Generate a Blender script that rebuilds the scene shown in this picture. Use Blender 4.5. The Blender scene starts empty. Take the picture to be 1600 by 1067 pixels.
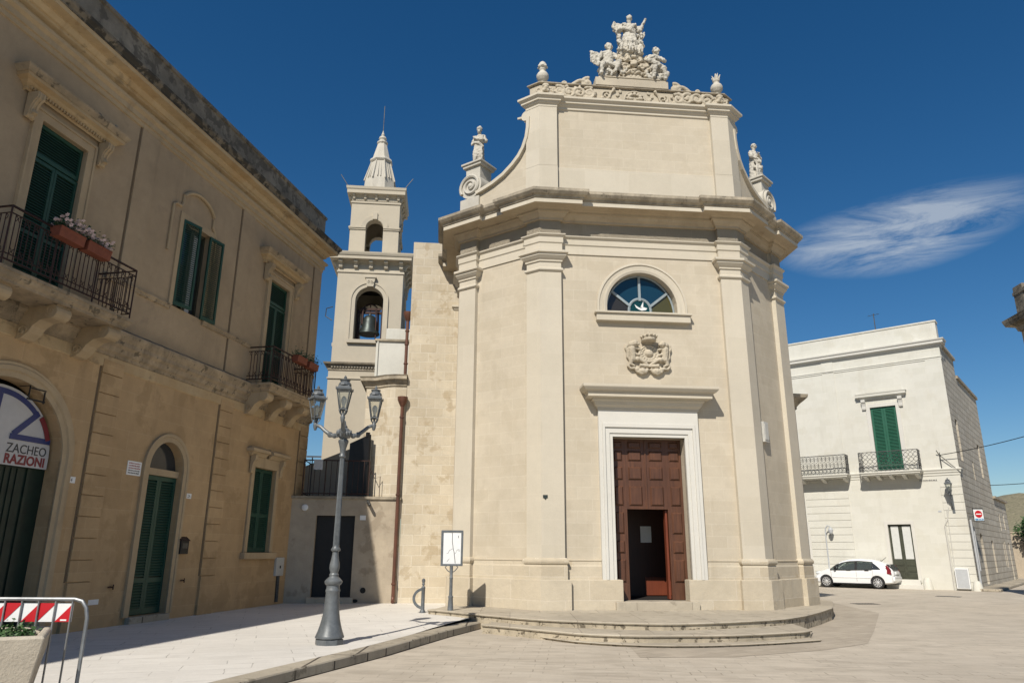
import bpy, bmesh, math, random
from mathutils import Vector, Matrix
from mathutils.geometry import tessellate_polygon
rnd = random.Random(11)
R = math.radians
SC = bpy.context.scene
COL = SC.collection
# ------------------------------------------------------------ camera
CAM_H = 1.7; PITCH = R(16.186); ROLL = R(0.361); FPX = 1125.4
cam = bpy.data.cameras.new("camera"); camo = bpy.data.objects.new("camera", cam); COL.objects.link(camo)
cam.sensor_width = 36.0; cam.lens = 36.0 * FPX / 1600.0
cam.clip_start = 0.05; cam.clip_end = 3000
_f = Vector((0, math.cos(PITCH), math.sin(PITCH))); _u = Vector((0, -math.sin(PITCH), math.cos(PITCH))); _r = Vector((1, 0, 0))
_rt = math.cos(ROLL) * _r + math.sin(ROLL) * _u; _up = -math.sin(ROLL) * _r + math.cos(ROLL) * _u
camo.matrix_world = Matrix(((_rt.x, _up.x, -_f.x, 0), (_rt.y, _up.y, -_f.y, 0), (_rt.z, _up.z, -_f.z, CAM_H), (0, 0, 0, 1)))
SC.camera = camo
# ------------------------------------------------------------ sun, sky, exposure
SUN_AZ = R(202.3); SUN_EL = R(43.5)
sd = bpy.data.lights.new("sun", 'SUN'); sd.energy = 5.0; sd.angle = R(0.53); sd.color = (1.0, 0.93, 0.82)
so = bpy.data.objects.new("sun", sd); COL.objects.link(so)
_d = Vector((-math.sin(SUN_AZ) * math.cos(SUN_EL), -math.cos(SUN_AZ) * math.cos(SUN_EL), -math.sin(SUN_EL)))
so.rotation_euler = _d.to_track_quat('-Z', 'Y').to_euler(); so.location = (-20, -40, 50)
W = bpy.data.worlds.new("World"); SC.world = W; W.use_nodes = True
def world():
    nt = W.node_tree; N = nt.nodes; L = nt.links; N.clear()
    out = N.new('ShaderNodeOutputWorld'); bg = N.new('ShaderNodeBackground'); bg.inputs['Strength'].default_value = 0.080
    sky = N.new('ShaderNodeTexSky'); sky.sky_type = 'NISHITA'; sky.sun_disc = False
    sky.sun_elevation = SUN_EL; sky.sun_rotation = SUN_AZ; sky.altitude = 200; sky.air_density = 1.0; sky.dust_density = 0.25; sky.ozone_density = 3.2
    hs = N.new('ShaderNodeHueSaturation'); hs.inputs['Saturation'].default_value = 1.32; hs.inputs['Value'].default_value = 0.92; L.new(sky.outputs[0], hs.inputs['Color'])
    # thin cirrus streak low in the sky to the right of the church (fixed in world directions)
    tc = N.new('ShaderNodeTexCoord')
    def vm(op, a, b=None):
        n = N.new('ShaderNodeVectorMath'); n.operation = op; L.new(a, n.inputs[0])
        if b is not None: n.inputs[1].default_value = b
        return n
    def ma(op, a, b):
        n = N.new('ShaderNodeMath'); n.operation = op; n.use_clamp = False
        for i, s in enumerate((a, b)):
            if isinstance(s, (int, float)): n.inputs[i].default_value = s
            else: L.new(s, n.inputs[i])
        return n.outputs[0]
    cdir = Vector((0.482, 0.792, 0.372)).normalized()
    along = Vector((0.198, -0.120, 0.018)); along = (along - along.dot(cdir) * cdir).normalized(); acr = cdir.cross(along)
    a = vm('DOT_PRODUCT', tc.outputs['Generated'], along).outputs['Value']
    b = vm('DOT_PRODUCT', tc.outputs['Generated'], acr).outputs['Value']
    c = vm('DOT_PRODUCT', tc.outputs['Generated'], cdir).outputs['Value']
    cmb = N.new('ShaderNodeCombineXYZ'); L.new(ma('MULTIPLY', a, 4.5), cmb.inputs[0]); L.new(ma('MULTIPLY', ma('ADD', b, ma('MULTIPLY', a, -0.10)), 21.0), cmb.inputs[1])
    no = N.new('ShaderNodeTexNoise'); no.inputs['Scale'].default_value = 1.5; no.inputs['Detail'].default_value = 10; no.inputs['Roughness'].default_value = 0.68; no.inputs['Distortion'].default_value = 0.6
    L.new(cmb.outputs[0], no.inputs['Vector'])
    ea = ma('MULTIPLY', ma('ADD', a, 0.015), 6.6); eb = ma('MULTIPLY', ma('ADD', b, ma('MULTIPLY', ma('MULTIPLY', a, a), 0.6)), 20.0)
    rr = ma('ADD', ma('MULTIPLY', ea, ea), ma('MULTIPLY', eb, eb))
    env = ma('SUBTRACT', 1.0, rr); envc = N.new('ShaderNodeClamp'); L.new(env, envc.inputs[0])
    m = ma('MULTIPLY', ma('POWER', envc.outputs[0], 1.1), ma('MULTIPLY', ma('SUBTRACT', no.outputs[0], 0.37), 3.4))
    m = ma('MULTIPLY', m, ma('GREATER_THAN', c, 0.0))
    mc = N.new('ShaderNodeClamp'); L.new(m, mc.inputs[0]); mc.inputs['Max'].default_value = 0.58
    mx = N.new('ShaderNodeMix'); mx.data_type = 'RGBA'
    L.new(mc.outputs[0], mx.inputs['Factor']); L.new(hs.outputs[0], mx.inputs['A']); mx.inputs['B'].default_value = (6.6, 7.2, 7.8, 1)
    L.new(mx.outputs['Result'], bg.inputs['Color']); L.new(bg.outputs[0], out.inputs[0])
world()
SC.view_settings.view_transform = 'Standard'; SC.view_settings.look = 'None'
SC.view_settings.exposure = 0.12; SC.view_settings.gamma = 1.0
SC.render.engine = 'CYCLES'
SC.cycles.max_bounces = 8; SC.cycles.diffuse_bounces = 4; SC.cycles.transparent_max_bounces = 12

# ------------------------------------------------------------ materials
class NT:
    def __init__(s, name):
        s.m = bpy.data.materials.new(name); s.m.use_nodes = True
        s.t = s.m.node_tree; s.N = s.t.nodes; s.L = s.t.links
        s.b = s.N['Principled BSDF']
    def n(s, typ, **kw):
        nd = s.N.new(typ)
        for k, v in kw.items(): setattr(nd, k, v)
        return nd
    def put(s, inp, v):
        if hasattr(v, 'is_output') or isinstance(v, bpy.types.NodeSocket): s.L.new(v, inp)
        elif isinstance(v, (tuple, list)) and len(v) == 3 and inp.type == 'RGBA': inp.default_value = (*v, 1)
        else: inp.default_value = v
    def math(s, op, a, b=0.0, clamp=False):
        nd = s.n('ShaderNodeMath', operation=op, use_clamp=clamp); s.put(nd.inputs[0], a); s.put(nd.inputs[1], b); return nd.outputs[0]
    def noise(s, vec, scale, detail=5, rough=0.55, dist=0.0):
        nd = s.n('ShaderNodeTexNoise'); s.put(nd.inputs['Scale'], scale); s.put(nd.inputs['Detail'], detail); s.put(nd.inputs['Roughness'], rough); s.put(nd.inputs['Distortion'], dist)
        if vec is not None: s.L.new(vec, nd.inputs['Vector'])
        return nd.outputs['Fac']
    def mix(s, fac, a, b, blend='MIX'):
        nd = s.n('ShaderNodeMix', data_type='RGBA', blend_type=blend, clamp_factor=True); s.put(nd.inputs['Factor'], fac); s.put(nd.inputs['A'], a); s.put(nd.inputs['B'], b); return nd.outputs['Result']
    def ramp(s, fac, lo, hi):
        nd = s.n('ShaderNodeMapRange', clamp=True); s.put(nd.inputs[0], fac); s.put(nd.inputs[1], lo); s.put(nd.inputs[2], hi); return nd.outputs[0]
    def scale(s, vec, v):
        nd = s.n('ShaderNodeVectorMath', operation='MULTIPLY'); s.L.new(vec, nd.inputs[0]); nd.inputs[1].default_value = v; return nd.outputs[0]
    def bump(s, h, strength, dist=0.02, prev=None):
        nd = s.n('ShaderNodeBump'); s.put(nd.inputs['Strength'], strength); s.put(nd.inputs['Distance'], dist); s.put(nd.inputs['Height'], h)
        if prev is not None: s.L.new(prev, nd.inputs['Normal'])
        return nd.outputs[0]
    def pos(s):
        return s.n('ShaderNodeNewGeometry').outputs['Position']
    def wallcoord(s):
        """(u,v): metres along any vertical wall and up it; x,y on flat tops"""
        g = s.n('ShaderNodeNewGeometry'); p = s.n('ShaderNodeSeparateXYZ'); q = s.n('ShaderNodeSeparateXYZ')
        s.L.new(g.outputs['Position'], p.inputs[0]); s.L.new(g.outputs['True Normal'], q.inputs[0])
        u = s.math('SUBTRACT', s.math('MULTIPLY', p.outputs[1], q.outputs[0]), s.math('MULTIPLY', p.outputs[0], q.outputs[1]))
        flat = s.math('GREATER_THAN', s.math('ABSOLUTE', q.outputs[2]), 0.7)
        c1 = s.n('ShaderNodeCombineXYZ'); s.L.new(u, c1.inputs[0]); s.L.new(p.outputs[2], c1.inputs[1])
        c2 = s.n('ShaderNodeCombineXYZ'); s.L.new(p.outputs[0], c2.inputs[0]); s.L.new(p.outputs[1], c2.inputs[1])
        mx = s.n('ShaderNodeMix', data_type='VECTOR'); s.L.new(flat, mx.inputs['Factor']); s.L.new(c1.outputs[0], mx.inputs['A']); s.L.new(c2.outputs[0], mx.inputs['B'])
        return mx.outputs['Result'], q.outputs[2]
    def brick(s, vec, c1, c2, mort, w, h, ms=0.006, off=0.5, bias=0.0, smooth=0.15):
        nd = s.n('ShaderNodeTexBrick', offset=off); s.L.new(vec, nd.inputs['Vector'])
        s.put(nd.inputs['Color1'], c1); s.put(nd.inputs['Color2'], c2); s.put(nd.inputs['Mortar'], mort)
        nd.inputs['Scale'].default_value = 1.0; nd.inputs['Mortar Size'].default_value = ms; nd.inputs['Mortar Smooth'].default_value = smooth
        nd.inputs['Bias'].default_value = bias; nd.inputs['Brick Width'].default_value = w; nd.inputs['Row Height'].default_value = h
        return nd.outputs['Color'], nd.outputs['Fac']

def stone(name, c1, c2, mort, bw, bh, ms=0.006, joint=0.5, blotch=0.25, streak=0.0, streakc=(0.05, 0.045, 0.04), pit=0.3, rough=0.85, topdirt=0.0, warm=None, patch=None, pscale=1.7, plo=0.62, pamt=0.5):
    t = NT(name); uv, nz = t.wallcoord(); P = t.pos()
    wob = t.n('ShaderNodeVectorMath', operation='ADD'); t.L.new(uv, wob.inputs[0])
    nn = t.n('ShaderNodeTexNoise'); t.L.new(P, nn.inputs['Vector']); nn.inputs['Scale'].default_value = 3.0
    t.L.new(t.scale(nn.outputs['Color'], (0.012, 0.012, 0)), wob.inputs[1])
    if bw: col, fac = t.brick(wob.outputs[0], c1, c2, mort, bw, bh, ms)
    else:
        col = t.mix(t.noise(P, 1.2, 6, 0.6), c1, c2); fac = None
    big = t.noise(P, 0.55, 6, 0.62, 0.4); mid = t.noise(P, 4.0, 7, 0.65); fine = t.noise(P, 38.0, 4, 0.6)
    v = t.math('ADD', t.math('MULTIPLY', t.math('SUBTRACT', big, 0.5), blotch * 2.2), t.math('MULTIPLY', t.math('SUBTRACT', mid, 0.5), blotch * 1.1))
    v = t.math('ADD', v, t.math('MULTIPLY', t.math('SUBTRACT', fine, 0.5), 0.16)); v = t.math('ADD', v, 1.0)
    gm = t.n('ShaderNodeCombineXYZ')
    for i in range(3): t.L.new(v, gm.inputs[i])
    col = t.mix(1.0, col, gm.outputs[0], 'MULTIPLY')
    if warm:
        wn = t.ramp(t.noise(P, 0.9, 5, 0.6, 0.6), 0.5, 0.72); col = t.mix(t.math('MULTIPLY', wn, 0.55), col, warm)
    if patch:
        pn = t.ramp(t.noise(P, pscale, 7, 0.62, 0.2), plo, plo + 0.05); col = t.mix(t.math('MULTIPLY', pn, pamt), col, patch)
    if streak:
        sn = t.noise(t.scale(P, (3.2, 3.2, 0.28)), 1.0, 6, 0.65); bn = t.noise(P, 0.8, 4, 0.6)
        sf = t.math('MULTIPLY', t.ramp(sn, 0.52, 0.74), t.ramp(bn, 0.42, 0.66)); col = t.mix(t.math('MULTIPLY', sf, streak), col, streakc)
    if topdirt:
        up = t.ramp(nz, 0.3, 0.8); dn = t.ramp(t.noise(P, 2.6, 7, 0.7), 0.36, 0.6)
        col = t.mix(t.math('MULTIPLY', t.math('MULTIPLY', t.math('ADD', t.math('MULTIPLY', up, 0.5), 0.5), dn), topdirt), col, (0.055, 0.05, 0.042))
    t.L.new(col, t.b.inputs['Base Color']); t.b.inputs['Roughness'].default_value = rough; t.b.inputs['Specular IOR Level'].default_value = 0.25
    nb = t.bump(t.noise(P, 55.0, 5, 0.7), pit, 0.006); nb = t.bump(mid, pit * 0.8, 0.02, nb)
    if fac is not None: nb = t.bump(t.math('SUBTRACT', 1.0, fac), joint, 0.008, nb)
    t.L.new(nb, t.b.inputs['Normal'])
    return t.m

def plain(name, rgb, rough=0.5, metal=0.0, var=0.12, scale=9.0, bump=0.0, rgb2=None, spec=0.4, coat=0.0):
    t = NT(name); P = t.pos()
    n1 = t.noise(P, scale, 6, 0.62); n2 = t.noise(P, scale * 0.13, 3, 0.5)
    if rgb2 is None: rgb2 = tuple(c * (1 - var * 1.6) for c in rgb)
    col = t.mix(t.ramp(t.math('ADD', t.math('MULTIPLY', n1, 0.6), t.math('MULTIPLY', n2, 0.4)), 0.36, 0.64), rgb, rgb2)
    t.L.new(col, t.b.inputs['Base Color']); t.put(t.b.inputs['Metallic'], metal); t.put(t.b.inputs['Specular IOR Level'], spec)
    t.L.new(t.math('ADD', rough - 0.06, t.math('MULTIPLY', n1, 0.12)), t.b.inputs['Roughness'])
    if coat: t.b.inputs['Coat Weight'].default_value = coat; t.b.inputs['Coat Roughness'].default_value = 0.08
    if bump: t.L.new(t.bump(t.noise(P, scale * 5, 4, 0.6), bump, 0.004), t.b.inputs['Normal'])
    return t.m

def wood(name, a, b, rough=0.5, grain=(26, 26, 1.6)):
    t = NT(name); P = t.pos()
    g = t.noise(t.scale(P, grain), 1.0, 7, 0.65, 0.6); big = t.noise(P, 1.6, 4, 0.5)
    col = t.mix(t.ramp(g, 0.3, 0.7), a, b); col = t.mix(t.math('MULTIPLY', t.ramp(big, 0.4, 0.75), 0.4), col, tuple(c * 0.5 for c in b))
    t.L.new(col, t.b.inputs['Base Color']); t.b.inputs['Roughness'].default_value = rough
    t.L.new(t.bump(g, 0.25, 0.004), t.b.inputs['Normal']); return t.m

def glass(name, tint=(0.85, 0.9, 0.88), dark=0.35, rough=0.05):
    t = NT(name); t.N.remove(t.b); out = t.N['Material Output']
    tr = t.n('ShaderNodeBsdfTransparent'); tr.inputs[0].default_value = (*tint, 1)
    gl = t.n('ShaderNodeBsdfGlossy'); gl.inputs['Roughness'].default_value = rough; gl.inputs[0].default_value = (0.9, 0.95, 1, 1)
    df = t.n('ShaderNodeBsdfDiffuse'); df.inputs[0].default_value = (*[c * 0.45 for c in tint], 1)
    m0 = t.n('ShaderNodeMixShader'); m0.inputs[0].default_value = dark; t.L.new(tr.outputs[0], m0.inputs[1]); t.L.new(df.outputs[0], m0.inputs[2])
    fr = t.n('ShaderNodeFresnel'); fr.inputs[0].default_value = 1.5
    m1 = t.n('ShaderNodeMixShader'); t.L.new(fr.outputs[0], m1.inputs[0]); t.L.new(m0.outputs[0], m1.inputs[1]); t.L.new(gl.outputs[0], m1.inputs[2])
    t.L.new(m1.outputs[0], out.inputs[0]); return t.m

def opaque_glass(name, rgb, rough=0.06):
    t = NT(name); t.put(t.b.inputs['Base Color'], rgb); t.b.inputs['Roughness'].default_value = rough; t.b.inputs['Specular IOR Level'].default_value = 0.6
    t.L.new(t.bump(t.noise(t.pos(), 3.0, 2), 0.06, 0.02), t.b.inputs['Normal']); return t.m

def paving(name, c1, c2, mort, bw, bh, ang, ms=0.008, worn=None, wornamt=0.5, streaky=0.0, rough=0.7, joint=0.4, blotch=0.3):
    t = NT(name); P = t.pos(); mp = t.n('ShaderNodeMapping'); mp.inputs['Rotation'].default_value = (0, 0, ang); t.L.new(P, mp.inputs[0])
    V = mp.outputs[0]
    wob = t.n('ShaderNodeVectorMath', operation='ADD'); nn = t.n('ShaderNodeTexNoise'); t.L.new(P, nn.inputs['Vector']); nn.inputs['Scale'].default_value = 2.0
    t.L.new(V, wob.inputs[0]); t.L.new(t.scale(nn.outputs['Color'], (0.10, 0.04, 0)), wob.inputs[1])
    col, fac = t.brick(wob.outputs[0], c1, c2, c1, bw, bh, ms, off=0.37)
    jm = t.math('MULTIPLY', fac, t.ramp(t.noise(P, 1.1, 6, 0.65), 0.42, 0.62)); col = t.mix(jm, col, mort)
    big = t.noise(P, 0.32, 6, 0.6, 0.5); mid = t.noise(P, 3.0, 7, 0.65); fine = t.noise(P, 30.0, 3, 0.6)
    v = t.math('ADD', t.math('ADD', t.math('MULTIPLY', t.math('SUBTRACT', big, 0.5), blotch * 2), t.math('MULTIPLY', t.math('SUBTRACT', mid, 0.5), blotch)), t.math('ADD', 1.0, t.math('MULTIPLY', t.math('SUBTRACT', fine, 0.5), 0.2)))
    gm = t.n('ShaderNodeCombineXYZ')
    for i in range(3): t.L.new(v, gm.inputs[i])
    col = t.mix(1.0, col, gm.outputs[0], 'MULTIPLY')
    if worn:
        s = t.noise(t.scale(V, (1.1, 3.4, 1)), 1.0, 7, 0.68, 0.4)
        col = t.mix(t.math('MULTIPLY', t.math('MULTIPLY', t.ramp(s, 0.47, 0.60), t.ramp(t.noise(P, 0.5, 5, 0.6), 0.36, 0.56)), wornamt), col, worn)
    t.L.new(col, t.b.inputs['Base Color']); t.L.new(t.math('ADD', rough - 0.12, t.math('MULTIPLY', mid, 0.24)), t.b.inputs['Roughness'])
    t.b.inputs['Specular IOR Level'].default_value = 0.35
    nb = t.bump(mid, 0.3, 0.02); nb = t.bump(t.noise(P, 60, 4, 0.7), 0.25, 0.004, nb); nb = t.bump(t.math('SUBTRACT', 1.0, fac), joint, 0.01, nb)
    t.L.new(nb, t.b.inputs['Normal']); return t.m

M = {}
M['church'] = stone('church_stone', (0.495, 0.44, 0.348), (0.462, 0.408, 0.318), (0.525, 0.475, 0.382), 0.78, 0.30, 0.006, 0.18, 0.16, 0.35, (0.33, 0.28, 0.205), 0.3, patch=(0.425, 0.37, 0.28), pscale=1.1, plo=0.54, pamt=0.35)
M['smooth'] = stone('smooth_stone', (0.52, 0.475, 0.39), (0.49, 0.445, 0.36), (0.53, 0.48, 0.39), 1.3, 0.62, 0.004, 0.06, 0.10, 0.25, (0.33, 0.285, 0.215), 0.18)
M['plinth'] = stone('plinth_stone', (0.495, 0.44, 0.345), (0.44, 0.38, 0.285), (0.54, 0.485, 0.395), 1.25, 0.55, 0.008, 0.35, 0.24, 0.4, (0.27, 0.22, 0.15), 0.9, patch=(0.39, 0.31, 0.20))
M['weath'] = stone('weathered_stone', (0.44, 0.385, 0.295), (0.38, 0.33, 0.25), (0.3, 0.25, 0.2), 1.1, 0.6, 0.004, 0.2, 0.3, 0.65, (0.11, 0.095, 0.075), 0.6, topdirt=0.9, patch=(0.12, 0.105, 0.08), pscale=6.0, plo=0.60, pamt=0.6)
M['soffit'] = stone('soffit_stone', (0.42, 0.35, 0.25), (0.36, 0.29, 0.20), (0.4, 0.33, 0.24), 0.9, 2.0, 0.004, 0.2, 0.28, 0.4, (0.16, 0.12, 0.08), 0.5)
M['white'] = stone('white_stone', (0.575, 0.565, 0.525), (0.545, 0.53, 0.485), (0.66, 0.63, 0.57), 0, 0, blotch=0.08, pit=0.12)
M['carved'] = stone('carved_stone', (0.47, 0.42, 0.335), (0.41, 0.36, 0.275), (0.5, 0.4, 0.3), 0, 0, blotch=0.25, pit=0.6, streak=0.4, streakc=(0.2, 0.16, 0.11))
M['statue'] = stone('statue_stone', (0.50, 0.48, 0.43), (0.43, 0.40, 0.335), (0.5, 0.4, 0.3), 0, 0, blotch=0.25, pit=0.6, streak=0.5, streakc=(0.16, 0.135, 0.10))
M['rough'] = stone('rough_ashlar', (0.525, 0.468, 0.368), (0.46, 0.398, 0.298), (0.56, 0.51, 0.415), 0.55, 0.31, 0.012, 0.55, 0.22, 0.35, (0.27, 0.215, 0.14), 1.0, patch=(0.36, 0.285, 0.185), pscale=1.6, plo=0.58, pamt=0.55)
M['whitewash'] = stone('whitewash_plaster', (0.56, 0.56, 0.525), (0.50, 0.495, 0.45), (0.5, 0.5, 0.5), 0, 0, blotch=0.16, pit=0.5, streak=0.45, streakc=(0.30, 0.28, 0.24))
M['tower'] = stone('tower_plaster', (0.475, 0.43, 0.345), (0.445, 0.395, 0.31), (0.5, 0.42, 0.32), 0, 0, blotch=0.11, pit=0.2, streak=0.16, streakc=(0.26, 0.22, 0.17))
M['annexwall'] = stone('annex_plaster', (0.43, 0.37, 0.285), (0.37, 0.31, 0.235), (0.4, 0.34, 0.26), 0, 0, blotch=0.34, pit=0.8, streak=0.6, streakc=(0.17, 0.14, 0.105), patch=(0.25, 0.205, 0.15), pscale=1.3, plo=0.56, pamt=0.6)
M['palup'] = stone('palazzo_plaster', (0.395, 0.30, 0.195), (0.335, 0.255, 0.165), (0.4, 0.32, 0.22), 0, 0, blotch=0.28, pit=0.35, streak=0.55, streakc=(0.19, 0.145, 0.10), patch=(0.26, 0.20, 0.14), pscale=1.0, plo=0.60, pamt=0.4)
M['palgr'] = stone('palazzo_ashlar', (0.44, 0.305, 0.168), (0.395, 0.27, 0.146), (0.47, 0.34, 0.20), 0.85, 0.415, 0.005, 0.1, 0.28, 0.5, (0.20, 0.138, 0.08), 0.5, patch=(0.31, 0.21, 0.11), pscale=1.1, plo=0.55, pamt=0.55)
M['paltrim'] = stone('palazzo_trim', (0.43, 0.33, 0.21), (0.38, 0.29, 0.18), (0.4, 0.32, 0.22), 0, 0, blotch=0.26, pit=0.5, streak=0.55, streakc=(0.15, 0.115, 0.08))
M['paltan'] = stone('palazzo_soffit', (0.46, 0.335, 0.19), (0.41, 0.32, 0.20), (0.4, 0.32, 0.22), 0, 0, blotch=0.3, pit=0.5, streak=0.7, streakc=(0.26, 0.16, 0.07), warm=(0.38, 0.235, 0.10), patch=(0.20, 0.155, 0.10), pscale=2.5, plo=0.60, pamt=0.5)
M['lichen'] = stone('lichen_stone', (0.30, 0.262, 0.205), (0.20, 0.175, 0.138), (0.2, 0.2, 0.2), 0, 0, blotch=0.7, pit=1.0, streak=0.95, streakc=(0.05, 0.045, 0.037), topdirt=0.6, patch=(0.06, 0.054, 0.044), pscale=2.3, plo=0.52, pamt=0.6)
M['lip'] = stone('black_crust_stone', (0.26, 0.22, 0.165), (0.11, 0.095, 0.075), (0.2, 0.2, 0.2), 0, 0, blotch=0.6, pit=1.0, streak=0.9, streakc=(0.03, 0.027, 0.023), topdirt=0.9, patch=(0.028, 0.026, 0.022), pscale=3.2, plo=0.46, pamt=0.85)
M['signp'] = plain('grey_white_sign', (0.50, 0.485, 0.475), 0.5, var=0.06)
M['palband'] = stone('dirty_band_stone', (0.43, 0.335, 0.22), (0.36, 0.28, 0.185), (0.2, 0.2, 0.2), 0, 0, blotch=0.35, pit=0.8, streak=0.6, streakc=(0.09, 0.075, 0.055), topdirt=0.85, patch=(0.07, 0.06, 0.045), pscale=5.0, plo=0.58, pamt=0.7)
M['shade_line'] = plain('shade_line_brown', (0.16, 0.115, 0.07), 0.95)
M['right'] = stone('pale_limestone', (0.585, 0.575, 0.52), (0.55, 0.54, 0.48), (0.595, 0.585, 0.54), 0.62, 0.37, 0.005, 0.08, 0.09, 0.3, (0.40, 0.375, 0.315), 0.25, patch=(0.52, 0.50, 0.43), pscale=0.9, plo=0.56, pamt=0.4)
M['rside'] = stone('pale_rough_ashlar', (0.50, 0.46, 0.385), (0.42, 0.38, 0.31), (0.24, 0.21, 0.165), 0.75, 0.33, 0.02, 0.8, 0.16, 0.2, (0.28, 0.24, 0.19), 0.7)
M['green'] = plain('green_shutter_paint', (0.009, 0.052, 0.033), 0.5, var=0.25, scale=6, rgb2=(0.018, 0.062, 0.045))
M['green2'] = plain('bright_green_paint', (0.012, 0.090, 0.052), 0.5, var=0.2, scale=5, rgb2=(0.022, 0.105, 0.066))
M['dgreen'] = plain('dark_green_paint', (0.012, 0.03, 0.02), 0.5, var=0.3, scale=4)
M['olive'] = plain('olive_green_paint', (0.06, 0.065, 0.045), 0.5, var=0.25, scale=4)
M['door'] = wood('brown_door_wood', (0.125, 0.050, 0.024), (0.055, 0.021, 0.011), 0.5)
M['inner'] = wood('sunlit_red_wood', (0.19, 0.046, 0.019), (0.13, 0.030, 0.013), 0.5)
M['black'] = plain('black_paint', (0.008, 0.008, 0.009), 0.55, var=0.2)
M['dark'] = plain('interior_shade_black', (0.012, 0.010, 0.009), 0.9)  # shade of unlit interiors painted in as a near-black colour
M['shadescreen'] = wood('shaded_screen_wood', (0.05, 0.014, 0.007), (0.03, 0.008, 0.004), 0.5)
M['iron'] = plain('rusty_iron', (0.06, 0.026, 0.018), 0.65, 0.2, rgb2=(0.025, 0.014, 0.011), scale=22)
M['giron'] = plain('grey_iron', (0.10, 0.10, 0.095), 0.5, 0.5, rgb2=(0.05, 0.05, 0.05), scale=25)
M['lamp'] = plain('grey_cast_iron', (0.145, 0.157, 0.166), 0.42, 0.15, rgb2=(0.085, 0.095, 0.102), scale=14, bump=0.2)
M['bronze'] = plain('bronze', (0.055, 0.07, 0.065), 0.45, 0.6, rgb2=(0.03, 0.035, 0.035))
M['copper'] = plain('brown_copper', (0.16, 0.07, 0.045), 0.5, 0.25, rgb2=(0.08, 0.04, 0.03), scale=3)
M['galv'] = plain('galvanised_steel', (0.30, 0.315, 0.325), 0.45, 0.6, rgb2=(0.20, 0.21, 0.22), scale=20)
M['red'] = plain('red_reflective', (0.50, 0.012, 0.02), 0.4, var=0.1)
M['whitep'] = plain('white_paint', (0.74, 0.75, 0.75), 0.4, var=0.06)
M['greyp'] = plain('grey_paint', (0.45, 0.47, 0.49), 0.5, var=0.1)
M['blue'] = plain('blue_paint', (0.03, 0.043, 0.16), 0.45, var=0.15)
M['bluep'] = plain('sky_blue_print', (0.10, 0.30, 0.52), 0.45, var=0.1)
M['redtext'] = plain('dark_red_paint', (0.22, 0.03, 0.035), 0.5, var=0.15)
M['ink'] = plain('black_ink', (0.03, 0.03, 0.035), 0.5)
M['inkred'] = plain('faded_red_ink', (0.30, 0.06, 0.06), 0.6)
M['terra'] = plain('terracotta', (0.22, 0.065, 0.035), 0.75, rgb2=(0.15, 0.045, 0.025), scale=12)
M['leaf'] = plain('plant_leaf', (0.045, 0.10, 0.025), 0.55, rgb2=(0.025, 0.06, 0.015), scale=30)
M['petal'] = plain('pale_petal', (0.62, 0.52, 0.55), 0.6, rgb2=(0.50, 0.38, 0.43), scale=40)
M['petalw'] = plain('white_petal', (0.74, 0.72, 0.70), 0.6, var=0.1, scale=40)
M['soil'] = plain('soil', (0.05, 0.035, 0.022), 0.95, bump=0.6)
M['conc'] = stone('planter_concrete', (0.50, 0.45, 0.37), (0.44, 0.39, 0.31), (0.4, 0.4, 0.4), 0, 0, blotch=0.2, pit=1.0, streak=0.25, streakc=(0.2, 0.17, 0.12))
M['kerb'] = stone('kerb_stone', (0.40, 0.355, 0.28), (0.33, 0.29, 0.225), (0.09, 0.075, 0.06), 0.95, 3.0, 0.02, 0.9, 0.35, 0.55, (0.10, 0.085, 0.065), 1.0, patch=(0.16, 0.14, 0.105), pscale=5.0, plo=0.58, pamt=0.6)
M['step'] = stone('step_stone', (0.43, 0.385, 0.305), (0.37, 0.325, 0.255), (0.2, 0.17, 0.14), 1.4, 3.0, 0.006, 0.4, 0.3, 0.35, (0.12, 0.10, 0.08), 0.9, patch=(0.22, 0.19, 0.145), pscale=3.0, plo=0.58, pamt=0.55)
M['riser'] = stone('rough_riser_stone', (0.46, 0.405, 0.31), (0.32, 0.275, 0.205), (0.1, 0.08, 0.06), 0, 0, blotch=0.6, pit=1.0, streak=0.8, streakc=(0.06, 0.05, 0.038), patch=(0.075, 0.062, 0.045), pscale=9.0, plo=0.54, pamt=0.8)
M['street'] = paving('street_pavers', (0.485, 0.432, 0.355), (0.447, 0.394, 0.320), (0.27, 0.235, 0.185), 0.46, 0.25, R(5), 0.010, worn=(0.32, 0.28, 0.225), wornamt=0.65, joint=0.25, blotch=0.22)
M['path'] = paving('patch_pavers', (0.40, 0.35, 0.28), (0.345, 0.30, 0.24), (0.20, 0.17, 0.13), 0.5, 0.24, R(-35), 0.010, worn=(0.29, 0.245, 0.19), wornamt=0.35, joint=0.4)
M['plaza'] = paving('pale_plaza_slabs', (0.645, 0.62, 0.575), (0.61, 0.585, 0.54), (0.30, 0.28, 0.25), 0.9, 0.45, R(-18), 0.008, worn=(0.50, 0.475, 0.435), wornamt=0.4, joint=0.3, blotch=0.14)
M['pipe'] = plain('pale_pipe', (0.55, 0.54, 0.50), 0.5)
M['lglass'] = glass('lantern_glass', (0.90, 0.92, 0.90), 0.10)
M['bulb'] = plain('milky_bulb', (0.75, 0.75, 0.70), 0.2, var=0.03)
M['wglass'] = opaque_glass('dark_window_glass', (0.03, 0.035, 0.04))
M['carpaint'] = plain('white_car_paint', (0.74, 0.75, 0.76), 0.3, var=0.01, coat=0.8)
M['carglass'] = glass('car_glass', (0.42, 0.50, 0.47), 0.25, 0.02)
M['rubber'] = plain('tyre_rubber', (0.022, 0.022, 0.023), 0.8)
M['rim'] = plain('silver_wheel', (0.62, 0.63, 0.64), 0.35, 0.5, var=0.05)
M['tail'] = opaque_glass('red_lens', (0.20, 0.018, 0.028), 0.12)
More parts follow.
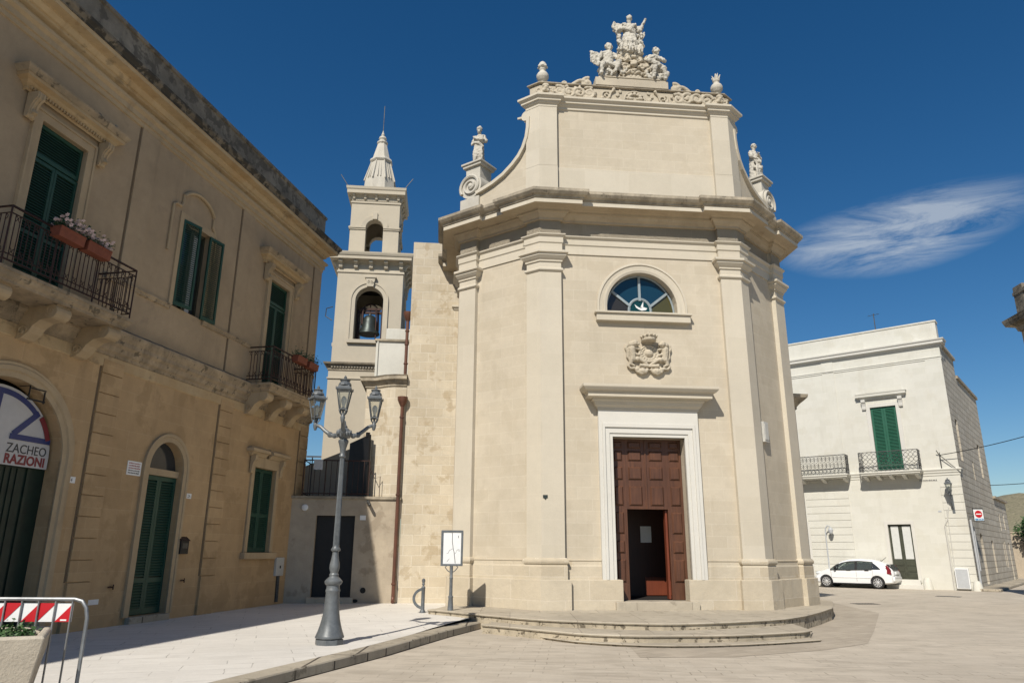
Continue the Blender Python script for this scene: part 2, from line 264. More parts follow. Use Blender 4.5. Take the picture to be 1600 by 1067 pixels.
M['pane'] = plain('pale_painted_pane', (0.60, 0.61, 0.59), 0.35, var=0.08)
M['seat'] = plain('dark_seat_cloth', (0.05, 0.05, 0.055), 0.9)
M['lens'] = opaque_glass('clear_lens', (0.62, 0.65, 0.66), 0.08)
# ------------------------------------------------------------ geometry helpers
PI = math.pi
def frame(x, y, th, z=0.0):
    return Matrix.Translation((x, y, z)) @ Matrix.Rotation(th, 4, 'Z')

def offset_path(path, e, closed=False):
    """offset a 2D path to its right side (outward when walking left to right seen from outside)"""
    n = len(path); out = []
    for i in range(n):
        def seg(a, b):
            d = Vector((b[0] - a[0], b[1] - a[1])); d.normalize(); return d
        dp = dn = None
        if closed or i > 0: dp = seg(path[i - 1], path[i])
        if closed or i < n - 1: dn = seg(path[i], path[(i + 1) % n])
        if dp is None: dp = dn
        if dn is None: dn = dp
        n1 = Vector((dp.y, -dp.x)); n2 = Vector((dn.y, -dn.x)); m = n1 + n2
        k = m.dot(n1)
        m = n1 if abs(k) < 1e-6 else m / k
        if m.length > 3: m = m.normalized() * 3
        out.append((path[i][0] + m.x * e, path[i][1] + m.y * e))
    return out

class MB:
    def __init__(s): s.v = []; s.f = []; s.mi = []; s.cur = 0
    def add(s, vs, fs, M_=None):
        o = len(s.v)
        for p in vs:
            p = Vector(p)
            s.v.append(M_ @ p if M_ is not None else p)
        for f in fs: s.f.append([o + i for i in f]); s.mi.append(s.cur)
        return s
    def box(s, x0, x1, y0, y1, z0, z1, M_=None):
        vs = [(x, y, z) for z in (z0, z1) for y in (y0, y1) for x in (x0, x1)]
        return s.add(vs, [(0, 2, 3, 1), (4, 5, 7, 6), (0, 1, 5, 4), (2, 6, 7, 3), (0, 4, 6, 2), (1, 3, 7, 5)], M_)
    def prism(s, pts, axis, a0, a1, M_=None):
        n = len(pts)
        def P(p, a): return (p[0], p[1], a) if axis == 'z' else ((p[0], a, p[1]) if axis == 'y' else (a, p[0], p[1]))
        vs = [P(p, a0) for p in pts] + [P(p, a1) for p in pts]
        fs = [(i, (i + 1) % n, n + (i + 1) % n, n + i) for i in range(n)]
        if n <= 4: fs += [tuple(range(n))[::-1], tuple(range(n, 2 * n))]
        else:
            for t in tessellate_polygon([[Vector((p[0], p[1], 0)) for p in pts]]): fs += [tuple(t), tuple(i + n for i in t[::-1])]
        return s.add(vs, fs, M_)
    def lathe(s, prof, c=(0, 0, 0), seg=16, M_=None, sq=None):
        n = len(prof); vs = []; fs = []
        for r, z in prof:
            for k in range(seg):
                a = 2 * PI * k / seg + (PI / seg if sq else 0)
                vs.append((c[0] + r * math.cos(a), c[1] + r * math.sin(a), c[2] + z))
        for i in range(n - 1):
            for k in range(seg):
                k2 = (k + 1) % seg; fs.append((i * seg + k, i * seg + k2, (i + 1) * seg + k2, (i + 1) * seg + k))
        fs.append(tuple(range(seg))[::-1]); fs.append(tuple((n - 1) * seg + k for k in range(seg)))
        return s.add(vs, fs, M_)
    def tube(s, pts, r, seg=6, M_=None, closed=False):
        pts = [Vector(p) for p in pts]; n = len(pts); vs = []; fs = []; ref = None
        for i, p in enumerate(pts):
            if closed: t = pts[(i + 1) % n] - pts[i - 1]
            else: t = pts[min(i + 1, n - 1)] - pts[max(i - 1, 0)]
            if t.length < 1e-9: t = Vector((0, 0, 1))
            t.normalize()
            if ref is None: ref = t.orthogonal().normalized()
            ref = (ref - t * ref.dot(t))
            if ref.length < 1e-6: ref = t.orthogonal()
            ref.normalize(); b = t.cross(ref)
            rr = r(i / max(1, n - 1)) if callable(r) else r
            for k in range(seg):
                a = 2 * PI * k / seg + PI / 4; vs.append(p + ref * (rr * math.cos(a)) + b * (rr * math.sin(a)))
        m = n if closed else n - 1
        for i in range(m):
            j = (i + 1) % n
            for k in range(seg):
                k2 = (k + 1) % seg; fs.append((i * seg + k, i * seg + k2, j * seg + k2, j * seg + k))
        if not closed: fs.append(tuple(range(seg))[::-1]); fs.append(tuple((n - 1) * seg + k for k in range(seg)))
        return s.add(vs, fs, M_)
    def ball(s, c, r, seg=10, M_=None, rot=None):
        if not hasattr(r, '__len__'): r = (r, r, r)
        vs = []; fs = []; nr = max(4, seg // 2 + 1)
        for i in range(1, nr):
            ph = PI * i / nr
            for k in range(seg):
                a = 2 * PI * k / seg; vs.append(Vector((r[0] * math.sin(ph) * math.cos(a), r[1] * math.sin(ph) * math.sin(a), r[2] * math.cos(ph))))
        top = len(vs); vs.append(Vector((0, 0, r[2]))); vs.append(Vector((0, 0, -r[2])))
        for i in range(nr - 2):
            for k in range(seg):
                k2 = (k + 1) % seg; fs.append((i * seg + k, (i + 1) * seg + k, (i + 1) * seg + k2, i * seg + k2))
        for k in range(seg):
            k2 = (k + 1) % seg; fs.append((top, k, k2)); fs.append((top + 1, (nr - 2) * seg + k2, (nr - 2) * seg + k))
        if rot is not None: vs = [rot @ p for p in vs]
        vs = [p + Vector(c) for p in vs]
        return s.add(vs, fs, M_)
    def cap(s, a, b, ra, rb, seg=10, M_=None):
        a = Vector(a); b = Vector(b); d = b - a; L = d.length
        prof = []
        for i in range(4): t = PI / 2 * (1 - i / 3.0); prof.append((max(1e-4, ra * math.cos(t)), -ra * math.sin(t)))
        for i in range(4): t = PI / 2 * i / 3.0; prof.append((max(1e-4, rb * math.cos(t)), L + rb * math.sin(t)))
        Q = d.to_track_quat('Z', 'Y').to_matrix().to_4x4() if L > 1e-6 else Matrix.Identity(4)
        T = Matrix.Translation(a) @ Q
        return s.lathe(prof, seg=seg, M_=(M_ @ T if M_ is not None else T))
    def sweep(s, path, prof, closed=False, caps=True, M_=None):
        """profile (e,z) carried along a plan path; e is outward"""
        n = len(path); vs = []; fs = []; m = len(prof)
        for e, z in prof:
            for p in offset_path(path, e, closed): vs.append((p[0], p[1], z))
        nn = n if closed else n - 1
        for j in range(m - 1):
            for i in range(nn):
                k = (i + 1) % n; fs.append((j * n + i, j * n + k, (j + 1) * n + k, (j + 1) * n + i))
        if caps and not closed and m > 2:
            for i in (0, n - 1):
                tr = tessellate_polygon([[Vector((e, z, 0)) for e, z in prof]])
                for t in tr: fs.append(tuple(k * n + i for k in t))
        return s.add(vs, fs, M_)
    def strip(s, pts, prof, y_is='y', M_=None):
        """moulding profile (out, towards viewer) carried along a path in the facade plane: pts (x,z); prof (outwards in plane, -y)"""
        n = len(pts); m = len(prof); vs = []; fs = []
        for e, d in prof:
            for p in offset_path(pts, e): vs.append((p[0], -d, p[1]))
        for j in range(m - 1):
            for i in range(n - 1): fs.append((j * n + i, j * n + i + 1, (j + 1) * n + i + 1, (j + 1) * n + i))
        for i in (0, n - 1): fs.append(tuple(j * n + i for j in range(m)))
        return s.add(vs, fs, M_)
    def wall(s, outer, holes=(), y=0.0, depth=0.3, back=False, M_=None):
        """flat wall face in (x,z) with openings and their reveals running inwards (+y)"""
        loops = [outer] + [h for h in holes]
        tri = tessellate_polygon([[Vector((p[0], p[1], 0)) for p in l] for l in loops])
        flat = [p for l in loops for p in l]
        s.add([(p[0], y, p[1]) for p in flat], [tuple(t) for t in tri], M_)
        for h in holes:
            n = len(h); s.add([(p[0], y, p[1]) for p in h] + [(p[0], y + depth, p[1]) for p in h], [(i, (i + 1) % n, n + (i + 1) % n, n + i) for i in range(n)], M_)
        return s
    def obj(s, name, mat, parent=None, smooth=False, bevel=0.0, local=None, label=None, angle=35):
        me = bpy.data.meshes.new(name); me.from_pydata([tuple(v) for v in s.v], [], s.f)
        bm = bmesh.new(); bm.from_mesh(me); bmesh.ops.remove_doubles(bm, verts=bm.verts, dist=1e-5); bmesh.ops.recalc_face_normals(bm, faces=bm.faces); bm.to_mesh(me); bm.free()
        mats = mat if isinstance(mat, (list, tuple)) else [mat]
        for m in mats: me.materials.append(M[m] if isinstance(m, str) else m)
        if len(mats) > 1 and len(me.polygons) == len(s.mi):
            for p, i in zip(me.polygons, s.mi): p.material_index = i
        o = bpy.data.objects.new(name, me); COL.objects.link(o)
        if parent is not None: o.parent = parent
        if local is not None: o.matrix_local = local
        if smooth:
            for p in me.polygons: p.use_smooth = True
            me.set_sharp_from_angle(angle=R(angle))
        if bevel:
            b = o.modifiers.new('bevel', 'BEVEL'); b.width = bevel; b.segments = 2; b.limit_method = 'ANGLE'; b.angle_limit = R(40)
        if label: o['label'] = label
        return o

def thing(name, label, cat, mtx=None, group=None):
    o = bpy.data.objects.new(name, None); COL.objects.link(o); o.empty_display_size = 0.2
    if mtx is not None: o.matrix_world = mtx
    o['label'] = label; o['category'] = cat
    if group: o['group'] = group
    return o
def tag(o, label, cat, group=None):
    o['label'] = label; o['category'] = cat
    if group: o['group'] = group
    return o
def structure(o): o['kind'] = 'structure'; return o
def kids(o): return [c for c in bpy.data.objects if c.parent == o]
def dup(root, mtx, label, group=None):
    r = root.copy(); COL.objects.link(r); r.matrix_world = mtx; r['label'] = label
    if group: r['group'] = group
    for ch in kids(root):
        c = ch.copy(); COL.objects.link(c); c.parent = r; c.matrix_local = ch.matrix_local
        for g in kids(ch):
            d = g.copy(); COL.objects.link(d); d.parent = c; d.matrix_local = g.matrix_local
    return r
def rect(x0, x1, z0, z1): return [(x0, z0), (x1, z0), (x1, z1), (x0, z1)]
def arch(cx, hw, z0, zs, zt, n=14):
    """opening outline: straight sides to the springing zs, then a half ellipse up to zt"""
    p = [(cx - hw, z0), (cx + hw, z0)]
    for i in range(n + 1):
        a = PI * i / n; p.append((cx + hw * math.cos(a), zs + (zt - zs) * math.sin(a)))
    return p
def arcline(cx, hw, zs, zt, n=16, z0=None):
    p = [(cx - hw * math.cos(PI * i / n), zs + (zt - zs) * math.sin(PI * i / n)) for i in range(n + 1)]
    if z0 is not None: p = [(cx - hw, z0)] + p + [(cx + hw, z0)]
    return p
def sculpt(name, mb, mat, parent=None, voxel=0.03, rough=0.0, smooth=2, nscale=0.12, local=None, decim=None):
    """fuse overlapping volumes into one continuous carved surface"""
    o = mb.obj(name + '_raw', mat)
    r = o.modifiers.new('r', 'REMESH'); r.mode = 'VOXEL'; r.voxel_size = voxel
    if smooth:
        sm = o.modifiers.new('s', 'SMOOTH'); sm.factor = 0.5; sm.iterations = smooth
    if rough:
        tx = bpy.data.textures.new(name + '_tex', 'CLOUDS'); tx.noise_scale = nscale; tx.noise_depth = 3
        d = o.modifiers.new('d', 'DISPLACE'); d.texture = tx; d.strength = rough; d.mid_level = 0.5; d.texture_coords = 'LOCAL'
    dg = bpy.context.evaluated_depsgraph_get(); me = bpy.data.meshes.new_from_object(o.evaluated_get(dg))
    old = o.data; bpy.data.objects.remove(o); bpy.data.meshes.remove(old)
    me.name = name
    for p in me.polygons: p.use_smooth = True
    q = bpy.data.objects.new(name, me); COL.objects.link(q)
    if parent is not None: q.parent = parent
    if local is not None: q.matrix_local = local
    return q
def text_mesh(name, txt, size, mat, parent, loc, rotx=PI / 2, rz=0.0, align='LEFT', ext=0.002, sx=1.0, bold=0.0):
    cu = bpy.data.curves.new(name, 'FONT'); cu.body = txt; cu.size = size; cu.align_x = align; cu.extrude = ext; cu.offset = bold; cu.resolution_u = 4
    o = bpy.data.objects.new(name + '_raw', cu); COL.objects.link(o)
    dg = bpy.context.evaluated_depsgraph_get(); me = bpy.data.meshes.new_from_object(o.evaluated_get(dg)); bpy.data.objects.remove(o); bpy.data.curves.remove(cu)
    me.materials.clear(); me.materials.append(M[mat]); me.name = name
    q = bpy.data.objects.new(name, me); COL.objects.link(q); q.parent = parent
    q.matrix_local = Matrix.Translation(loc) @ Matrix.Rotation(rz, 4, 'Z') @ Matrix.Rotation(rotx, 4, 'X') @ Matrix.Diagonal((sx, 1, 1, 1))
    return q
def spiral(cx, cz, r0, turns, dirn=1, start=0.0, n=26, shrink=0.12):
    return [(cx + (r0 * (1 - (1 - shrink) * i / n)) * math.cos(start + dirn * 2 * PI * turns * i / n), cz + (r0 * (1 - (1 - shrink) * i / n)) * math.sin(start + dirn * 2 * PI * turns * i / n)) for i in range(n + 1)]
def onz(px, py, z):
    """where the sight line through a photograph pixel meets the height z (survey helper for ground outlines)"""
    d = _f + _rt * ((px - 800) / FPX) - _up * ((py - 533.5) / FPX); t = (z - CAM_H) / d.z
    return (d.x * t, d.y * t)
def sheet(name, pts, z, mat, holes=()):
    mb = MB(); tri = tessellate_polygon([[Vector((p[0], p[1], 0)) for p in pts]])
    mb.add([(p[0], p[1], z) for p in pts], [tuple(t) for t in tri]); return structure(mb.obj(name, mat))

def shutter_leaf(x0, x1, z0, z1, y=0.0, thick=0.045, rails=(), pitch=0.055, mull=0.055, M_=None, mb=None):
    """louvred leaf: stiles, rails and tilted slats"""
    mb = mb or MB(); f = mull
    mb.box(x0, x0 + f, y, y + thick, z0, z1, M_); mb.box(x1 - f, x1, y, y + thick, z0, z1, M_)
    zs = [z0] + list(rails) + [z1]
    mb.box(x0 + f, x1 - f, y + 0.002, y + thick - 0.002, z0, z0 + f * 1.6, M_); mb.box(x0 + f, x1 - f, y + 0.002, y + thick - 0.002, z1 - f * 1.3, z1, M_)
    for r in rails: mb.box(x0 + f, x1 - f, y + 0.002, y + thick - 0.002, r - f * 0.7, r + f * 0.7, M_)
    n = int((z1 - z0 - 2 * f) / pitch)
    for i in range(n):
        z = z0 + f * 1.6 + (i + 0.4) * pitch
        if z > z1 - f * 1.3 - 0.02 or any(abs(z - r) < f * 0.75 for r in rails): continue
        a = (x0 + f, x1 - f)
        mb.add([(a[0], y + 0.003, z - 0.012), (a[1], y + 0.003, z - 0.012), (a[1], y + 0.040, z + 0.030), (a[0], y + 0.040, z + 0.030),
                (a[0], y + 0.003, z - 0.003), (a[1], y + 0.003, z - 0.003), (a[1], y + 0.040, z + 0.039), (a[0], y + 0.040, z + 0.039)],
               [(0, 1, 2, 3), (4, 7, 6, 5), (0, 4, 5, 1), (3, 2, 6, 7)], M_)
    return mb
def console_prof(h, d):
    """side outline (out, z) of a scrolled bracket hanging h below 0 and projecting d"""
    p = [(0, 0), (d, 0), (d * 1.02, -h * 0.12), (d * 0.95, -h * 0.26), (d * 0.72, -h * 0.34), (d * 0.55, -h * 0.5), (d * 0.45, -h * 0.68), (d * 0.46, -h * 0.82), (d * 0.34, -h * 0.97), (d * 0.15, -h), (0, -h * 0.93)]
    return p
# ============================================================ CHURCH
CF0 = frame(3.3815, 17.582, R(90 - 84.517))
_cz = Matrix.Translation((0, 0, CAM_H))
CF = _cz @ Matrix.Scale(1.078, 4) @ _cz.inverted() @ CF0
K0 = CF.inverted() @ CF0
CHA = R(41.3); CL = 2.70; FX = 2.68
ca, sa = math.cos(CHA), math.sin(CHA)
CLp = (-FX - CL * ca, CL * sa); CRp = (FX + CL * ca, CL * sa)
church = thing('church', 'cream stone baroque church with chamfered front, tall brown door and statues on top', 'church', CF)
REC = 0.12
def jogged(spec):
    """spec: list of (start, end, [pilaster intervals from start]) edges on the pilaster plane -> plan path stepping back REC between pilasters"""
    out = []
    for (a, b, iv) in spec:
        d = Vector((b[0] - a[0], b[1] - a[1])); L = d.length; d.normalize(); inn = Vector((-d.y, d.x)) * REC
        def P(t, rec): q = Vector(a) + d * t + (inn if rec else Vector((0, 0))); return (q.x, q.y)
        t = 0; pts = []
        for (u, w) in iv:
            if u > 0: pts += [P(u, True), P(u, False)]
            else: pts += [P(0, False)]
            if w < L - 1e-6: pts += [P(w, False), P(w, True)]
            else: pts += [P(L, False)]
        for p in pts:
            if not out or (Vector(out[-1]) - Vector(p)).length > 1e-4: out.append(p)
    return out
SIDE = 6.2
NLp = (CLp[0], CLp[1] + SIDE); NRp = (CRp[0], CRp[1] + SIDE)
PW = 0.55
edges = [(NLp, CLp, [(SIDE - 3.5, SIDE - 2.9), (SIDE - 0.55, SIDE)]), (CLp, (-FX, 0), [(0, 0.57), (CL - 0.42, CL)]), ((-FX, 0), (FX, 0), [(0, PW), (2 * FX - PW, 2 * FX)]),
         ((FX, 0), CRp, [(0, 0.42), (CL - 0.57, CL)]), (CRp, NRp, [(0, 0.55), (2.9, 3.5)])]
JP = jogged(edges)
ZT = 0.42
def inward(a, b, k):
    d = Vector((b[0] - a[0], b[1] - a[1])); d.normalize(); return Vector((-d.y, d.x)) * k
# --- walls between the pilasters
def rect_wall():
    mb = MB(); lun = arch(0.0, 0.93, 7.6, 7.78, 8.73, 18)
    mb.wall([(-FX + 0.05, ZT - 0.1), (-0.905, ZT - 0.1), (-0.905, 4.395), (0.905, 4.395), (0.905, ZT - 0.1), (FX - 0.05, ZT - 0.1), (FX - 0.05, 10.3), (-FX + 0.05, 10.3)], [lun], y=REC, depth=0.34)
    for x in (-0.905, 0.905): mb.add([(x, REC, ZT - 0.1), (x, REC + 0.36, ZT - 0.1), (x, REC + 0.36, 4.395), (x, REC, 4.395)], [(0, 1, 2, 3)])
    mb.add([(-0.905, REC, 4.395), (0.905, REC, 4.395), (0.905, REC + 0.36, 4.395), (-0.905, REC + 0.36, 4.395)], [(0, 1, 2, 3)])
    return mb
rect_wall().obj('facade_wall', 'church', church)
for a, b in ((CLp, (-FX, 0)), ((FX, 0), CRp), (NLp, CLp), (CRp, NRp)):
    i_ = inward(a, b, REC); mb = MB(); mb.sweep([(a[0] + i_.x, a[1] + i_.y), (b[0] + i_.x, b[1] + i_.y)], [(0, 0.1), (0, 10.3)], caps=False)
    mb.obj('side_wall', 'church', church)
# --- pilasters (folded round each corner) with base roll, astragal and capital
def wrap(v, p, n, lp, ln):
    """three plan points of a pilaster that folds round corner v: lp back towards p, ln on towards n"""
    v = Vector(v); dp = (Vector(p) - v).normalized(); dn = (Vector(n) - v).normalized()
    return [tuple(v + dp * lp), tuple(v), tuple(v + dn * ln)]
PIL = [wrap(CLp, NLp, (-FX, 0), 0.55, 0.57), wrap((-FX, 0), CLp, (FX, 0), 0.42, PW), wrap((FX, 0), (-FX, 0), CRp, PW, 0.42), wrap(CRp, (FX, 0), NRp, 0.57, 0.55)]
PIL.append([(NLp[0], CLp[1] + 3.5), (NLp[0], CLp[1] + 2.9)]); PIL.append([(NRp[0], CRp[1] + 2.9), (NRp[0], CRp[1] + 3.5)])
def ends(path, back=0.2):
    """add short returns into the wall at both ends of an open path"""
    a = Vector(path[0]); b = Vector(path[1]); d = (b - a).normalized(); i1 = Vector((-d.y, d.x)) * back
    a2 = Vector(path[-2]); b2 = Vector(path[-1]); d2 = (b2 - a2).normalized(); i2 = Vector((-d2.y, d2.x)) * back
    return [tuple(a + i1)] + list(path) + [tuple(b2 + i2)]
for w_ in PIL:
    P_ = ends(w_)
    pil = MB().sweep(P_, [(0, 1.05), (0, 10.28)], caps=False).obj('pilaster', 'smooth', church)
    MB().sweep(P_, [(0, 1.55), (0.02, 1.55), (0.055, 1.525), (0.075, 1.49), (0.075, 1.45), (0.055, 1.415), (0.02, 1.40), (0.02, 1.37), (0, 1.36)]).obj('base_roll', 'plinth', pil, smooth=True)
    MB().sweep(P_, [(0, 8.62), (0.02, 8.63), (0.05, 8.66), (0.05, 8.70), (0.02, 8.73), (0, 8.74)]).obj('astragal', 'smooth', pil)
    MB().sweep(P_, [(0, 8.90), (0.03, 8.90), (0.03, 8.94), (0.07, 8.98), (0.11, 9.03), (0.12, 9.04), (0.12, 9.09), (0.17, 9.11), (0.17, 9.17), (0, 9.18)]).obj('capital', 'smooth', pil)
# --- plinth in two courses, left and right of the portal
iL = JP.index(min(JP, key=lambda p: abs(p[0] + FX - PW) + abs(p[1] - REC))); iR = JP.index(min(JP, key=lambda p: abs(p[0] - FX + PW) + abs(p[1] - REC)))
LEFT = JP[:iL + 1] + [(-0.905, REC), (-0.905, REC + 0.2)]; RIGHT = [(0.905, REC + 0.2), (0.905, REC)] + JP[iR:]
for side in (LEFT, RIGHT):
    MB().sweep(side, [(0.12, 0.1), (0.12, 1.06), (0.115, 1.07), (0.07, 1.075), (0, 1.075)]).obj('plinth', 'plinth', church)
LEFT2 = JP[:iL + 1] + [(-1.26, REC)]; RIGHT2 = [(1.26, REC)] + JP[iR:]
for side in (LEFT2, RIGHT2):
    MB().sweep(side, [(0.05, 1.07), (0.05, 1.36), (0.035, 1.40), (0.03, 1.47), (0.045, 1.49), (0.045, 1.51), (0, 1.52)]).obj('plinth_course', 'plinth', church)
# --- entablature
MB().sweep(JP, [(0, 9.17), (0.03, 9.17), (0.03, 9.40), (0.055, 9.43), (0.055, 9.58), (0.11, 9.63), (0.115, 9.66), (0, 9.67)]).obj('architrave', 'smooth', church)
MB().sweep(JP, [(0, 9.66), (0, 10.1)], caps=False).obj('frieze', 'church', church)
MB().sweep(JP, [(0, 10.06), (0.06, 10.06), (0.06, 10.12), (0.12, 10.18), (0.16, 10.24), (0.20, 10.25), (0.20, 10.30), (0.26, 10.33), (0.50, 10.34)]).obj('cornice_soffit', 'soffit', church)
MB().sweep(JP, [(0.50, 10.34), (0.50, 10.455), (0.49, 10.46)]).obj('corona', 'smooth', church)
MB().sweep(JP, [(0.485, 10.457), (0.53, 10.47), (0.53, 10.505), (0.56, 10.53), (0.60, 10.545), (0.645, 10.60), (0.655, 10.615), (0.655, 10.69), (0.2, 10.74), (-0.6, 10.78)]).obj('cornice_gutter', 'weath', church)
# --- flat roof and nave body behind
roofp = [NLp, CLp, (-FX, 0), (FX, 0), CRp, NRp]
mb = MB(); mb.prism([(p[0], p[1] + 0.5) for p in roofp], 'z', 10.2, 10.76); mb.box(CLp[0] + 0.2, CRp[0] - 0.2, 7, 19, 0, 10.6); mb.obj('nave_roof', 'weath', church)
# --- attic screen
def on_ch(side, t, inn=0.0):
    """plan point on a chamfer: t metres from the front corner, inn metres inwards"""
    if side < 0: return (-FX - t * ca + inn * sa, t * sa + inn * ca)
    return (FX + t * ca - inn * sa, t * sa + inn * ca)
AP = [on_ch(-1, 0.40, 0.9), on_ch(-1, 0.40), (-FX, 0), (-FX + 0.46, 0), (-FX + 0.46, 0.10), (FX - 0.46, 0.10), (FX - 0.46, 0), (FX, 0), on_ch(1, 0.40), on_ch(1, 0.40, 0.9)]
AB = AP + [(FX - 0.1, 1.0), (-FX + 0.1, 1.0)]
MB().sweep(AB, [(0, 10.7), (0, 13.6)], closed=True).obj('attic_wall', 'church', church)
MB().sweep(AP, [(0.03, 10.7), (0.03, 11.68), (0, 11.70)]).obj('attic_plinth', 'smooth', church)
for q in (AP[1:4], AP[6:9]): MB().sweep(ends(q, 0.1), [(0, 11.69), (0.025, 11.69), (0.025, 13.5), (0, 13.5)]).obj('attic_pilaster', 'smooth', church)
MB().sweep(AB, [(0, 13.48), (0.035, 13.5), (0.035, 13.56), (0.08, 13.60), (0.10, 13.64), (0.13, 13.65), (0.13, 13.70), (0.19, 13.75), (0.20, 13.76), (0.20, 13.82), (0, 13.85)], closed=True).obj('attic_cornice', 'smooth', church)
mb = MB(); mb.prism(AB, 'z', 13.58, 13.83); mb.obj('attic_top', 'weath', church)
# --- carved frieze parapet on the attic
FP = [on_ch(-1, 0.34, 0.5), on_ch(-1, 0.34, 0.04), (-FX + 0.03, 0.04), (FX - 0.03, 0.04), on_ch(1, 0.34, 0.04), on_ch(1, 0.34, 0.5), (FX - 0.3, 0.6), (-FX + 0.3, 0.6)]
fz = MB().sweep(FP, [(0, 13.83), (0, 14.26)], closed=True).obj('parapet_frieze', 'carved', church)
MB().sweep(FP, [(-0.6, 14.31), (0.06, 14.30), (0.06, 14.27), (0.03, 14.255), (0, 14.25)], closed=True).obj('parapet_coping', 'weath', fz)
MB().prism(FP, 'z', 14.2, 14.305).obj('parapet_top', 'weath', fz)
def carve_band(x0, x1, seed):
    r_ = random.Random(seed); mb = MB(); x = x0 + 0.14; k = 0
    while x < x1 - 0.08:
        rad = r_.uniform(0.16, 0.20); dn = 1 if k % 2 else -1
        pts = spiral(x, 14.03 + r_.uniform(-0.02, 0.02), rad, 1.5, dn, r_.uniform(0, 6))
        mb.tube([(p[0], -0.005, p[1]) for p in pts], lambda u: 0.052 - 0.016 * u, 6)
        mb.ball((x, 0.0, 14.03), 0.045, 8)
        for q in range(13):
            a = r_.uniform(0, 6.28); mb.ball((x + rad * 1.1 * math.cos(a), 0.02, 14.03 + 0.19 * math.sin(a)), (r_.uniform(.035, .07), .055, r_.uniform(.025, .055)), 7)
        x += rad * 1.6; k += 1
    return mb
for i, (x0, x1) in enumerate(((-2.25, -1.12), (1.15, 2.3))): sculpt('foliage_carving', carve_band(x0, x1, 3 + i), 'carved', fz, 0.016, 0.012, 1, 0.05)
def carve_mid():
    mb = MB()
    for c in (-0.78, 0.86):
        s_ = 1 if c < 0 else -1
        mb.tube([(p[0], 0.02, p[1]) for p in spiral(c, 13.99, 0.15, 1.6, s_, 1.0)], 0.028, 6)
        mb.tube([(c + s_ * (0.1 + 0.12 * t), 0.01, 13.92 + 0.34 * t + 0.05 * math.sin(5 * t)) for t in [i / 8 for i in range(9)]], lambda u: 0.02 + 0.03 * u, 6)
        mb.ball((c + s_ * 0.22, 0.0, 14.2), 0.055, 8); mb.ball((c - s_ * 0.12, 0.02, 13.9), 0.06, 8)
    mb.tube([(0.04 + 0.30 * math.cos(a), 0.02, 13.9 + 0.28 * math.sin(a)) for a in [PI * i / 14 for i in range(15)]], 0.03, 6)
    for i in range(7):
        a = PI * (i + 0.5) / 7; mb.ball((0.04 + 0.2 * math.cos(a), 0.02, 13.92 + 0.17 * math.sin(a)), 0.05, 8)
    for s_ in (-1, 1):
        for i in range(3): mb.tube([(p[0], 0.02, p[1]) for p in spiral(0.04 + s_ * (0.42 + 0.08 * (i % 2)), 13.93 + 0.11 * i, 0.055, 1.3, s_, i)], 0.02, 6)
        mb.ball((0.04 + s_ * 0.1, 0.0, 13.93), (0.07, 0.05, 0.05), 8)
    mb.box(-0.98, 1.05, 0.02, 0.05, 13.84, 13.88)
    return mb
sculpt('shell_carving', carve_mid(), 'carved', fz, 0.016, 0.01, 1, 0.05)
def carve_head(cx):
    mb = MB(); mb.ball((cx, -0.02, 14.08), (0.085, 0.09, 0.11), 10); mb.ball((cx, -0.10, 14.07), (0.02, 0.03, 0.03), 6); mb.ball((cx, -0.05, 14.15), (0.11, 0.07, 0.07), 8)
    for s_ in (-1, 1):
        mb.tube([(p[0], 0.01, p[1]) for p in spiral(cx + s_ * 0.18, 14.02, 0.11, 1.4, s_, 0.5)], 0.03, 6)
        mb.ball((cx + s_ * 0.13, 0, 13.93), (0.09, 0.05, 0.05), 8); mb.ball((cx + s_ * 0.06, -0.04, 14.0), 0.05, 7)
    return mb
for s_ in (-1, 1): sculpt('cherub_head', carve_head(s_ * 2.50), 'carved', fz, 0.016, 0.01, 1, 0.05)
# stepped base under the statue group and the lying scrolls beside it
mb = MB(); mb.box(-1.08, 1.02, -0.04, 0.75, 14.304, 14.56); mb.box(-0.80, 0.78, -0.06, 0.6, 14.56, 14.60); mb.obj('group_base', 'carved', church, bevel=0.01)
for s_ in (-1, 1):
    mb = MB(); mb.tube([(p[0], 0.15, p[1]) for p in spiral(s_ * 1.28, 14.46, 0.17, 1.4, -s_, PI / 2 + 0.4 * s_)], lambda u: 0.06 - 0.02 * u, 7)
    mb.tube([(s_ * (1.36 + 0.55 * t), 0.15, 14.50 - 0.14 * t + 0.05 * math.sin(6 * t)) for t in [i / 9 for i in range(10)]], lambda u: 0.07 - 0.025 * u, 7)
    mb.tube([(p[0], 0.15, p[1]) for p in spiral(s_ * 1.93, 14.40, 0.085, 1.2, s_, -PI / 2)], 0.035, 7); mb.ball((s_ * 1.3, 0.15, 14.45), 0.09, 8); mb.box(min(s_ * 1.1, s_ * 1.98), max(s_ * 1.1, s_ * 1.98), 0.08, 0.22, 14.3, 14.37)
    sculpt('parapet_scroll', mb, 'carved', church, 0.018, 0.015, 1, 0.06)
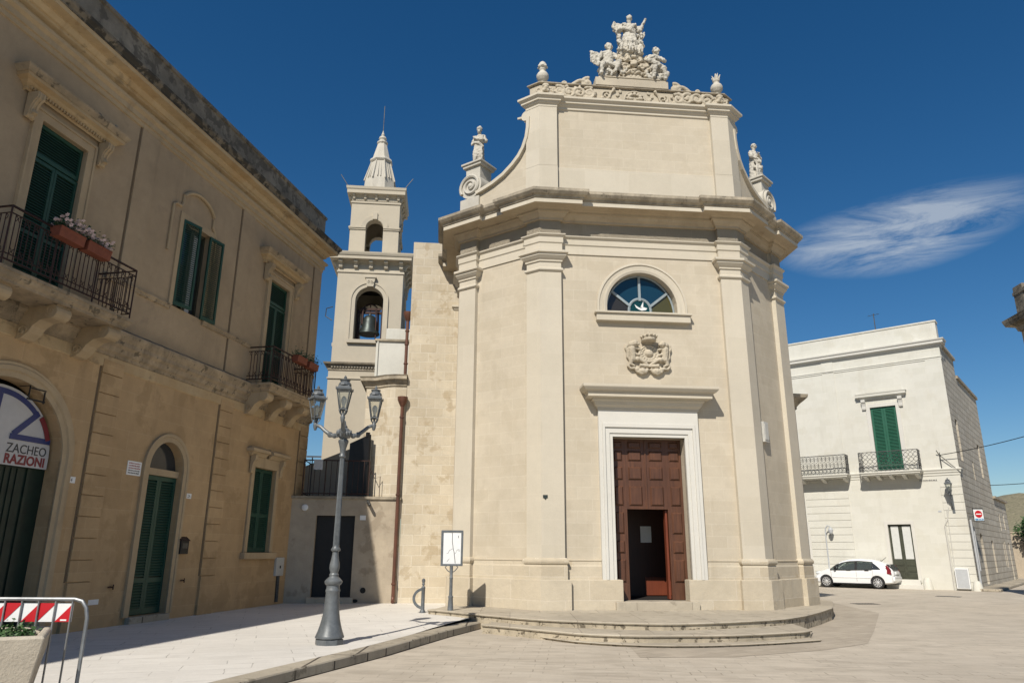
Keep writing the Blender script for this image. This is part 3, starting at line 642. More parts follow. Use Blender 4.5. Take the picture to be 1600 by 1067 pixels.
# urn finials
def finial(flame):
    mb = MB(); mb.lathe([(0.13, 0), (0.13, 0.05), (0.07, 0.07), (0.06, 0.12), (0.11, 0.16), (0.155, 0.24), (0.16, 0.31), (0.12, 0.38), (0.07, 0.42), (0.075, 0.46), (0.1, 0.49), (0.06, 0.51)], seg=14)
    if flame:
        for i in range(9):
            a = i * 2.4; mb.cap((0.05 * math.cos(a), 0.05 * math.sin(a), 0.5), (0.11 * math.cos(a), 0.11 * math.sin(a), 0.60 + 0.03 * (i % 3)), 0.04, 0.015, 7)
        mb.cap((0, 0, 0.5), (0, 0, 0.72), 0.06, 0.02, 7)
    else:
        mb.lathe([(0.05, 0.5), (0.11, 0.55), (0.12, 0.60), (0.08, 0.68), (0.02, 0.74)], seg=10)
        for k in range(3):
            for i in range(7): a = i * 0.9 + k * 0.45; rr = 0.115 - 0.03 * k; mb.ball((rr * math.cos(a), rr * math.sin(a), 0.56 + 0.055 * k), 0.03, 6)
    return mb
for s_, fl in ((-1, False), (1, True)):
    u = sculpt('urn', finial(fl), 'statue', None, 0.017, 0.0, 1); u.matrix_world = CF @ Matrix.Translation((s_ * 2.55, 0.22, 14.305)) @ Matrix.Scale(1.12, 4)
    tag(u, 'stone urn with a carved pine cone top above the left end of the carved parapet' if s_ < 0 else 'stone urn with flames above the right end of the carved parapet', 'urn')
# --- curved wing walls with big volutes and pedestals on the chamfers
CURVE = [(0.30, 13.28), (0.31, 12.95), (0.36, 12.66), (0.48, 12.36), (0.64, 12.14), (0.85, 11.95), (1.18, 11.73), (1.55, 11.58), (1.90, 11.49), (2.15, 11.44)]
for s_ in (-1, 1):
    o0 = on_ch(s_, 0, 0.0); th = -CHA if s_ < 0 else CHA
    # local frame: x along chamfer away from the front corner (mirrored on the left), y inwards
    FM = Matrix(((s_ * ca, -s_ * sa, 0, o0[0]), (sa, ca, 0, o0[1]), (0, 0, 1, 0), (0, 0, 0, 1)))
    mb = MB(); mb.prism([(0.25, 10.7)] + [(0.25, 13.28)] + CURVE + [(2.15, 10.7)], 'y', 0.04, 0.42, FM); wing = mb.obj('curved_wing', 'church', church)
    rim = [(t, z) for t, z in CURVE]; mb = MB()
    n_ = len(rim); up_ = offset_path(rim, -0.10); vs = []
    for (p, q) in zip(rim, up_): vs += [(p[0], -0.06, p[1]), (q[0], -0.06, q[1]), (q[0], 0.52, q[1]), (p[0], 0.52, p[1])]
    fs = []
    for i in range(n_ - 1):
        for k in range(4): fs.append((i * 4 + k, i * 4 + (k + 1) % 4, i * 4 + 4 + (k + 1) % 4, i * 4 + 4 + k))
    fs += [(0, 1, 2, 3), (n_ * 4 - 4, n_ * 4 - 3, n_ * 4 - 2, n_ * 4 - 1)]
    mb.add(vs, fs, FM); mb.tube([(p[0], 0.23, p[1]) for p in spiral(0.44, 13.36, 0.13, 1.1, -1, PI * 1.4)], 0.055, 8, FM); mb.lathe([(0.15, -0.02), (0.15, 0.5)], (0, 0, 0), 18, FM @ Matrix.Translation((0.44, 0, 13.36)) @ Matrix.Rotation(-PI / 2, 4, 'X'))
    mb.obj('wing_rim', 'smooth', wing)
    mb = MB(); mb.box(2.06, 2.74, -0.03, 0.70, 10.7, 11.40, FM); mb.obj('pedestal_block', 'statue', church, bevel=0.012)
    # volute: drum with raised spiral on both faces
    mb = MB(); VX, VZ = 2.40, 11.80
    Tm = FM @ Matrix.Translation((VX, 0, VZ)) @ Matrix.Rotation(-PI / 2, 4, 'X')
    mb.lathe([(0.37, 0.02), (0.385, 0.02), (0.385, 0.64), (0.37, 0.64)], seg=30, M_=Tm)
    for yy in (-0.0, 0.66): mb.tube([(p[0], yy, p[1]) for p in spiral(VX, VZ, 0.37, 1.9, 1, -0.6, 44, 0.2)], lambda u: 0.052 - 0.018 * u, 6, FM)
    mb.ball((VX, 0.0, VZ), (0.09, 0.06, 0.09), 10, FM)
    mb.obj('volute', 'statue', church, smooth=True)
    mb = MB(); mb.box(2.10, 2.62, 0.06, 0.60, 11.9, 12.42, FM); mb.box(2.03, 2.69, -0.01, 0.67, 12.42, 12.50, FM); mb.box(1.99, 2.73, -0.05, 0.71, 12.50, 12.56, FM); mb.obj('pedestal', 'statue', church, bevel=0.012)
# --- portal
px = [(-1.255, REC), (-1.255, 0.0), (1.255, 0.0), (1.255, REC)]
mb = MB()
for hw, zt, y in ((1.255, 5.06, 0.06), (1.10, 4.62, 0.035), (1.00, 4.51, 0.07)):
    pass
def jamb(xi, xo, zi, zo, y0, y1):
    m_ = MB(); m_.prism([(-xo, 1.07), (-xo, zo), (xo, zo), (xo, 1.07), (xi, 1.07), (xi, zi), (-xi, zi), (-xi, 1.07)], 'y', y0, y1); return m_
port = jamb(0.905, 0.985, 4.395, 4.48, 0.055, REC + 0.1).obj('portal_frame', 'white', church, bevel=0.004)
jamb(0.985, 1.10, 4.48, 4.62, 0.03, REC + 0.08).obj('frame_band', 'white', port, bevel=0.004)
jamb(1.10, 1.165, 4.62, 4.72, -0.005, REC + 0.06).obj('frame_moulding', 'white', port, bevel=0.006)
jamb(1.165, 1.255, 4.72, 5.06, 0.02, REC + 0.04).obj('frame_outer_band', 'white', port, bevel=0.004)
MB().sweep([(-1.255, REC), (-1.255, 0.02), (1.255, 0.02), (1.255, REC)], [(0.0, 5.055), (0.03, 5.055), (0.03, 5.10), (0.09, 5.16), (0.12, 5.24), (0.16, 5.27), (0.16, 5.31), (0.30, 5.33), (0.30, 5.42), (0.32, 5.425), (0.32, 5.45), (0.38, 5.47), (0.43, 5.53), (0.44, 5.55), (0.44, 5.61), (0, 5.66)]).obj('portal_cornice', 'smooth', church)
mb = MB(); mb.box(-0.98, 0.98, -0.10, 0.48, ZT - 0.05, 0.60); mb.obj('door_sill', 'step', church, bevel=0.01)
# --- door: fixed panelled leaves with an open wicket
DY = REC + 0.30
dr = MB()
WX0, WX1, WZ = -0.52, 0.50, 2.69
dr.box(-0.90, WX0, DY, DY + 0.07, 0.605, 4.39); dr.box(WX1, 0.90, DY, DY + 0.07, 0.605, 4.39); dr.box(WX0, WX1, DY, DY + 0.07, WZ, 4.39); dr.box(-0.035, 0.0, DY - 0.025, DY, WZ, 4.39)
dr.box(WX0 - 0.03, WX0, DY - 0.012, DY, 0.61, WZ + 0.03); dr.box(WX1, WX1 + 0.03, DY - 0.012, DY, 0.61, WZ + 0.03)
door = dr.obj('door', 'door', church, bevel=0.004)
rows = [(4.16, 4.33), (3.85, 4.10), (3.39, 3.71), (2.77, 3.24)]; rows2 = [(2.11, 2.62), (1.66, 1.95), (1.00, 1.52)]
def panel(x0, x1, z0, z1):
    m_ = MB(); b_ = 0.035
    m_.prism([(x0, z0), (x1, z0), (x1, z1), (x0, z1)], 'y', DY - 0.006, DY)
    m_.add([(x0, DY - 0.004, z0), (x1, DY - 0.004, z0), (x1, DY - 0.004, z1), (x0, DY - 0.004, z1), (x0 + b_, DY - 0.038, z0 + b_), (x1 - b_, DY - 0.038, z0 + b_), (x1 - b_, DY - 0.038, z1 - b_), (x0 + b_, DY - 0.038, z1 - b_)],
           [(0, 1, 5, 4), (1, 2, 6, 5), (2, 3, 7, 6), (3, 0, 4, 7), (4, 5, 6, 7)])
    m_.obj('door_panel', 'door', door)
for z0, z1 in rows:
    for x0, x1 in ((-0.82, -0.60), (-0.46, -0.12), (0.07, 0.41), (0.58, 0.84)): panel(x0, x1, z0, z1)
for z0, z1 in rows2:
    for x0, x1 in ((-0.82, -0.60), (0.58, 0.84)): panel(x0, x1, z0, z1)
for x0, x1 in ((-0.9, -0.55), (0.53, 0.9)): MB().box(x0, x1, DY - 0.02, DY - 0.001, 0.61, 0.96).obj('kick_board', 'door', door, bevel=0.003)
mb = MB(); mb.box(WX1 - 0.055, WX1 - 0.005, DY + 0.08, DY + 0.24, 0.62, WZ - 0.02); mb.obj('wicket_leaf', 'inner', door, bevel=0.004)
# vestibule behind the wicket
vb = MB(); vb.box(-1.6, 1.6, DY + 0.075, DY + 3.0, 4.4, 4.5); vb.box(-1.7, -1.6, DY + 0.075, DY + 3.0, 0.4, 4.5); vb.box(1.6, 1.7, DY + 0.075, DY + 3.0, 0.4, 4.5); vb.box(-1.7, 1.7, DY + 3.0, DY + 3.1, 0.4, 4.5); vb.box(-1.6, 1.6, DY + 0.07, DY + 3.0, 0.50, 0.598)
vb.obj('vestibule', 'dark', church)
mb = MB(); mb.box(-1.0, 1.2, DY + 1.62, DY + 1.68, 0.6, 3.4); mb.obj('inner_screen', 'shadescreen', church); mb = MB(); mb.box(0.30, 1.15, DY + 1.60, DY + 1.62, 0.62, 1.07); mb.obj('sun_patch_panel', 'inner', church, bevel=0.01)  # screen wood darkened as shade; redder panel paints the sun patch
pn = MB().box(0.22, 0.51, DY + 1.58, DY + 1.585, 1.93, 2.34).obj('paper_notice', 'whitep', None); pn.matrix_world = CF; tag(pn, 'white paper notice on the wooden screen inside the dark open church doorway', 'notice')
# --- lunette window
lw = MB().strip(arcline(0.0, 0.93, 7.78, 8.73, 24, 7.6), [(0, -REC - 0.02), (0, -REC + 0.03), (-0.06, -REC + 0.05), (-0.09, -REC + 0.05), (-0.10, -REC + 0.02), (-0.20, -REC + 0.03), (-0.21, -REC + 0.055), (-0.26, -REC + 0.05), (-0.27, -REC)]).obj('window_surround', 'smooth', church)
mb = MB(); mb.box(-1.23, 1.23, -0.02, REC + 0.05, 7.36, 7.55); mb.box(-1.27, 1.27, -0.07, REC + 0.05, 7.55, 7.60); mb.obj('window_sill', 'smooth', church, bevel=0.008)
WY = REC + 0.22
glasses = {'teal': opaque_glass('teal_pane', (0.008, 0.042, 0.042)), 'blue': opaque_glass('blue_pane', (0.008, 0.034, 0.060)), 'brown': opaque_glass('brown_pane', (0.032, 0.028, 0.022)), 'yellow': opaque_glass('yellow_green_pane', (0.065, 0.06, 0.02))}
def ell(a, k=1.0): return (0.93 * k * math.cos(a), 7.66 + 1.07 * k * math.sin(a))
def sector(a0, a1, k0):
    n = 10; return [ell(a0 + (a1 - a0) * i / n) for i in range(n + 1)] + [ell(a1 + (a0 - a1) * i / n, k0) for i in range(n + 1)]
win = MB(); 
for a in (R(35), R(90), R(145)):
    c_, s2 = math.cos(a), math.sin(a); p0 = Vector(ell(a, 0.34)); p1 = Vector(ell(a, 0.99)); d = (p1 - p0).normalized(); q = Vector((-d.y, d.x)) * 0.032
    win.prism([tuple(p0 + q), tuple(p0 - q), tuple(p1 - q), tuple(p1 + q)], 'y', WY - 0.04, WY + 0.03)
win.tube([(p[0], WY, p[1]) for p in [(0.29, 7.60), (0.29, 7.72)] + [(0.29 * math.cos(PI * i / 12), 7.78 + 0.30 * math.sin(PI * i / 12)) for i in range(13)] + [(-0.29, 7.72), (-0.29, 7.60)]], 0.038, 6)
win.tube([(p[0], WY, p[1]) for p in [ell(PI * i / 24, 0.985) for i in range(25)]], 0.03, 6)
M['mull'] = plain('blue_grey_window_paint', (0.27, 0.32, 0.345), 0.5)
window = win.obj('lunette_window', 'mull', church)
for a0, a1, g in ((0, 35, 'yellow'), (35, 90, 'blue'), (90, 145, 'blue'), (145, 180, 'brown')):
    MB().prism(sector(R(a0), R(a1), 0.30), 'y', WY, WY + 0.01).obj('glass_pane', glasses[g], window)
MB().prism([(-0.28, 7.6), (0.28, 7.6), (0.28, 7.76)] + [(0.28 * math.cos(PI * i / 10), 7.77 + 0.29 * math.sin(PI * i / 10)) for i in range(1, 10)] + [(-0.28, 7.76)], 'y', WY - 0.006, WY + 0.004).obj('glass_pane', glasses['teal'], window)
mb = MB(); mb.prism([(-0.14, 7.93), (-0.05, 7.86), (0.02, 7.83), (0.10, 7.86), (0.20, 7.83), (0.16, 7.78), (0.05, 7.76), (-0.03, 7.79), (-0.10, 7.84)], 'y', WY - 0.016, WY - 0.007); mb.prism([(0.02, 7.86), (0.10, 8.02), (0.09, 7.85)], 'y', WY - 0.016, WY - 0.007); mb.obj('dove', 'whitep', window)
mb = MB(); mb.box(-1.1, 1.1, WY + 0.02, WY + 0.06, 7.5, 8.85); mb.obj('window_back', 'dark', church)
# --- carved coat of arms above the portal
def crest():
    mb = MB(); Z0 = 5.97; CX = 0.09
    def B(x, z, r, y=0.06, d=None): mb.ball((CX + x, y, Z0 + z), r if hasattr(r, '__len__') else (r, r * 0.8, r), 9)
    # crown
    mb.lathe([(0.165, 0), (0.18, 0.03), (0.18, 0.07), (0.165, 0.09)], (CX, -0.0, Z0 + 0.93), 18)
    mb.lathe([(0.17, 0.08), (0.19, 0.13), (0.15, 0.20), (0.08, 0.24), (0.02, 0.25)], (CX, 0.0, Z0 + 0.93), 18)
    for i in range(7): a = PI + PI * i / 6; B(0.19 * math.cos(a), 1.08, 0.035, 0.0 + 0.19 * math.sin(a))
    B(0, 1.20, 0.04, 0.0)
    # round shield with sunburst
    mb.lathe([(0.19, 0), (0.26, 0.0), (0.27, -0.03), (0.25, -0.08), (0.22, -0.09), (0.20, -0.07), (0.16, -0.07)], (0, 0, 0), 26, Matrix.Translation((CX, 0.10, Z0 + 0.60)) @ Matrix.Rotation(-PI / 2, 4, 'X'))
    B(0, 0.62, (0.12, 0.07, 0.12), 0.04)
    for i in range(16): a = 2 * PI * i / 16; B(0.17 * math.cos(a), 0.60 + 0.17 * math.sin(a), 0.026, 0.03)
    mb.box(CX - 0.1, CX + 0.1, 0.05, 0.12, Z0 + 0.76, Z0 + 0.96)
    for s in (-1, 1):
        # supporter lion: hind quarters low, chest up, head and mane turned out
        mb.cap((CX + s * 0.40, 0.07, Z0 + 0.44), (CX + s * 0.42, 0.06, Z0 + 0.74), 0.085, 0.10, 9)
        B(s * 0.35, 0.88, (0.10, 0.10, 0.11), 0.03); B(s * 0.43, 0.86, (0.09, 0.09, 0.10), 0.05); B(s * 0.28, 0.86, 0.05, -0.01)
        mb.cap((CX + s * 0.36, 0.05, Z0 + 0.76), (CX + s * 0.23, 0.03, Z0 + 0.72), 0.05, 0.035, 8); mb.cap((CX + s * 0.38, 0.05, Z0 + 0.62), (CX + s * 0.26, 0.03, Z0 + 0.56), 0.045, 0.035, 8)
        mb.cap((CX + s * 0.42, 0.05, Z0 + 0.45), (CX + s * 0.47, 0.05, Z0 + 0.30), 0.07, 0.045, 8); mb.cap((CX + s * 0.47, 0.05, Z0 + 0.30), (CX + s * 0.38, 0.04, Z0 + 0.25), 0.045, 0.035, 8)
        mb.tube([(CX + s * x, 0.07, Z0 + z) for x, z in ((0.47, 0.40), (0.53, 0.50), (0.52, 0.64), (0.56, 0.76), (0.53, 0.86))], lambda u: 0.03 + 0.015 * u, 7)
        # crossing scrolls and lower lobes
        mb.tube([(CX + s * x, 0.05, Z0 + z) for x, z in ((-0.02, 0.24), (0.08, 0.32), (0.18, 0.40), (0.28, 0.46))], lambda u: 0.03 + 0.03 * u, 8); B(s * 0.29, 0.44, 0.075, 0.04)
        mb.tube([(CX + s * x, 0.05, Z0 + z) for x, z in ((0.0, 0.24), (0.12, 0.25), (0.24, 0.26))], lambda u: 0.035 + 0.03 * u, 8)
        mb.tube([(CX + s * x, 0.06, Z0 + z) for x, z in ((0.03, 0.17), (0.10, 0.07), (0.20, 0.03), (0.30, 0.09), (0.36, 0.18), (0.46, 0.17), (0.52, 0.24), (0.48, 0.32))], lambda u: 0.05 - 0.012 * u, 8)
        B(s * 0.18, 0.11, (0.13, 0.07, 0.09), 0.06); B(s * 0.30, 0.16, 0.07, 0.06)
    mb.prism([(CX - 0.30, Z0 + 0.2), (CX + 0.30, Z0 + 0.2), (CX + 0.42, Z0 + 0.5), (CX + 0.36, Z0 + 0.78), (CX, Z0 + 0.85), (CX - 0.36, Z0 + 0.78), (CX - 0.42, Z0 + 0.5)], 'y', 0.085, REC + 0.03)
    return mb
sculpt('coat_of_arms', crest(), 'carved', church, 0.0125, 0.014, 0, 0.04, local=Matrix.Translation((0, 0.02, 5.97)) @ Matrix.Diagonal((1.03, 1.35, 0.90, 1)) @ Matrix.Translation((0, -0.025, -5.97)))
# --- small fittings
mb = MB(); mb.box(-2.80, -2.69, -0.012, 0.0, 2.90, 2.97); mb.prism([(-2.78, 2.90), (-2.71, 2.90), (-2.745, 2.86)], 'y', -0.012, 0.0); o = mb.obj('plaque', 'bronze', None); o.matrix_world = CF @ Matrix.Translation((0.16, -0.0, 0)); tag(o, 'tiny dark shield plaque on the left front pilaster of the church', 'plaque')
FMr = Matrix(((ca, -sa, 0, FX), (sa, ca, 0, 0), (0, 0, 1, 0), (0, 0, 0, 1)))
mb = MB(); mb.box(0.58, 0.84, 0.0, REC - 0.005, 4.40, 4.92, FMr); mb.box(0.61, 0.81, -0.012, 0.0, 4.45, 4.87, FMr); o = mb.obj('alarm_box', 'pipe', None, bevel=0.012); o.matrix_world = CF; tag(o, 'white box high on the shaded right chamfer wall of the church', 'box')
# --- rough ashlar pier and rounded corner on the left of the nave
mb = MB(); mb.box(-6.26, -4.4, 6.3, 9.0, 0.1, 12.05); mb.obj('ashlar_pier', 'rough', church, bevel=0.015, local=K0)
CV = [(-7.62, 6.75), (-7.34, 6.72), (-7.12, 6.60), (-6.90, 6.42), (-6.66, 6.33), (-6.27, 6.32)]
CV = [(-7.62, 8.6)] + CV
MB().sweep(CV, [(0, 3.2), (0, 7.0)], caps=False).obj('rounded_wall', 'rough', church, local=K0)
MB().sweep(CV, [(0, 6.86), (0.04, 6.90), (0.04, 6.95), (0.10, 7.02), (0.12, 7.08), (0.20, 7.10), (0.20, 7.20), (0.23, 7.24), (0.0, 7.30), (-0.9, 7.32)]).obj('rounded_cornice', 'weath', church, local=K0)
mb = MB(); mb.box(-7.42, -6.27, 7.0, 9.0, 7.2, 8.62); mb.box(-7.38, -7.33, 6.95, 7.0, 7.2, 8.66); mb.box(-7.12, -6.27, 7.25, 9.0, 8.62, 9.15); mb.obj('whitewashed_block', 'whitewash', church, bevel=0.02, local=K0)
MB().box(-7.46, -6.27, 6.94, 7.2, 8.6, 8.68).obj('block_coping', 'weath', church, bevel=0.01, local=K0)
def drain(x, y, z0, z1, hop=True):
    m_ = MB(); m_.tube([(x, y, z0), (x, y, z1)], 0.055, 10)
    if hop: m_.lathe([(0.06, -0.22), (0.12, -0.1), (0.16, 0.0), (0.17, 0.10), (0.15, 0.10)], (x, y, z1), 10)
    for z in (z0 + 0.4, (z0 + z1) / 2, z1 - 0.6): m_.lathe([(0.062, 0), (0.075, 0.01), (0.075, 0.05), (0.062, 0.06)], (x, y, z), 10)
    return m_
d_ = drain(-6.38, 6.18, 0.28, 6.40); d_.tube([(-6.38, 6.18, 0.32), (-6.38, 6.14, 0.24), (-6.38, 6.05, 0.20)], 0.055, 10); d_.obj('drainpipe', 'copper', church, smooth=True, local=K0)
drain(-6.36, 6.6, 7.3, 9.45, True).obj('drainpipe', 'copper', church, smooth=True, local=K0)
# --- lower wing on the right, in the shade, with its own small cornice
mb = MB(); mb.box(3.4, 6.12, 4.5, 12, -0.2, 6.4); mb.obj('side_wing', 'church', church)
MB().sweep([(4.5, 4.5), (6.12, 4.5), (6.12, 12)], [(0, 6.05), (0.04, 6.08), (0.04, 6.15), (0.12, 6.25), (0.2, 6.32), (0.28, 6.40), (0.30, 6.42), (0.32, 6.52), (0, 6.6)]).obj('side_wing_cornice', 'weath', church)
# ============================================================ GROUND
sheet('street', [(-400, -60), (400, -60), (400, 600), (-400, 600)], 0.0, 'street')
AL = R(11.727); PO = (-6.68, 23.52)
PF = frame(PO[0], PO[1], R(90) - AL, 0.0)
KERB = [(-7.6, -3.5), (-5.2, 3.8), (-4.05, 7.3), onz(370, 1067, .15), onz(440, 1049.5, .15), onz(600, 1011, .15), onz(700, 983.5, .15), onz(752, 971, .15)]
wallL = [tuple((PF @ Vector((s, 0.3, 0)))[:2]) for s in (-27, 0.5)]
cfp = lambda x, y: tuple((CF @ Vector((x, y, 0)))[:2])
plz = KERB + [cfp(-2.6, 0.9), cfp(-3.6, 2.5), cfp(-3.6, 6.4), (-9.6, 24.2)] + [wallL[1], wallL[0]]
inner = offset_path(KERB, -0.34)
plz2 = inner + plz[len(KERB):]
def plaza_z(x, y): return 0.15 + 0.055 * max(0.0, min(1.0, 1.6 - math.hypot(x + 1.0, y - 18.6) / 2.5))
pbm = bmesh.new(); pv = [pbm.verts.new((p[0], p[1], 0)) for p in plz2]; pbm.faces.new(pv)
for ax in (0, 1):
    for i in range(-30, 40):
        pl_co = (i * 1.0, 0, 0) if ax == 0 else (0, i * 1.0, 0); pl_no = (1, 0, 0) if ax == 0 else (0, 1, 0)
        bmesh.ops.bisect_plane(pbm, geom=pbm.verts[:] + pbm.edges[:] + pbm.faces[:], plane_co=pl_co, plane_no=pl_no)
for v_ in pbm.verts: v_.co.z = plaza_z(v_.co.x, v_.co.y)
pme = bpy.data.meshes.new('pavement'); pbm.to_mesh(pme); pbm.free(); pme.materials.append(M['plaza']); po = bpy.data.objects.new('pavement', pme); COL.objects.link(po); structure(po)
kb = MB(); kb.sweep(KERB, [(0.0, -0.05), (0.0, 0.13), (-0.015, 0.148), (-0.34, 0.153), (-0.36, 0.10)])
structure(kb.obj('kerb', 'kerb', bevel=0))
sheet('path', [onz(1300, 941, 0), onz(1374, 957.5, 0), onz(1366, 985, 0), onz(1356, 1005, 0), onz(1290, 1015, 0), onz(1150, 1026, 0), onz(1000, 1027, 0), onz(980, 1005, 0), onz(1100, 985, 0), onz(1200, 960, 0)], 0.004, 'path')
def cover(px_, py_, w, d, rz, label, round_=False):
    c = thing('manhole_cover', label, 'cover', Matrix.Translation((*onz(px_, py_, 0), 0.0)) @ Matrix.Rotation(R(rz), 4, 'Z'))
    f_ = MB()
    if round_: f_.lathe([(w, 0.001), (w, 0.008), (w - 0.05, 0.008), (w - 0.06, 0.003)], seg=24)
    else: f_.box(-w, w, -d, d, 0.001, 0.006)
    f_.obj('frame', 'giron', c); g_ = MB()
    for i in range(7): x = -w * .8 + i * w * .266; g_.box(x - 0.012, x + 0.012, -d * .8, d * .8, 0.0061, 0.011)
    g_.obj('ribs', 'giron', c)
cover(1482, 931.5, 0.45, 0.30, -38, 'dark iron cover in the paving near the pale house corner')
cover(1352, 943, 0.42, 0.25, 5, 'dark iron cover in the paving between the steps and the white car')
# ------------------------------------------------------------ steps round the church front
steps = thing('church_steps', 'two worn curved stone steps with rounded nosings in front of the church door', 'steps', Matrix.Identity(4))
def step(name, outl, z, inner_pts, nose=0.042, mat='step'):
    P_ = outl
    st = MB().sweep(P_, [(-0.035, z - nose), (0.0, z - nose), (0.012, z - nose * 0.5), (0.0, z - 0.012), (-0.015, z - 0.001), (-0.30, z)], caps=False)
    ip = offset_path(P_, -0.29); poly = ip + inner_pts
    st.add([(p[0], p[1], z - 0.002) for p in poly], [tuple(t) for t in tessellate_polygon([[Vector((p[0], p[1], 0)) for p in poly]])])
    o = st.obj(name, mat, steps, smooth=False)
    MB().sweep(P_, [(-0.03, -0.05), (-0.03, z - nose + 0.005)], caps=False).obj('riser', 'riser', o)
    return o
def dens(pts, k=3):
    """smooth a survey outline with Catmull-Rom points"""
    out = []; n = len(pts)
    for i in range(n - 1):
        p0 = Vector(pts[max(0, i - 1)]); p1 = Vector(pts[i]); p2 = Vector(pts[i + 1]); p3 = Vector(pts[min(n - 1, i + 2)])
        for j in range(k):
            t = j / k; out.append(tuple(0.5 * ((2 * p1) + (p2 - p0) * t + (2 * p0 - 5 * p1 + 4 * p2 - p3) * t * t + (3 * p1 - p0 - 3 * p2 + p3) * t ** 3)))
    out.append(tuple(pts[-1])); return out
rough_ = lambda P_, a=0.012: [(p[0] + rnd.uniform(-a, a), p[1] + rnd.uniform(-a, a)) for p in P_]
T3 = [onz(668, 951.2, .32), onz(700, 953.8, .32), onz(736, 957.5, .32), onz(785, 962, .32), onz(849, 967, .32), onz(920, 970, .32), onz(990, 972.5, .32), onz(1060, 973, .32), onz(1153, 970, .32), onz(1228, 965, .32), onz(1268, 958, .32), onz(1300, 948.5, .32)]
T2 = [onz(752, 974.5, .185), onz(815, 980, .185), onz(860, 984.5, .185), onz(920, 989.5, .185), onz(990, 991.5, .185), onz(1060, 991.5, .185), onz(1130, 991, .185), onz(1191, 989, .185), onz(1247, 986, .185), onz(1269, 983.5, .185)]
T1 = [onz(845, 994, .05), onz(900, 1001, .05), onz(960, 1005, .05), onz(1030, 1007.5, .05), onz(1100, 1007.5, .05), onz(1190, 1004.5, .05), onz(1250, 1001, .05), onz(1284, 998.5, .05)]
bk = onz(1240, 974, .185)
T3d = dens(T3, 3); T3e = rough_(T3d) + [onz(1303, 943.5, .32), onz(1300, 938, .32), cfp(5.6, 4.4)]
step('step', T3e, 0.32, [cfp(4.0, 4.4), cfp(0, 3), cfp(-4.3, 3.0)])
T2d = rough_(dens(T2, 3)); step('step', T2d + [bk], 0.185, [onz(1150, 968, .185), onz(1000, 966, .185), onz(850, 962, .185), onz(770, 964, .185)])
T1d = rough_(dens(T1, 3)); step('step', T1d, 0.05, [onz(1270, 985, .05), onz(1100, 985, .05), onz(950, 985, .05), onz(850, 982, .05)], nose=0.022)

# ============================================================ BELL TOWER
TF = frame(-6.5, 34.0, R(90 - 84.517))
tower = thing('bell_tower', 'slim cream bell tower with two arched belfry stages and a stubby spire behind the church', 'tower', TF)
X0, X1 = -2.27, 0.98; TD = X1 - X0; CX = (X0 + X1) / 2; TC = Matrix.Translation((CX, TD / 2, 0))
def stage(hw, z0, z1, opening, mat='tower', depth=0.55):
    mb = MB()
    for k in range(4):
        mb.wall(rect(-hw, hw, z0, z1), [opening], y=-hw, depth=depth, M_=TC @ Matrix.Rotation(k * PI / 2, 4, 'Z'))
    return mb
sq = lambda h: [tuple((TC @ Vector(p))[:2]) for p in ((-h, -h, 0), (h, -h, 0), (h, h, 0), (-h, h, 0))]
H1 = TD / 2
mb = MB(); mb.sweep(sq(H1 + 0.08), [(0, 0.0), (0, 10.0)], closed=True); mb.obj('lower_shaft', 'tower', tower)
MB().sweep(sq(H1 + 0.08), [(0, 9.55), (0.05, 9.58), (0.05, 9.64), (0, 9.66)], closed=True).obj('string_course', 'tower', tower)
sc_ = MB().sweep(sq(H1), [(0.08, 9.98), (0.12, 10.0), (0.12, 10.12), (0.2, 10.2), (0.22, 10.26), (0.30, 10.28), (0.33, 10.36), (-0.1, 10.42)], closed=True); dn = MB()
for k in range(4):
    for i in range(24): x = -H1 + 0.05 + i * (2 * H1) / 24; dn.box(x, x + 0.07, -H1 - 0.19, -H1 - 0.1, 10.12, 10.22, TC @ Matrix.Rotation(k * PI / 2, 4, 'Z'))
s1 = sc_.obj('lower_cornice', 'weath', tower); dn.obj('dentils', 'tower', s1)
stage(H1, 10.3, 15.2, arch(0.02, 0.69, 11.57, 13.62, 14.33, 16)).obj('belfry_wall', 'tower', tower)
for k in range(4):
    Mk = TC @ Matrix.Rotation(k * PI / 2, 4, 'Z')
    fr = MB().strip(arcline(0.02, 0.69, 13.62, 14.33, 20, 11.57), [(0, H1 - 0.02), (0, H1 + 0.04), (-0.17, H1 + 0.04), (-0.19, H1 + 0.08), (-0.25, H1 + 0.08), (-0.25, H1 - 0.02)], M_=Mk)
    fr.prism([(-0.14, 14.33), (0.18, 14.33), (0.26, 14.78), (-0.22, 14.78)], 'y', -H1 - 0.16, -H1, Mk); fr.box(-0.26, 0.30, -H1 - 0.2, -H1, 14.78, 14.86, Mk)
    for q in (-0.06, 0.10): fr.tube([(p[0], -H1 - 0.16, p[1]) for p in spiral(q + 0.0, 14.58, 0.09, 1.2, 1 if q < 0 else -1)], 0.03, 5, Mk)
    fr.box(-0.95, 0.99, -H1 - 0.14, -H1, 11.40, 11.57, Mk); fr.obj('arch_surround', 'tower', tower)
MB().sweep(sq(H1), [(0, 15.05), (0.05, 15.08), (0.05, 15.16), (0, 15.2)], closed=True).obj('string_course', 'tower', tower)
mc = MB().sweep(sq(H1), [(-0.1, 15.1), (0, 15.2), (0, 15.55), (0.08, 15.6), (0.12, 15.66), (0.40, 15.70), (0.40, 15.84), (0.44, 15.88), (0.48, 15.98), (0.49, 16.05), (-0.2, 16.12), (-1.7, 16.14)], closed=True).obj('main_cornice', 'tower', tower)
br = MB()
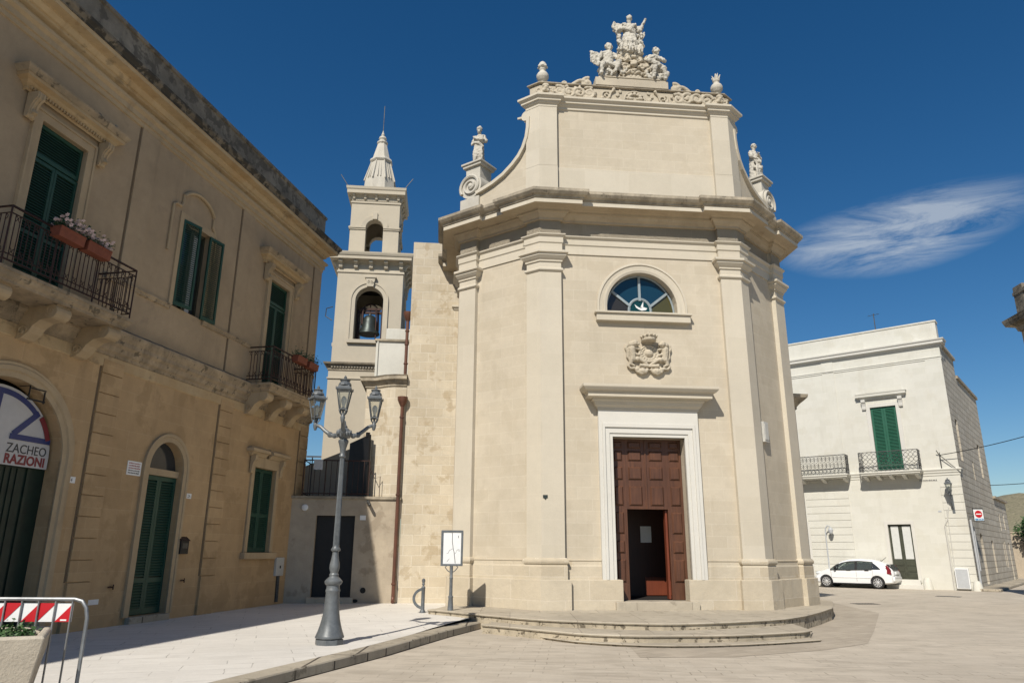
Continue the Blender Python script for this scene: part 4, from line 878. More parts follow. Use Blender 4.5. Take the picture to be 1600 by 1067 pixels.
for k in range(4):
    for i in range(5):
        x = -H1 + 0.12 + i * (2 * H1 - 0.24) / 4; Mk = TC @ Matrix.Rotation(k * PI / 2, 4, 'Z') @ Matrix.Translation((x, -H1, 15.66)) @ Matrix.Rotation(-PI / 2, 4, 'Z')
        br = MB(); br.prism(console_prof(0.36, 0.30), 'y', -0.09, 0.09, Mk); br.obj('bracket', 'tower', mc)
H2 = 1.25
stage(H2, 16.1, 19.3, arch(0.0, 0.45, 16.2, 17.72, 18.18, 14), depth=0.4).obj('lantern_wall', 'tower', tower)
for k in range(4):
    Mk = TC @ Matrix.Rotation(k * PI / 2, 4, 'Z')
    fr = MB().strip(arcline(0.0, 0.45, 17.78, 18.2, 16), [(0, H2), (0, H2 + 0.04), (-0.2, H2 + 0.06), (-0.24, H2 + 0.06), (-0.24, H2)], M_=Mk); fr.box(-0.12, 0.12, -H2 - 0.12, -H2, 18.2, 18.58, Mk); fr.obj('arch_surround', 'tower', tower)
    for a, b in ((-H2 - 0.04, -0.45), (0.45, H2 + 0.04)):
        im = MB(); im.box(a, b, -H2 - 0.045, -H2 + 0.3, 17.62, 17.70, Mk); im.box(a, b, -H2 - 0.08, -H2 + 0.3, 17.70, 17.78, Mk); im.obj('impost', 'tower', tower)
uc = MB().sweep(sq(H2), [(0, 19.1), (0.05, 19.12), (0.05, 19.2), (0, 19.22), (0, 19.45), (0.08, 19.55), (0.25, 19.6), (0.25, 19.78), (0.29, 19.84), (0.31, 19.97), (-0.3, 20.05), (-1.2, 20.06)], closed=True).obj('upper_cornice', 'tower', tower)
br = MB()
for k in range(4):
    for i in range(5):
        x = -H2 + 0.1 + i * (2 * H2 - 0.2) / 4; Mk = TC @ Matrix.Rotation(k * PI / 2, 4, 'Z') @ Matrix.Translation((x, -H2, 19.58)) @ Matrix.Rotation(-PI / 2, 4, 'Z')
        br = MB(); br.prism(console_prof(0.24, 0.18), 'y', -0.06, 0.06, Mk); br.obj('bracket', 'tower', uc)
ZK = lambda z: 1.7 + (z - 1.7) * 1.047
sp = MB(); sp.lathe([(0.86, 20.02), (0.80, 20.1), (0.52, 21.26), (0.48, 21.3)], (CX, TD / 2, 0), 8, sq=True)
for k in range(8):
    a = PI / 4 * k; sp.cap((CX + 0.84 * math.cos(a + PI / 8), TD / 2 + 0.84 * math.sin(a + PI / 8), 20.1), (CX + 0.51 * math.cos(a + PI / 8), TD / 2 + 0.51 * math.sin(a + PI / 8), 21.3), 0.045, 0.035, 6)
    for q in (-0.1, 0.1): sp.cap((CX + 0.76 * math.cos(a + q), TD / 2 + 0.76 * math.sin(a + q), 20.2), (CX + 0.48 * math.cos(a + q), TD / 2 + 0.48 * math.sin(a + q), 21.2), 0.03, 0.02, 6)
sp.lathe([(0.56, 21.24), (0.62, 21.32), (0.58, 21.42), (0.47, 21.52), (0.24, 22.42), (0.22, 22.44)], (CX, TD / 2, 0), 8, sq=True)
sp.lathe([(0.24, 22.40), (0.29, 22.46), (0.29, 22.52), (0.18, 22.56), (0.17, 22.66), (0.22, 22.74), (0.16, 22.86), (0.07, 22.92), (0.09, 23.0), (0.05, 23.1), (0.02, 23.25)], (CX, TD / 2, 0), 12)
sp.v = [Vector((CX + (v.x - CX) * 1.045, TD / 2 + (v.y - TD / 2) * 1.045, 20.02 if v.z < 20.03 else ZK(v.z))) for v in sp.v]
sp.obj('spire', 'statue', tower)
mb = MB(); mb.tube([(CX, TD / 2, 24.2), (CX, TD / 2, 25.85)], 0.02, 5)
for dx, h in ((-1.5, 0.6), (1.5, 0.55)): mb.tube([(CX + dx, TD / 2 - 1.5, 20.0), (CX + dx * 1.25, TD / 2 - 1.5, 20.0 + h)], 0.02, 5)
mb.tube([(X0 - 0.1, -0.1, 13.2), (X0 - 0.4, -0.1, 13.1), (X0 - 0.42, -0.1, 12.7), (X0 - 0.1, -0.1, 12.5)], 0.025, 5)
mb.obj('lightning_rods', 'giron', tower)
mb = MB(); mb.box(X0 + 0.3, X1 - 0.3, 0.3, TD - 0.3, 10.3, 10.5); mb.box(X0 + 0.3, X1 - 0.3, 0.5, TD - 0.4, 14.9, 15.1); mb.obj('belfry_floor', 'dark', tower)
bell = thing('bell', 'green bronze bell hanging in the lower arch of the bell tower', 'bell', TF @ Matrix.Translation((CX + 0.02, 0.72, 12.05)))
MB().lathe([(0.50, 0.0), (0.53, 0.03), (0.50, 0.12), (0.42, 0.35), (0.37, 0.65), (0.33, 0.85), (0.22, 0.98), (0.08, 1.02), (0.06, 1.1)], seg=20).obj('bell_body', 'bronze', bell, smooth=True)
mb = MB(); mb.box(-0.60, 0.60, -0.06, 0.06, 1.1, 1.22); mb.tube([(0.40 * math.cos(PI * i / 12), 0, 1.2 + 0.42 * math.sin(PI * i / 12)) for i in range(13)], 0.035, 6); mb.box(-0.64, -0.56, -0.05, 0.05, -0.55, 1.3); mb.box(0.56, 0.64, -0.05, 0.05, -0.55, 2.0); mb.tube([(0, 0, 1.2), (0, 0, 1.6)], 0.03, 6); mb.tube([(0.4, -.1, 1.2), (0.45, -.1, 0.2)], 0.05, 6); mb.box(-0.5, 0.5, -0.1, 0.1, 1.28, 1.4); mb.box(-0.42, -0.32, -0.2, 0.1, 0.5, 1.3); mb.box(-0.75, 0.75, -0.04, 0.04, -0.5, -0.42); mb.tube([(0.32, -.3, 1.3), (0.36, -.3, -0.4)], 0.035, 6); mb.tube([(-0.5, -.2, 0.6), (-0.52, -.2, -0.5)], 0.035, 6); mb.obj('bell_frame', 'iron', bell)

# ============================================================ LOW ANNEX between palazzo and church
annex = thing('annex', 'low stained plaster annex with a black door and a railed terrace', 'building', CF0)
AX0, AX1, AY = -10.2, -6.27, 6.26
mb = MB(); mb.wall(rect(AX0, AX1, 0.0, 3.22), [rect(-8.86, -7.67, 0.32, 2.72)], y=AY, depth=0.22); mb.obj('annex_wall', 'annexwall', annex)
mb = MB(); mb.box(AX0, AX1, AY + 0.23, AY + 9, 3.0, 3.20); mb.box(AX0, AX1, AY - 0.06, AY + 0.4, 3.22, 3.31); mb.obj('terrace_slab', 'weath', annex, bevel=0.012)
ad = MB().box(-8.86, -7.67, AY + 0.17, AY + 0.22, 0.32, 2.72).obj('door', 'black', annex); mb = MB(); mb.box(-8.28, -8.25, AY + 0.155, AY + 0.17, 0.34, 2.7); mb.box(-8.16, -8.12, AY + 0.12, AY + 0.17, 1.3, 1.42); mb.obj('door_edge', 'giron', ad)
mb = MB(); mb.box(-8.95, -7.58, AY - 0.12, AY + 0.1, 0.12, 0.315); mb.obj('door_step', 'plinth', annex, bevel=0.01)
rl = MB(); rz0, rz1 = 3.31, 4.42; rx0, rx1 = -9.36, -7.32
for z in (rz0 + 0.08, rz1): rl.tube([(rx0, AY + 1.2, z), (rx0, AY + 0.03, z), (rx1, AY + 0.03, z)], 0.02, 5)
for i in range(13): x = rx0 + i * (rx1 - rx0) / 12; rl.tube([(x, AY + 0.03, rz0), (x, AY + 0.03, rz1)], 0.011 if i % 4 else 0.02, 5)
rl.tube([(rx1, AY + 0.03, rz1 - 0.2), (rx1 + 0.18, AY + 0.03, rz1 - 0.55), (rx1 + 0.35, AY + 0.03, rz1 - 0.48), (rx1 + 0.35, AY + 0.03, rz0)], 0.012, 5)
rl.obj('railing', 'iron', annex)
mb = MB(); mb.box(-9.15, -9.12, AY + 0.08, AY + 0.11, 3.31, 4.55); mb.obj('sign_post', 'black', annex); mb = MB(); mb.box(-9.06, -8.78, AY - 0.01, AY + 0.0, 4.12, 4.44); mb.box(-9.3, -8.85, AY, AY + 0.02, 4.5, 4.55)
o = mb.obj('small_sign', 'greyp', None); o.matrix_world = CF0; tag(o, 'blank grey sign fixed to the terrace railing of the low annex', 'sign')
# black upright panel on the terrace, standing oblique to the front
tg = MB(); Mg = Matrix.Translation((-7.36, AY + 0.10, 0)) @ Matrix.Rotation(R(129), 4, 'Z'); tg.prism([(0, 3.31), (1.15, 3.31), (1.15, 5.10), (0, 5.28)], 'y', -0.03, 0.03, Mg); tg.box(0.1, 0.2, -0.05, 0.05, 5.2, 5.36, Mg); tg.obj('terrace_panel', 'black', annex)
mb = MB(); mb.prism([(-11, 3.2), (-5.5, 3.2), (-5.5, 6.2), (-7.8, 5.6), (-11, 4.25)], 'y', AY + 4.0, AY + 4.25); mb.obj('stair_parapet', 'tower', annex)
mb = MB(); mb.box(-7.62, -6.27, AY + 0.6, AY + 2, 3.2, 7.0); mb.obj('corner_core', 'rough', annex)
mb = MB(); mb.lathe([(0.10, 0), (0.10, 0.05), (0.075, 0.07), (0.02, 0.075)], seg=16, M_=Matrix.Rotation(PI / 2, 4, 'X')); o = mb.obj('wall_light', 'whitep', None, smooth=True); o.matrix_world = CF0 @ Matrix.Translation((-9.22, AY, 2.95)); tag(o, 'round white wall light left of the black annex door', 'light')
mb = MB(); mb.box(-0.09, 0.09, -0.015, 0, -0.07, 0.07); o = mb.obj('number_tile', 'whitep', None); o.matrix_world = CF0 @ Matrix.Translation((-7.43, AY, 2.66)); tag(o, 'small white house number tile right of the black annex door', 'number tile')
mb = MB(); mb.cap((0, -0.03, 0), (0.08, -0.26, -0.1), 0.05, 0.05, 8); mb.box(-0.04, 0.04, -0.08, 0, -0.05, 0.05); o = mb.obj('security_camera', 'giron', None); o.matrix_world = CF0 @ Matrix.Translation((-7.30, AY, 3.14)); tag(o, 'dark security camera on the annex wall under the terrace', 'camera')
for i, (x, z, l) in enumerate(((-7.30, 0.52, 'dark round vent hole low in the annex wall right of the black door'), (-7.52, 0.22, 'flat dark vent at the foot of the annex wall by the door step'))):
    mb = MB(); mb.lathe([(0.085, 0), (0.085, 0.02), (0.06, 0.02), (0.05, 0.004)], seg=14, M_=Matrix.Rotation(PI / 2, 4, 'X') @ Matrix.Diagonal((1, 1 if i == 0 else 0.6, 1, 1))); o = mb.obj('vent', 'black', None); o.matrix_world = CF0 @ Matrix.Translation((x, AY, z)); tag(o, l, 'vent')
# ============================================================ PALAZZO on the left
pal = thing('palazzo', 'two storey tan palazzo in shade with green shutters and iron balconies', 'building', PF)
S0 = -27.0
A_C, A_H = -11.12, 1.34
W1 = (-11.66, -10.52, 6.17, 9.56); W2 = (-7.34, -6.22, 7.30, 9.54); W3 = (-3.14, -2.02, 6.17, 9.55)
D1 = (-6.70, 0.605); W4 = (-2.97, -1.79, 1.61, 3.94)
mb = MB()
mb.wall(rect(S0, 0, 0.0, 5.72), [arch(A_C, A_H, 0.15, 3.30, 4.63, 22), arch(D1[0], D1[1], 0.29, 3.46, 4.10, 16), rect(*W4)], y=0.0, depth=0.32)
gw = mb.obj('ground_floor_wall', 'palgr', pal)
mb = MB(); mb.wall(rect(S0, 0, 5.70, 11.5), [rect(*W1), rect(*W2), rect(*W3), rect(-15.9, -14.8, 7.3, 9.55)], y=0.0, depth=0.26); mb.obj('upper_wall', 'palup', pal)
mb = MB(); mb.add([(0, 0, 0), (0, 12, 0), (0, 12, 12), (0, 0, 12)], [(0, 1, 2, 3)]); mb.add([(S0, 0, 0), (S0, 12, 0), (S0, 12, 12), (S0, 0, 12)], [(0, 1, 2, 3)]); mb.box(S0, 0, 11.8, 12, 0, 12); mb.obj('end_wall', 'palgr', pal)
MB().box(S0, 0, 0.4, 12, 11.8, 12.2).obj('roof', 'lichen', pal)
# vertical pilaster strips: brown strip painting in the edge shade, plus quoins with open joints below, thin raised strip above
for i, s in enumerate((-21.4, -17.3, -9.14, -4.93, -0.52)):
    q = MB(); w_ = 0.52 if s == -0.52 else 0.60; z = 1.06; hs = 0.415
    while z < 5.45:
        q.box(s, s + w_, -0.035, 0.05, z + 0.008, min(z + hs - 0.008, 5.5)); z += hs
    q.box(s, s + w_, -0.055, 0.05, 0.1, 1.05)
    q.obj('quoin_strip', 'palgr', pal, bevel=0.006)
    u = MB(); u.box(s, s + w_, -0.03, 0.05, 6.25, 11.0); u.obj('pilaster_strip', 'palup', pal)
    g = MB(); g.box(s - 0.05, s - 0.012, -0.008, 0.02, 1.06, 5.55); g.box(s - 0.05, s - 0.012, -0.008, 0.02, 6.27, 11.0); g.obj('shade_line', 'shade_line', pal)
def run(prof, a, b): return MB().sweep([(a, 6), (a, 0), (b, 0), (b, 6)] if b == 0 else [(a, 0), (b, 0)], prof)
run([(0, 5.58), (0.03, 5.60), (0.03, 5.66), (0.08, 5.70), (0.10, 5.80), (0.16, 5.86), (0.16, 5.95), (0.19, 6.0), (0.22, 6.08), (0.22, 6.14), (0, 6.26)], S0, 0).obj('string_course', 'palband', pal)
run([(0, 5.34), (0.025, 5.36), (0.025, 5.58), (0, 5.58)], S0, 0).obj('string_band', 'paltan', pal)
for a, b in ((S0, -12.7), (-9.5, -7.42), (-6.14, -3.9), (-1.25, 0)): MB().sweep([(a, 0), (b, 0)], [(0, 7.16), (0.05, 7.18), (0.05, 7.22), (0.075, 7.25), (0.075, 7.28), (0, 7.31)]).obj('sill_course', 'palband', pal)
run([(0, 10.98), (0.04, 10.99), (0.04, 11.09), (0.08, 11.10), (0.08, 11.22), (0.15, 11.27), (0.16, 11.33), (0, 11.34)], S0, 0).obj('architrave', 'paltrim', pal)
run([(0, 11.33), (0.02, 11.34), (0.02, 11.48), (0.10, 11.52), (0.10, 11.58), (0.14, 11.59), (0.20, 11.68), (0.20, 11.72), (0.39, 11.74), (0.40, 11.83)], S0, 0).obj('cornice', 'paltan', pal)
run([(0.395, 11.83), (0.42, 11.84), (0.42, 11.88), (0.48, 11.95), (0.49, 12.02), (0.2, 12.08), (-0.3, 12.1)], S0, 0).obj('cornice_lip', 'lip', pal)
pp = [(S0, 5), (S0, 0), (-0.05, 0), (-0.05, 5)]
MB().sweep(pp, [(0.0, 12.0), (0.02, 12.05), (0.02, 12.95), (0.06, 12.97), (0.06, 13.06), (-0.35, 13.10), (-0.35, 12.0)]).obj('parapet', 'lichen', pal)
# hoods on consoles over the balcony doors
def hood(cx, hw, z0, mat='paltan'):
    h_ = MB().sweep([(cx - hw, 0.05), (cx - hw, -0.06), (cx + hw, -0.06), (cx + hw, 0.05)], [(0, z0), (0.03, z0 + 0.02), (0.03, z0 + 0.07), (0.09, z0 + 0.12), (0.11, z0 + 0.16), (0.20, z0 + 0.19), (0.20, z0 + 0.25)]).obj('window_hood', mat, pal)
    MB().sweep([(cx - hw, 0.05), (cx - hw, -0.06), (cx + hw, -0.06), (cx + hw, 0.05)], [(0.195, z0 + 0.25), (0.22, z0 + 0.26), (0.27, z0 + 0.34), (0.28, z0 + 0.38), (0.0, z0 + 0.44), (-0.2, z0 + 0.45)]).obj('hood_top', 'palband', h_)
    dn = MB(); n = int(hw * 2 / 0.07)
    for i in range(n): x = cx - hw + (i + 0.3) * 2 * hw / n; dn.box(x, x + 0.035, -0.14, -0.05, z0 + 0.035, z0 + 0.085)
    dn.obj('dentils', mat, h_)
    tp = MB(); r_ = random.Random(int(abs(cx) * 10))
    for i in range(46): tp.ball((cx + r_.uniform(-hw - 0.15, hw + 0.2), -0.06 - r_.uniform(0.0, 0.2), z0 + 0.42 + r_.uniform(-0.02, 0.03)), (r_.uniform(.02, .07), r_.uniform(.02, .05), r_.uniform(.015, .045)), 6)
    tp.obj('moss', 'lichen', h_)
    for s in (-1, 1):
        x = cx + s * (hw - 0.16); b = MB(); Mk = Matrix.Translation((x, -0.03, z0)) @ Matrix.Rotation(-PI / 2, 4, 'Z')
        b.prism(console_prof(0.52, 0.24), 'y', -0.085, 0.085, Mk)
        for q in (-0.04, 0.04): b.tube([(0.25, q, -0.02), (0.24, q, -0.12), (0.15, q, -0.22), (0.12, q, -0.34), (0.12, q, -0.46)], 0.018, 5, Mk)
        b.tube([(p[0], 0, p[1]) for p in spiral(0.07, -0.44, 0.09, 1.1, 1)], 0.05, 6, Mk); b.obj('console', 'paltrim', h_, smooth=True)
def surround(x0, x1, z0, z1, w=0.20, mat='paltrim', extra=0.0):
    f_ = MB(); 
    f_.prism([(x0 - w, z0), (x0, z0), (x0, z1), (x1, z1), (x1, z0), (x1 + w, z0), (x1 + w, z1 + w + extra), (x0 - w, z1 + w + extra)], 'y', -0.05, 0.02)
    f_.prism([(x0 - w - 0.05, z0), (x0 - w, z0), (x0 - w, z1 + w + extra), (x1 + w, z1 + w + extra), (x1 + w, z0), (x1 + w + 0.05, z0), (x1 + w + 0.05, z1 + w + 0.05 + extra), (x0 - w - 0.05, z1 + w + 0.05 + extra)], 'y', -0.075, 0.02)
    return f_.obj('window_surround', mat, pal, bevel=0.006)
for w_ in (W1, W3):
    surround(*w_, w=0.16); cx = (w_[0] + w_[1]) / 2; hood(cx, 1.06, 9.90)
    dr_ = MB(); zt = w_[3]; xm = (w_[0] + w_[1]) / 2; zr = zt - 0.72
    shutter_leaf(w_[0] + 0.01, w_[1] - 0.01, zr + 0.03, zt - 0.01, 0.06, mb=dr_)
    shutter_leaf(w_[0] + 0.01, xm - 0.004, w_[2], zr, 0.06, rails=(7.35,), mb=dr_); shutter_leaf(xm + 0.004, w_[1] - 0.01, w_[2], zr, 0.06, rails=(7.35,), mb=dr_)
    o = dr_.obj('shutters', 'green', pal); MB().box(w_[0], w_[1], 0.115, 0.13, w_[2], w_[3]).obj('shutter_back', 'dgreen', o)
# middle window with open shutters
sr = MB(); sr.prism([(W2[0] - 0.14, W2[2]), (W2[0], W2[2]), (W2[0], W2[3]), (W2[1], W2[3]), (W2[1], W2[2]), (W2[1] + 0.14, W2[2]), (W2[1] + 0.14, W2[3] + 0.16), (W2[0] - 0.14, W2[3] + 0.16)], 'y', -0.04, 0.02)
sr.tube([(x, -0.03, z) for x, z in ((-7.78, 8.55), (-7.78, 9.75), (-7.68, 9.82), (-7.50, 9.82), (-7.45, 9.95), (-7.45, 10.16))], 0.035, 6); sr.tube([(x, -0.03, z) for x, z in ((-6.02, 8.9), (-6.02, 9.55), (-6.10, 9.72), (-6.20, 9.82), (-6.20, 10.05))], 0.035, 6)
sr.tube([(-6.83 + 0.72 * math.cos(a), -0.04, 9.82 + 0.58 * math.sin(a)) for a in [R(150) - R(120) * i / 14 for i in range(15)]], 0.045, 6)
sr.obj('window_surround', 'paltrim', pal)
sh = MB(); Mh = Matrix.Translation((W2[0], -0.02, 0)) @ Matrix.Rotation(R(-14), 4, 'Z'); shutter_leaf(0.0, 0.54, W2[2] + 0.02, W2[3], -0.03, M_=Mh, mb=sh); sh.obj('shutters', 'green', pal)
sh = MB(); Mh = Matrix.Translation((W2[1] - 0.05, -0.03, 0)) @ Matrix.Rotation(R(-8), 4, 'Z'); shutter_leaf(0.0, 0.52, W2[2] - 0.02, W2[3], -0.03, M_=Mh, mb=sh); sh.obj('shutters', 'green', pal)
wf = MB(); wf.box(W2[0], W2[1], 0.2, 0.22, W2[2], W2[3]); w2o = wf.obj('window_glass', 'wglass', pal); wf = MB()
for x in (W2[0] + 0.03, -6.80, -6.72, W2[1] - 0.06): wf.box(x, x + 0.06, 0.14, 0.2, W2[2], W2[3])
wf.box(W2[0], W2[1], 0.14, 0.2, W2[3] - 0.07, W2[3]); wf.obj('window_frame', 'olive', w2o); wf = MB(); wf.box(-6.70, -6.44, 0.185, 0.195, W2[2], W2[3] - 0.1); wf.obj('curtain', 'greyp', w2o)
MB().box(-15.9, -14.8, 0.1, 0.12, 7.3, 9.55).obj('shutters', 'green', pal)
# balconies
def balcony(cx, hw, e, nb):
    x0, x1 = cx - hw, cx + hw
    b = MB().sweep([(x0 + 0.12, 0.1), (x0 + 0.12, -e + 0.12), (x1 - 0.12, -e + 0.12), (x1 - 0.12, 0.1)], [(-0.6, 5.90), (0, 5.92), (0.03, 5.93), (0.03, 5.97), (0.08, 6.02), (0.10, 6.08), (0.12, 6.09), (0.12, 6.15), (-0.3, 6.19), (-0.9, 6.19)]).obj('balcony', 'palband', pal)
    MB().box(x0 + 0.15, x1 - 0.15, -e + 0.14, 0.05, 5.93, 6.15).obj('slab', 'paltrim', b)
    for i in range(nb):
        x = x0 + 0.28 + i * (2 * hw - 0.56) / (nb - 1); k = MB(); Mk = Matrix.Translation((x, 0, 5.93)) @ Matrix.Rotation(-PI / 2, 4, 'Z')
        k.prism([(0, 0), (e - 0.18, 0), (e - 0.15, -0.10), (e - 0.20, -0.22), (e - 0.33, -0.26), (e * 0.5, -0.28), (e * 0.34, -0.38), (e * 0.26, -0.50), (0.12, -0.60), (0, -0.62)], 'y', -0.15, 0.15, Mk)
        k.lathe([(0.13, -0.17), (0.14, -0.16), (0.14, 0.16), (0.13, 0.17)], seg=14, M_=Mk @ Matrix.Translation((e - 0.27, 0, -0.13)) @ Matrix.Rotation(PI / 2, 4, 'X'))
        for yy in (-0.16, 0.16): k.tube([(p[0], yy, p[1]) for p in spiral(e - 0.27, -0.13, 0.12, 1.5, 1)], 0.018, 5, Mk); k.tube([(p[0], yy, p[1]) for p in spiral(0.13, -0.47, 0.10, 1.4, 1)], 0.018, 5, Mk)
        k.obj('balcony_bracket', 'paltrim', b, bevel=0.008)
    # wrought railing
    z0, z1 = 6.27, 7.20; xi0, xi1, yo = x0 + 0.06, x1 - 0.06, -e + 0.06
    r_ = MB(); P_ = [(xi0, 0), (xi0, yo), (xi1, yo), (xi1, 0)]
    for z, t in ((z0, 0.016), (z1 - 0.12, 0.012), (z1, 0.022), (z0 + 0.10, 0.011)): r_.tube([(p[0], p[1], z) for p in P_], t, 4)
    def bars(ax, bx, fixed, isx):
        n = int(abs(bx - ax) / 0.095)
        for i in range(1, n):
            t = ax + (bx - ax) * i / n; p = (lambda z: (t, fixed, z)) if isx else (lambda z: (fixed, t, z)); q = (lambda u, z: (t + u, fixed, z)) if isx else (lambda u, z: (fixed, t + u, z))
            r_.tube([p(z0), p(z1 - 0.12)], 0.011, 4)
            sg = 1 if i % 2 else -1
            r_.tube([q(sg * u, z) for u, z in ((0, z1 - 0.24), (0.035, z1 - 0.21), (0.045, z1 - 0.17), (0.02, z1 - 0.14), (-0.005, z1 - 0.17))], 0.008, 4)
            r_.tube([q(sg * u, z) for u, z in ((0, z0 + 0.22), (0.035, z0 + 0.19), (0.04, z0 + 0.15), (0.015, z0 + 0.12))], 0.008, 4)
    bars(xi0, xi1, yo, True); bars(0, yo, xi0, False); bars(0, yo, xi1, False)
    for x, y in ((xi0, yo), (xi1, yo), (xi0 + (xi1 - xi0) * 0.66, yo), (xi0 + (xi1 - xi0) * 0.33, yo)): r_.tube([(x, y, 6.17), (x, y, z1)], 0.02, 4)
    r_.obj('railing', 'iron', b)
balcony(-11.13, 1.56, 0.95, 3); balcony(-2.56, 1.36, 0.82, 3)
# big arched shop doorway
ar = MB().strip(arcline(A_C, A_H, 3.30, 4.63, 28, 0.15), [(0, -0.02), (0, 0.03), (-0.10, 0.035), (-0.12, 0.07), (-0.20, 0.07), (-0.22, 0.05), (-0.27, 0.05), (-0.27, -0.02)]).obj('arch_surround', 'paltrim', pal)
sd_ = MB(); sd_.box(A_C - A_H, A_C + A_H, 0.30, 0.34, 0.15, 3.15); shop = sd_.obj('shop_door', 'dgreen', pal)
fl = MB()
for i in range(16): x = A_C - A_H + 0.1 + i * (A_H * 2 - 0.6) / 16; fl.box(x, x + 0.05, 0.28, 0.3, 0.2, 3.1)
fl.box(A_C + A_H - 0.42, A_C + A_H - 0.36, 0.27, 0.3, 0.15, 3.12); fl.obj('door_slats', 'dgreen', shop); MB().box(A_C + A_H - 0.98, A_C + A_H - 0.66, 0.265, 0.275, 1.18, 1.28).obj('letter_slot', 'giron', shop)
SG = arch(A_C, 1.26, 3.13, 3.36, 4.52, 22)
sgn = thing('shop_sign', 'white half round shop sign with a blue Z shaped logo in the palazzo arch', 'sign', PF)
MB().prism(SG, 'y', 0.20, 0.24).obj('sign_panel', 'signp', sgn)
def band(pts, w, mat, name, y=0.197):
    o_ = offset_path(pts, w / 2); i_ = offset_path(pts, -w / 2); MB().prism(o_ + i_[::-1], 'y', y - 0.004, y + 0.004).obj(name, mat, sgn)
aa = lambda d0, d1, k=1.2, n=12: [(A_C + k * math.cos(R(d0 + (d1 - d0) * i / n)), 3.36 + 1.10 * (k / 1.2) * math.sin(R(d0 + (d1 - d0) * i / n))) for i in range(n + 1)]
band(aa(100, 47, 1.15), 0.10, 'blue', 'logo_stroke'); band([(-10.26, 4.14), (-10.74, 3.68)], 0.11, 'blue', 'logo_stroke', 0.192); band([(-10.80, 3.64), (-9.90, 3.64)], 0.10, 'blue', 'logo_stroke', 0.188); band([(-11.16, 4.36), (-11.20, 3.6)], 0.13, 'blue', 'logo_stroke', 0.190)
band(aa(40, 16, 1.20, 6), 0.10, 'redtext', 'logo_stroke', 0.186)
text_mesh('sign_lettering', 'ZACHEO', 0.235, 'ink', sgn, (-9.93, 0.196, 3.36), align='RIGHT', sx=0.93)
text_mesh('sign_lettering', 'RAZIONI', 0.235, 'redtext', sgn, (-9.93, 0.196, 3.165), align='RIGHT', sx=0.95, bold=0.008)
mb = MB(); 
for p in ((-10.80, 4.56), (-10.46, 4.50)): mb.box(p[0], p[0] + 0.02, -0.05, -0.03, p[1] - 0.22, p[1]); mb.box(p[0], p[0] + 0.02, -0.05, 0.2, p[1] - 0.01, p[1])
mb.box(-10.80, -10.43, -0.05, -0.03, 4.51, 4.53); mb.box(-10.82, -10.42, -0.05, -0.03, 4.30, 4.33); o = mb.obj('iron_frame', 'black', None); o.matrix_world = PF; tag(o, 'thin black iron frame at the top of the arched shop doorway', 'bracket')
# small arched house door
MB().strip(arcline(D1[0], D1[1], 3.46, 4.10, 24, 0.29), [(0, -0.02), (0, 0.04), (-0.11, 0.04), (-0.12, 0.06), (-0.19, 0.06), (-0.19, -0.02)]).obj('arch_surround', 'paltrim', pal)
hd = MB(); xm = D1[0]; x0, x1 = xm - D1[1], xm + D1[1]
for a, b in ((x0 + 0.01, xm - 0.003), (xm + 0.003, x1 - 0.01)): shutter_leaf(a, b, 0.31, 3.31, 0.13, rails=(1.02,), mb=hd, pitch=0.06, mull=0.075)
h_ = hd.obj('house_door', 'green', pal); MB().box(x0, x1, 0.19, 0.2, 0.29, 3.32).obj('door_back', 'dgreen', h_)
mb = MB(); mb.box(x0, x1, 0.09, 0.3, 3.32, 3.47); mb.obj('transom', 'paltrim', pal); mb = MB(); mb.prism(arch(D1[0], D1[1], 3.46, 3.47, 4.11, 16), 'y', 0.2, 0.22); mb.obj('fanlight', 'wglass', pal)
mb = MB(); mb.box(x0 - 0.05, x1 + 0.05, -0.12, 0.3, 0.1, 0.288); mb.obj('door_step', 'kerb', pal, bevel=0.01)
# ground floor window
sw = MB(); xm = (W4[0] + W4[1]) / 2
for a, b in ((W4[0] + 0.01, xm - 0.003), (xm + 0.003, W4[1] - 0.01)): shutter_leaf(a, b, W4[2] + 0.01, W4[3] - 0.01, 0.09, rails=(2.62,), mb=sw, mull=0.07)
s_ = sw.obj('shutters', 'green', pal); MB().box(W4[0], W4[1], 0.14, 0.15, W4[2], W4[3]).obj('shutter_back', 'dgreen', s_)
mb = MB(); mb.prism([(W4[0] - 0.16, W4[2]), (W4[0], W4[2]), (W4[0], W4[3]), (W4[1], W4[3]), (W4[1], W4[2]), (W4[1] + 0.16, W4[2]), (W4[1] + 0.16, W4[3] + 0.3), (W4[0] - 0.16, W4[3] + 0.3)], 'y', -0.045, 0.02); mb.box(W4[0] - 0.26, W4[1] + 0.26, -0.14, 0.1, W4[2] - 0.17, W4[2] - 0.002); mb.obj('window_surround', 'paltrim', pal, bevel=0.008)
hb = MB().sweep([(W4[0] - 0.30, 0.05), (W4[0] - 0.30, -0.05), (-2.52, -0.05)], [(0, 4.22), (0.04, 4.24), (0.10, 4.32), (0.17, 4.34), (0.17, 4.42), (0, 4.5)]).obj('window_hood', 'paltrim', pal); MB().sweep([(-2.34, -0.05), (W4[1] + 0.30, -0.05), (W4[1] + 0.30, 0.05)], [(0, 4.22), (0.04, 4.24), (0.10, 4.32), (0.17, 4.34), (0.17, 4.42), (0, 4.5)]).obj('hood_piece', 'paltrim', hb)
for x in (W4[0] - 0.2, W4[1] + 0.2): b = MB(); b.prism(console_prof(0.5, 0.16), 'y', -0.07, 0.07, Matrix.Translation((x, -0.02, 4.24)) @ Matrix.Rotation(-PI / 2, 4, 'Z')); b.obj('console', 'paltrim', hb, bevel=0.006)
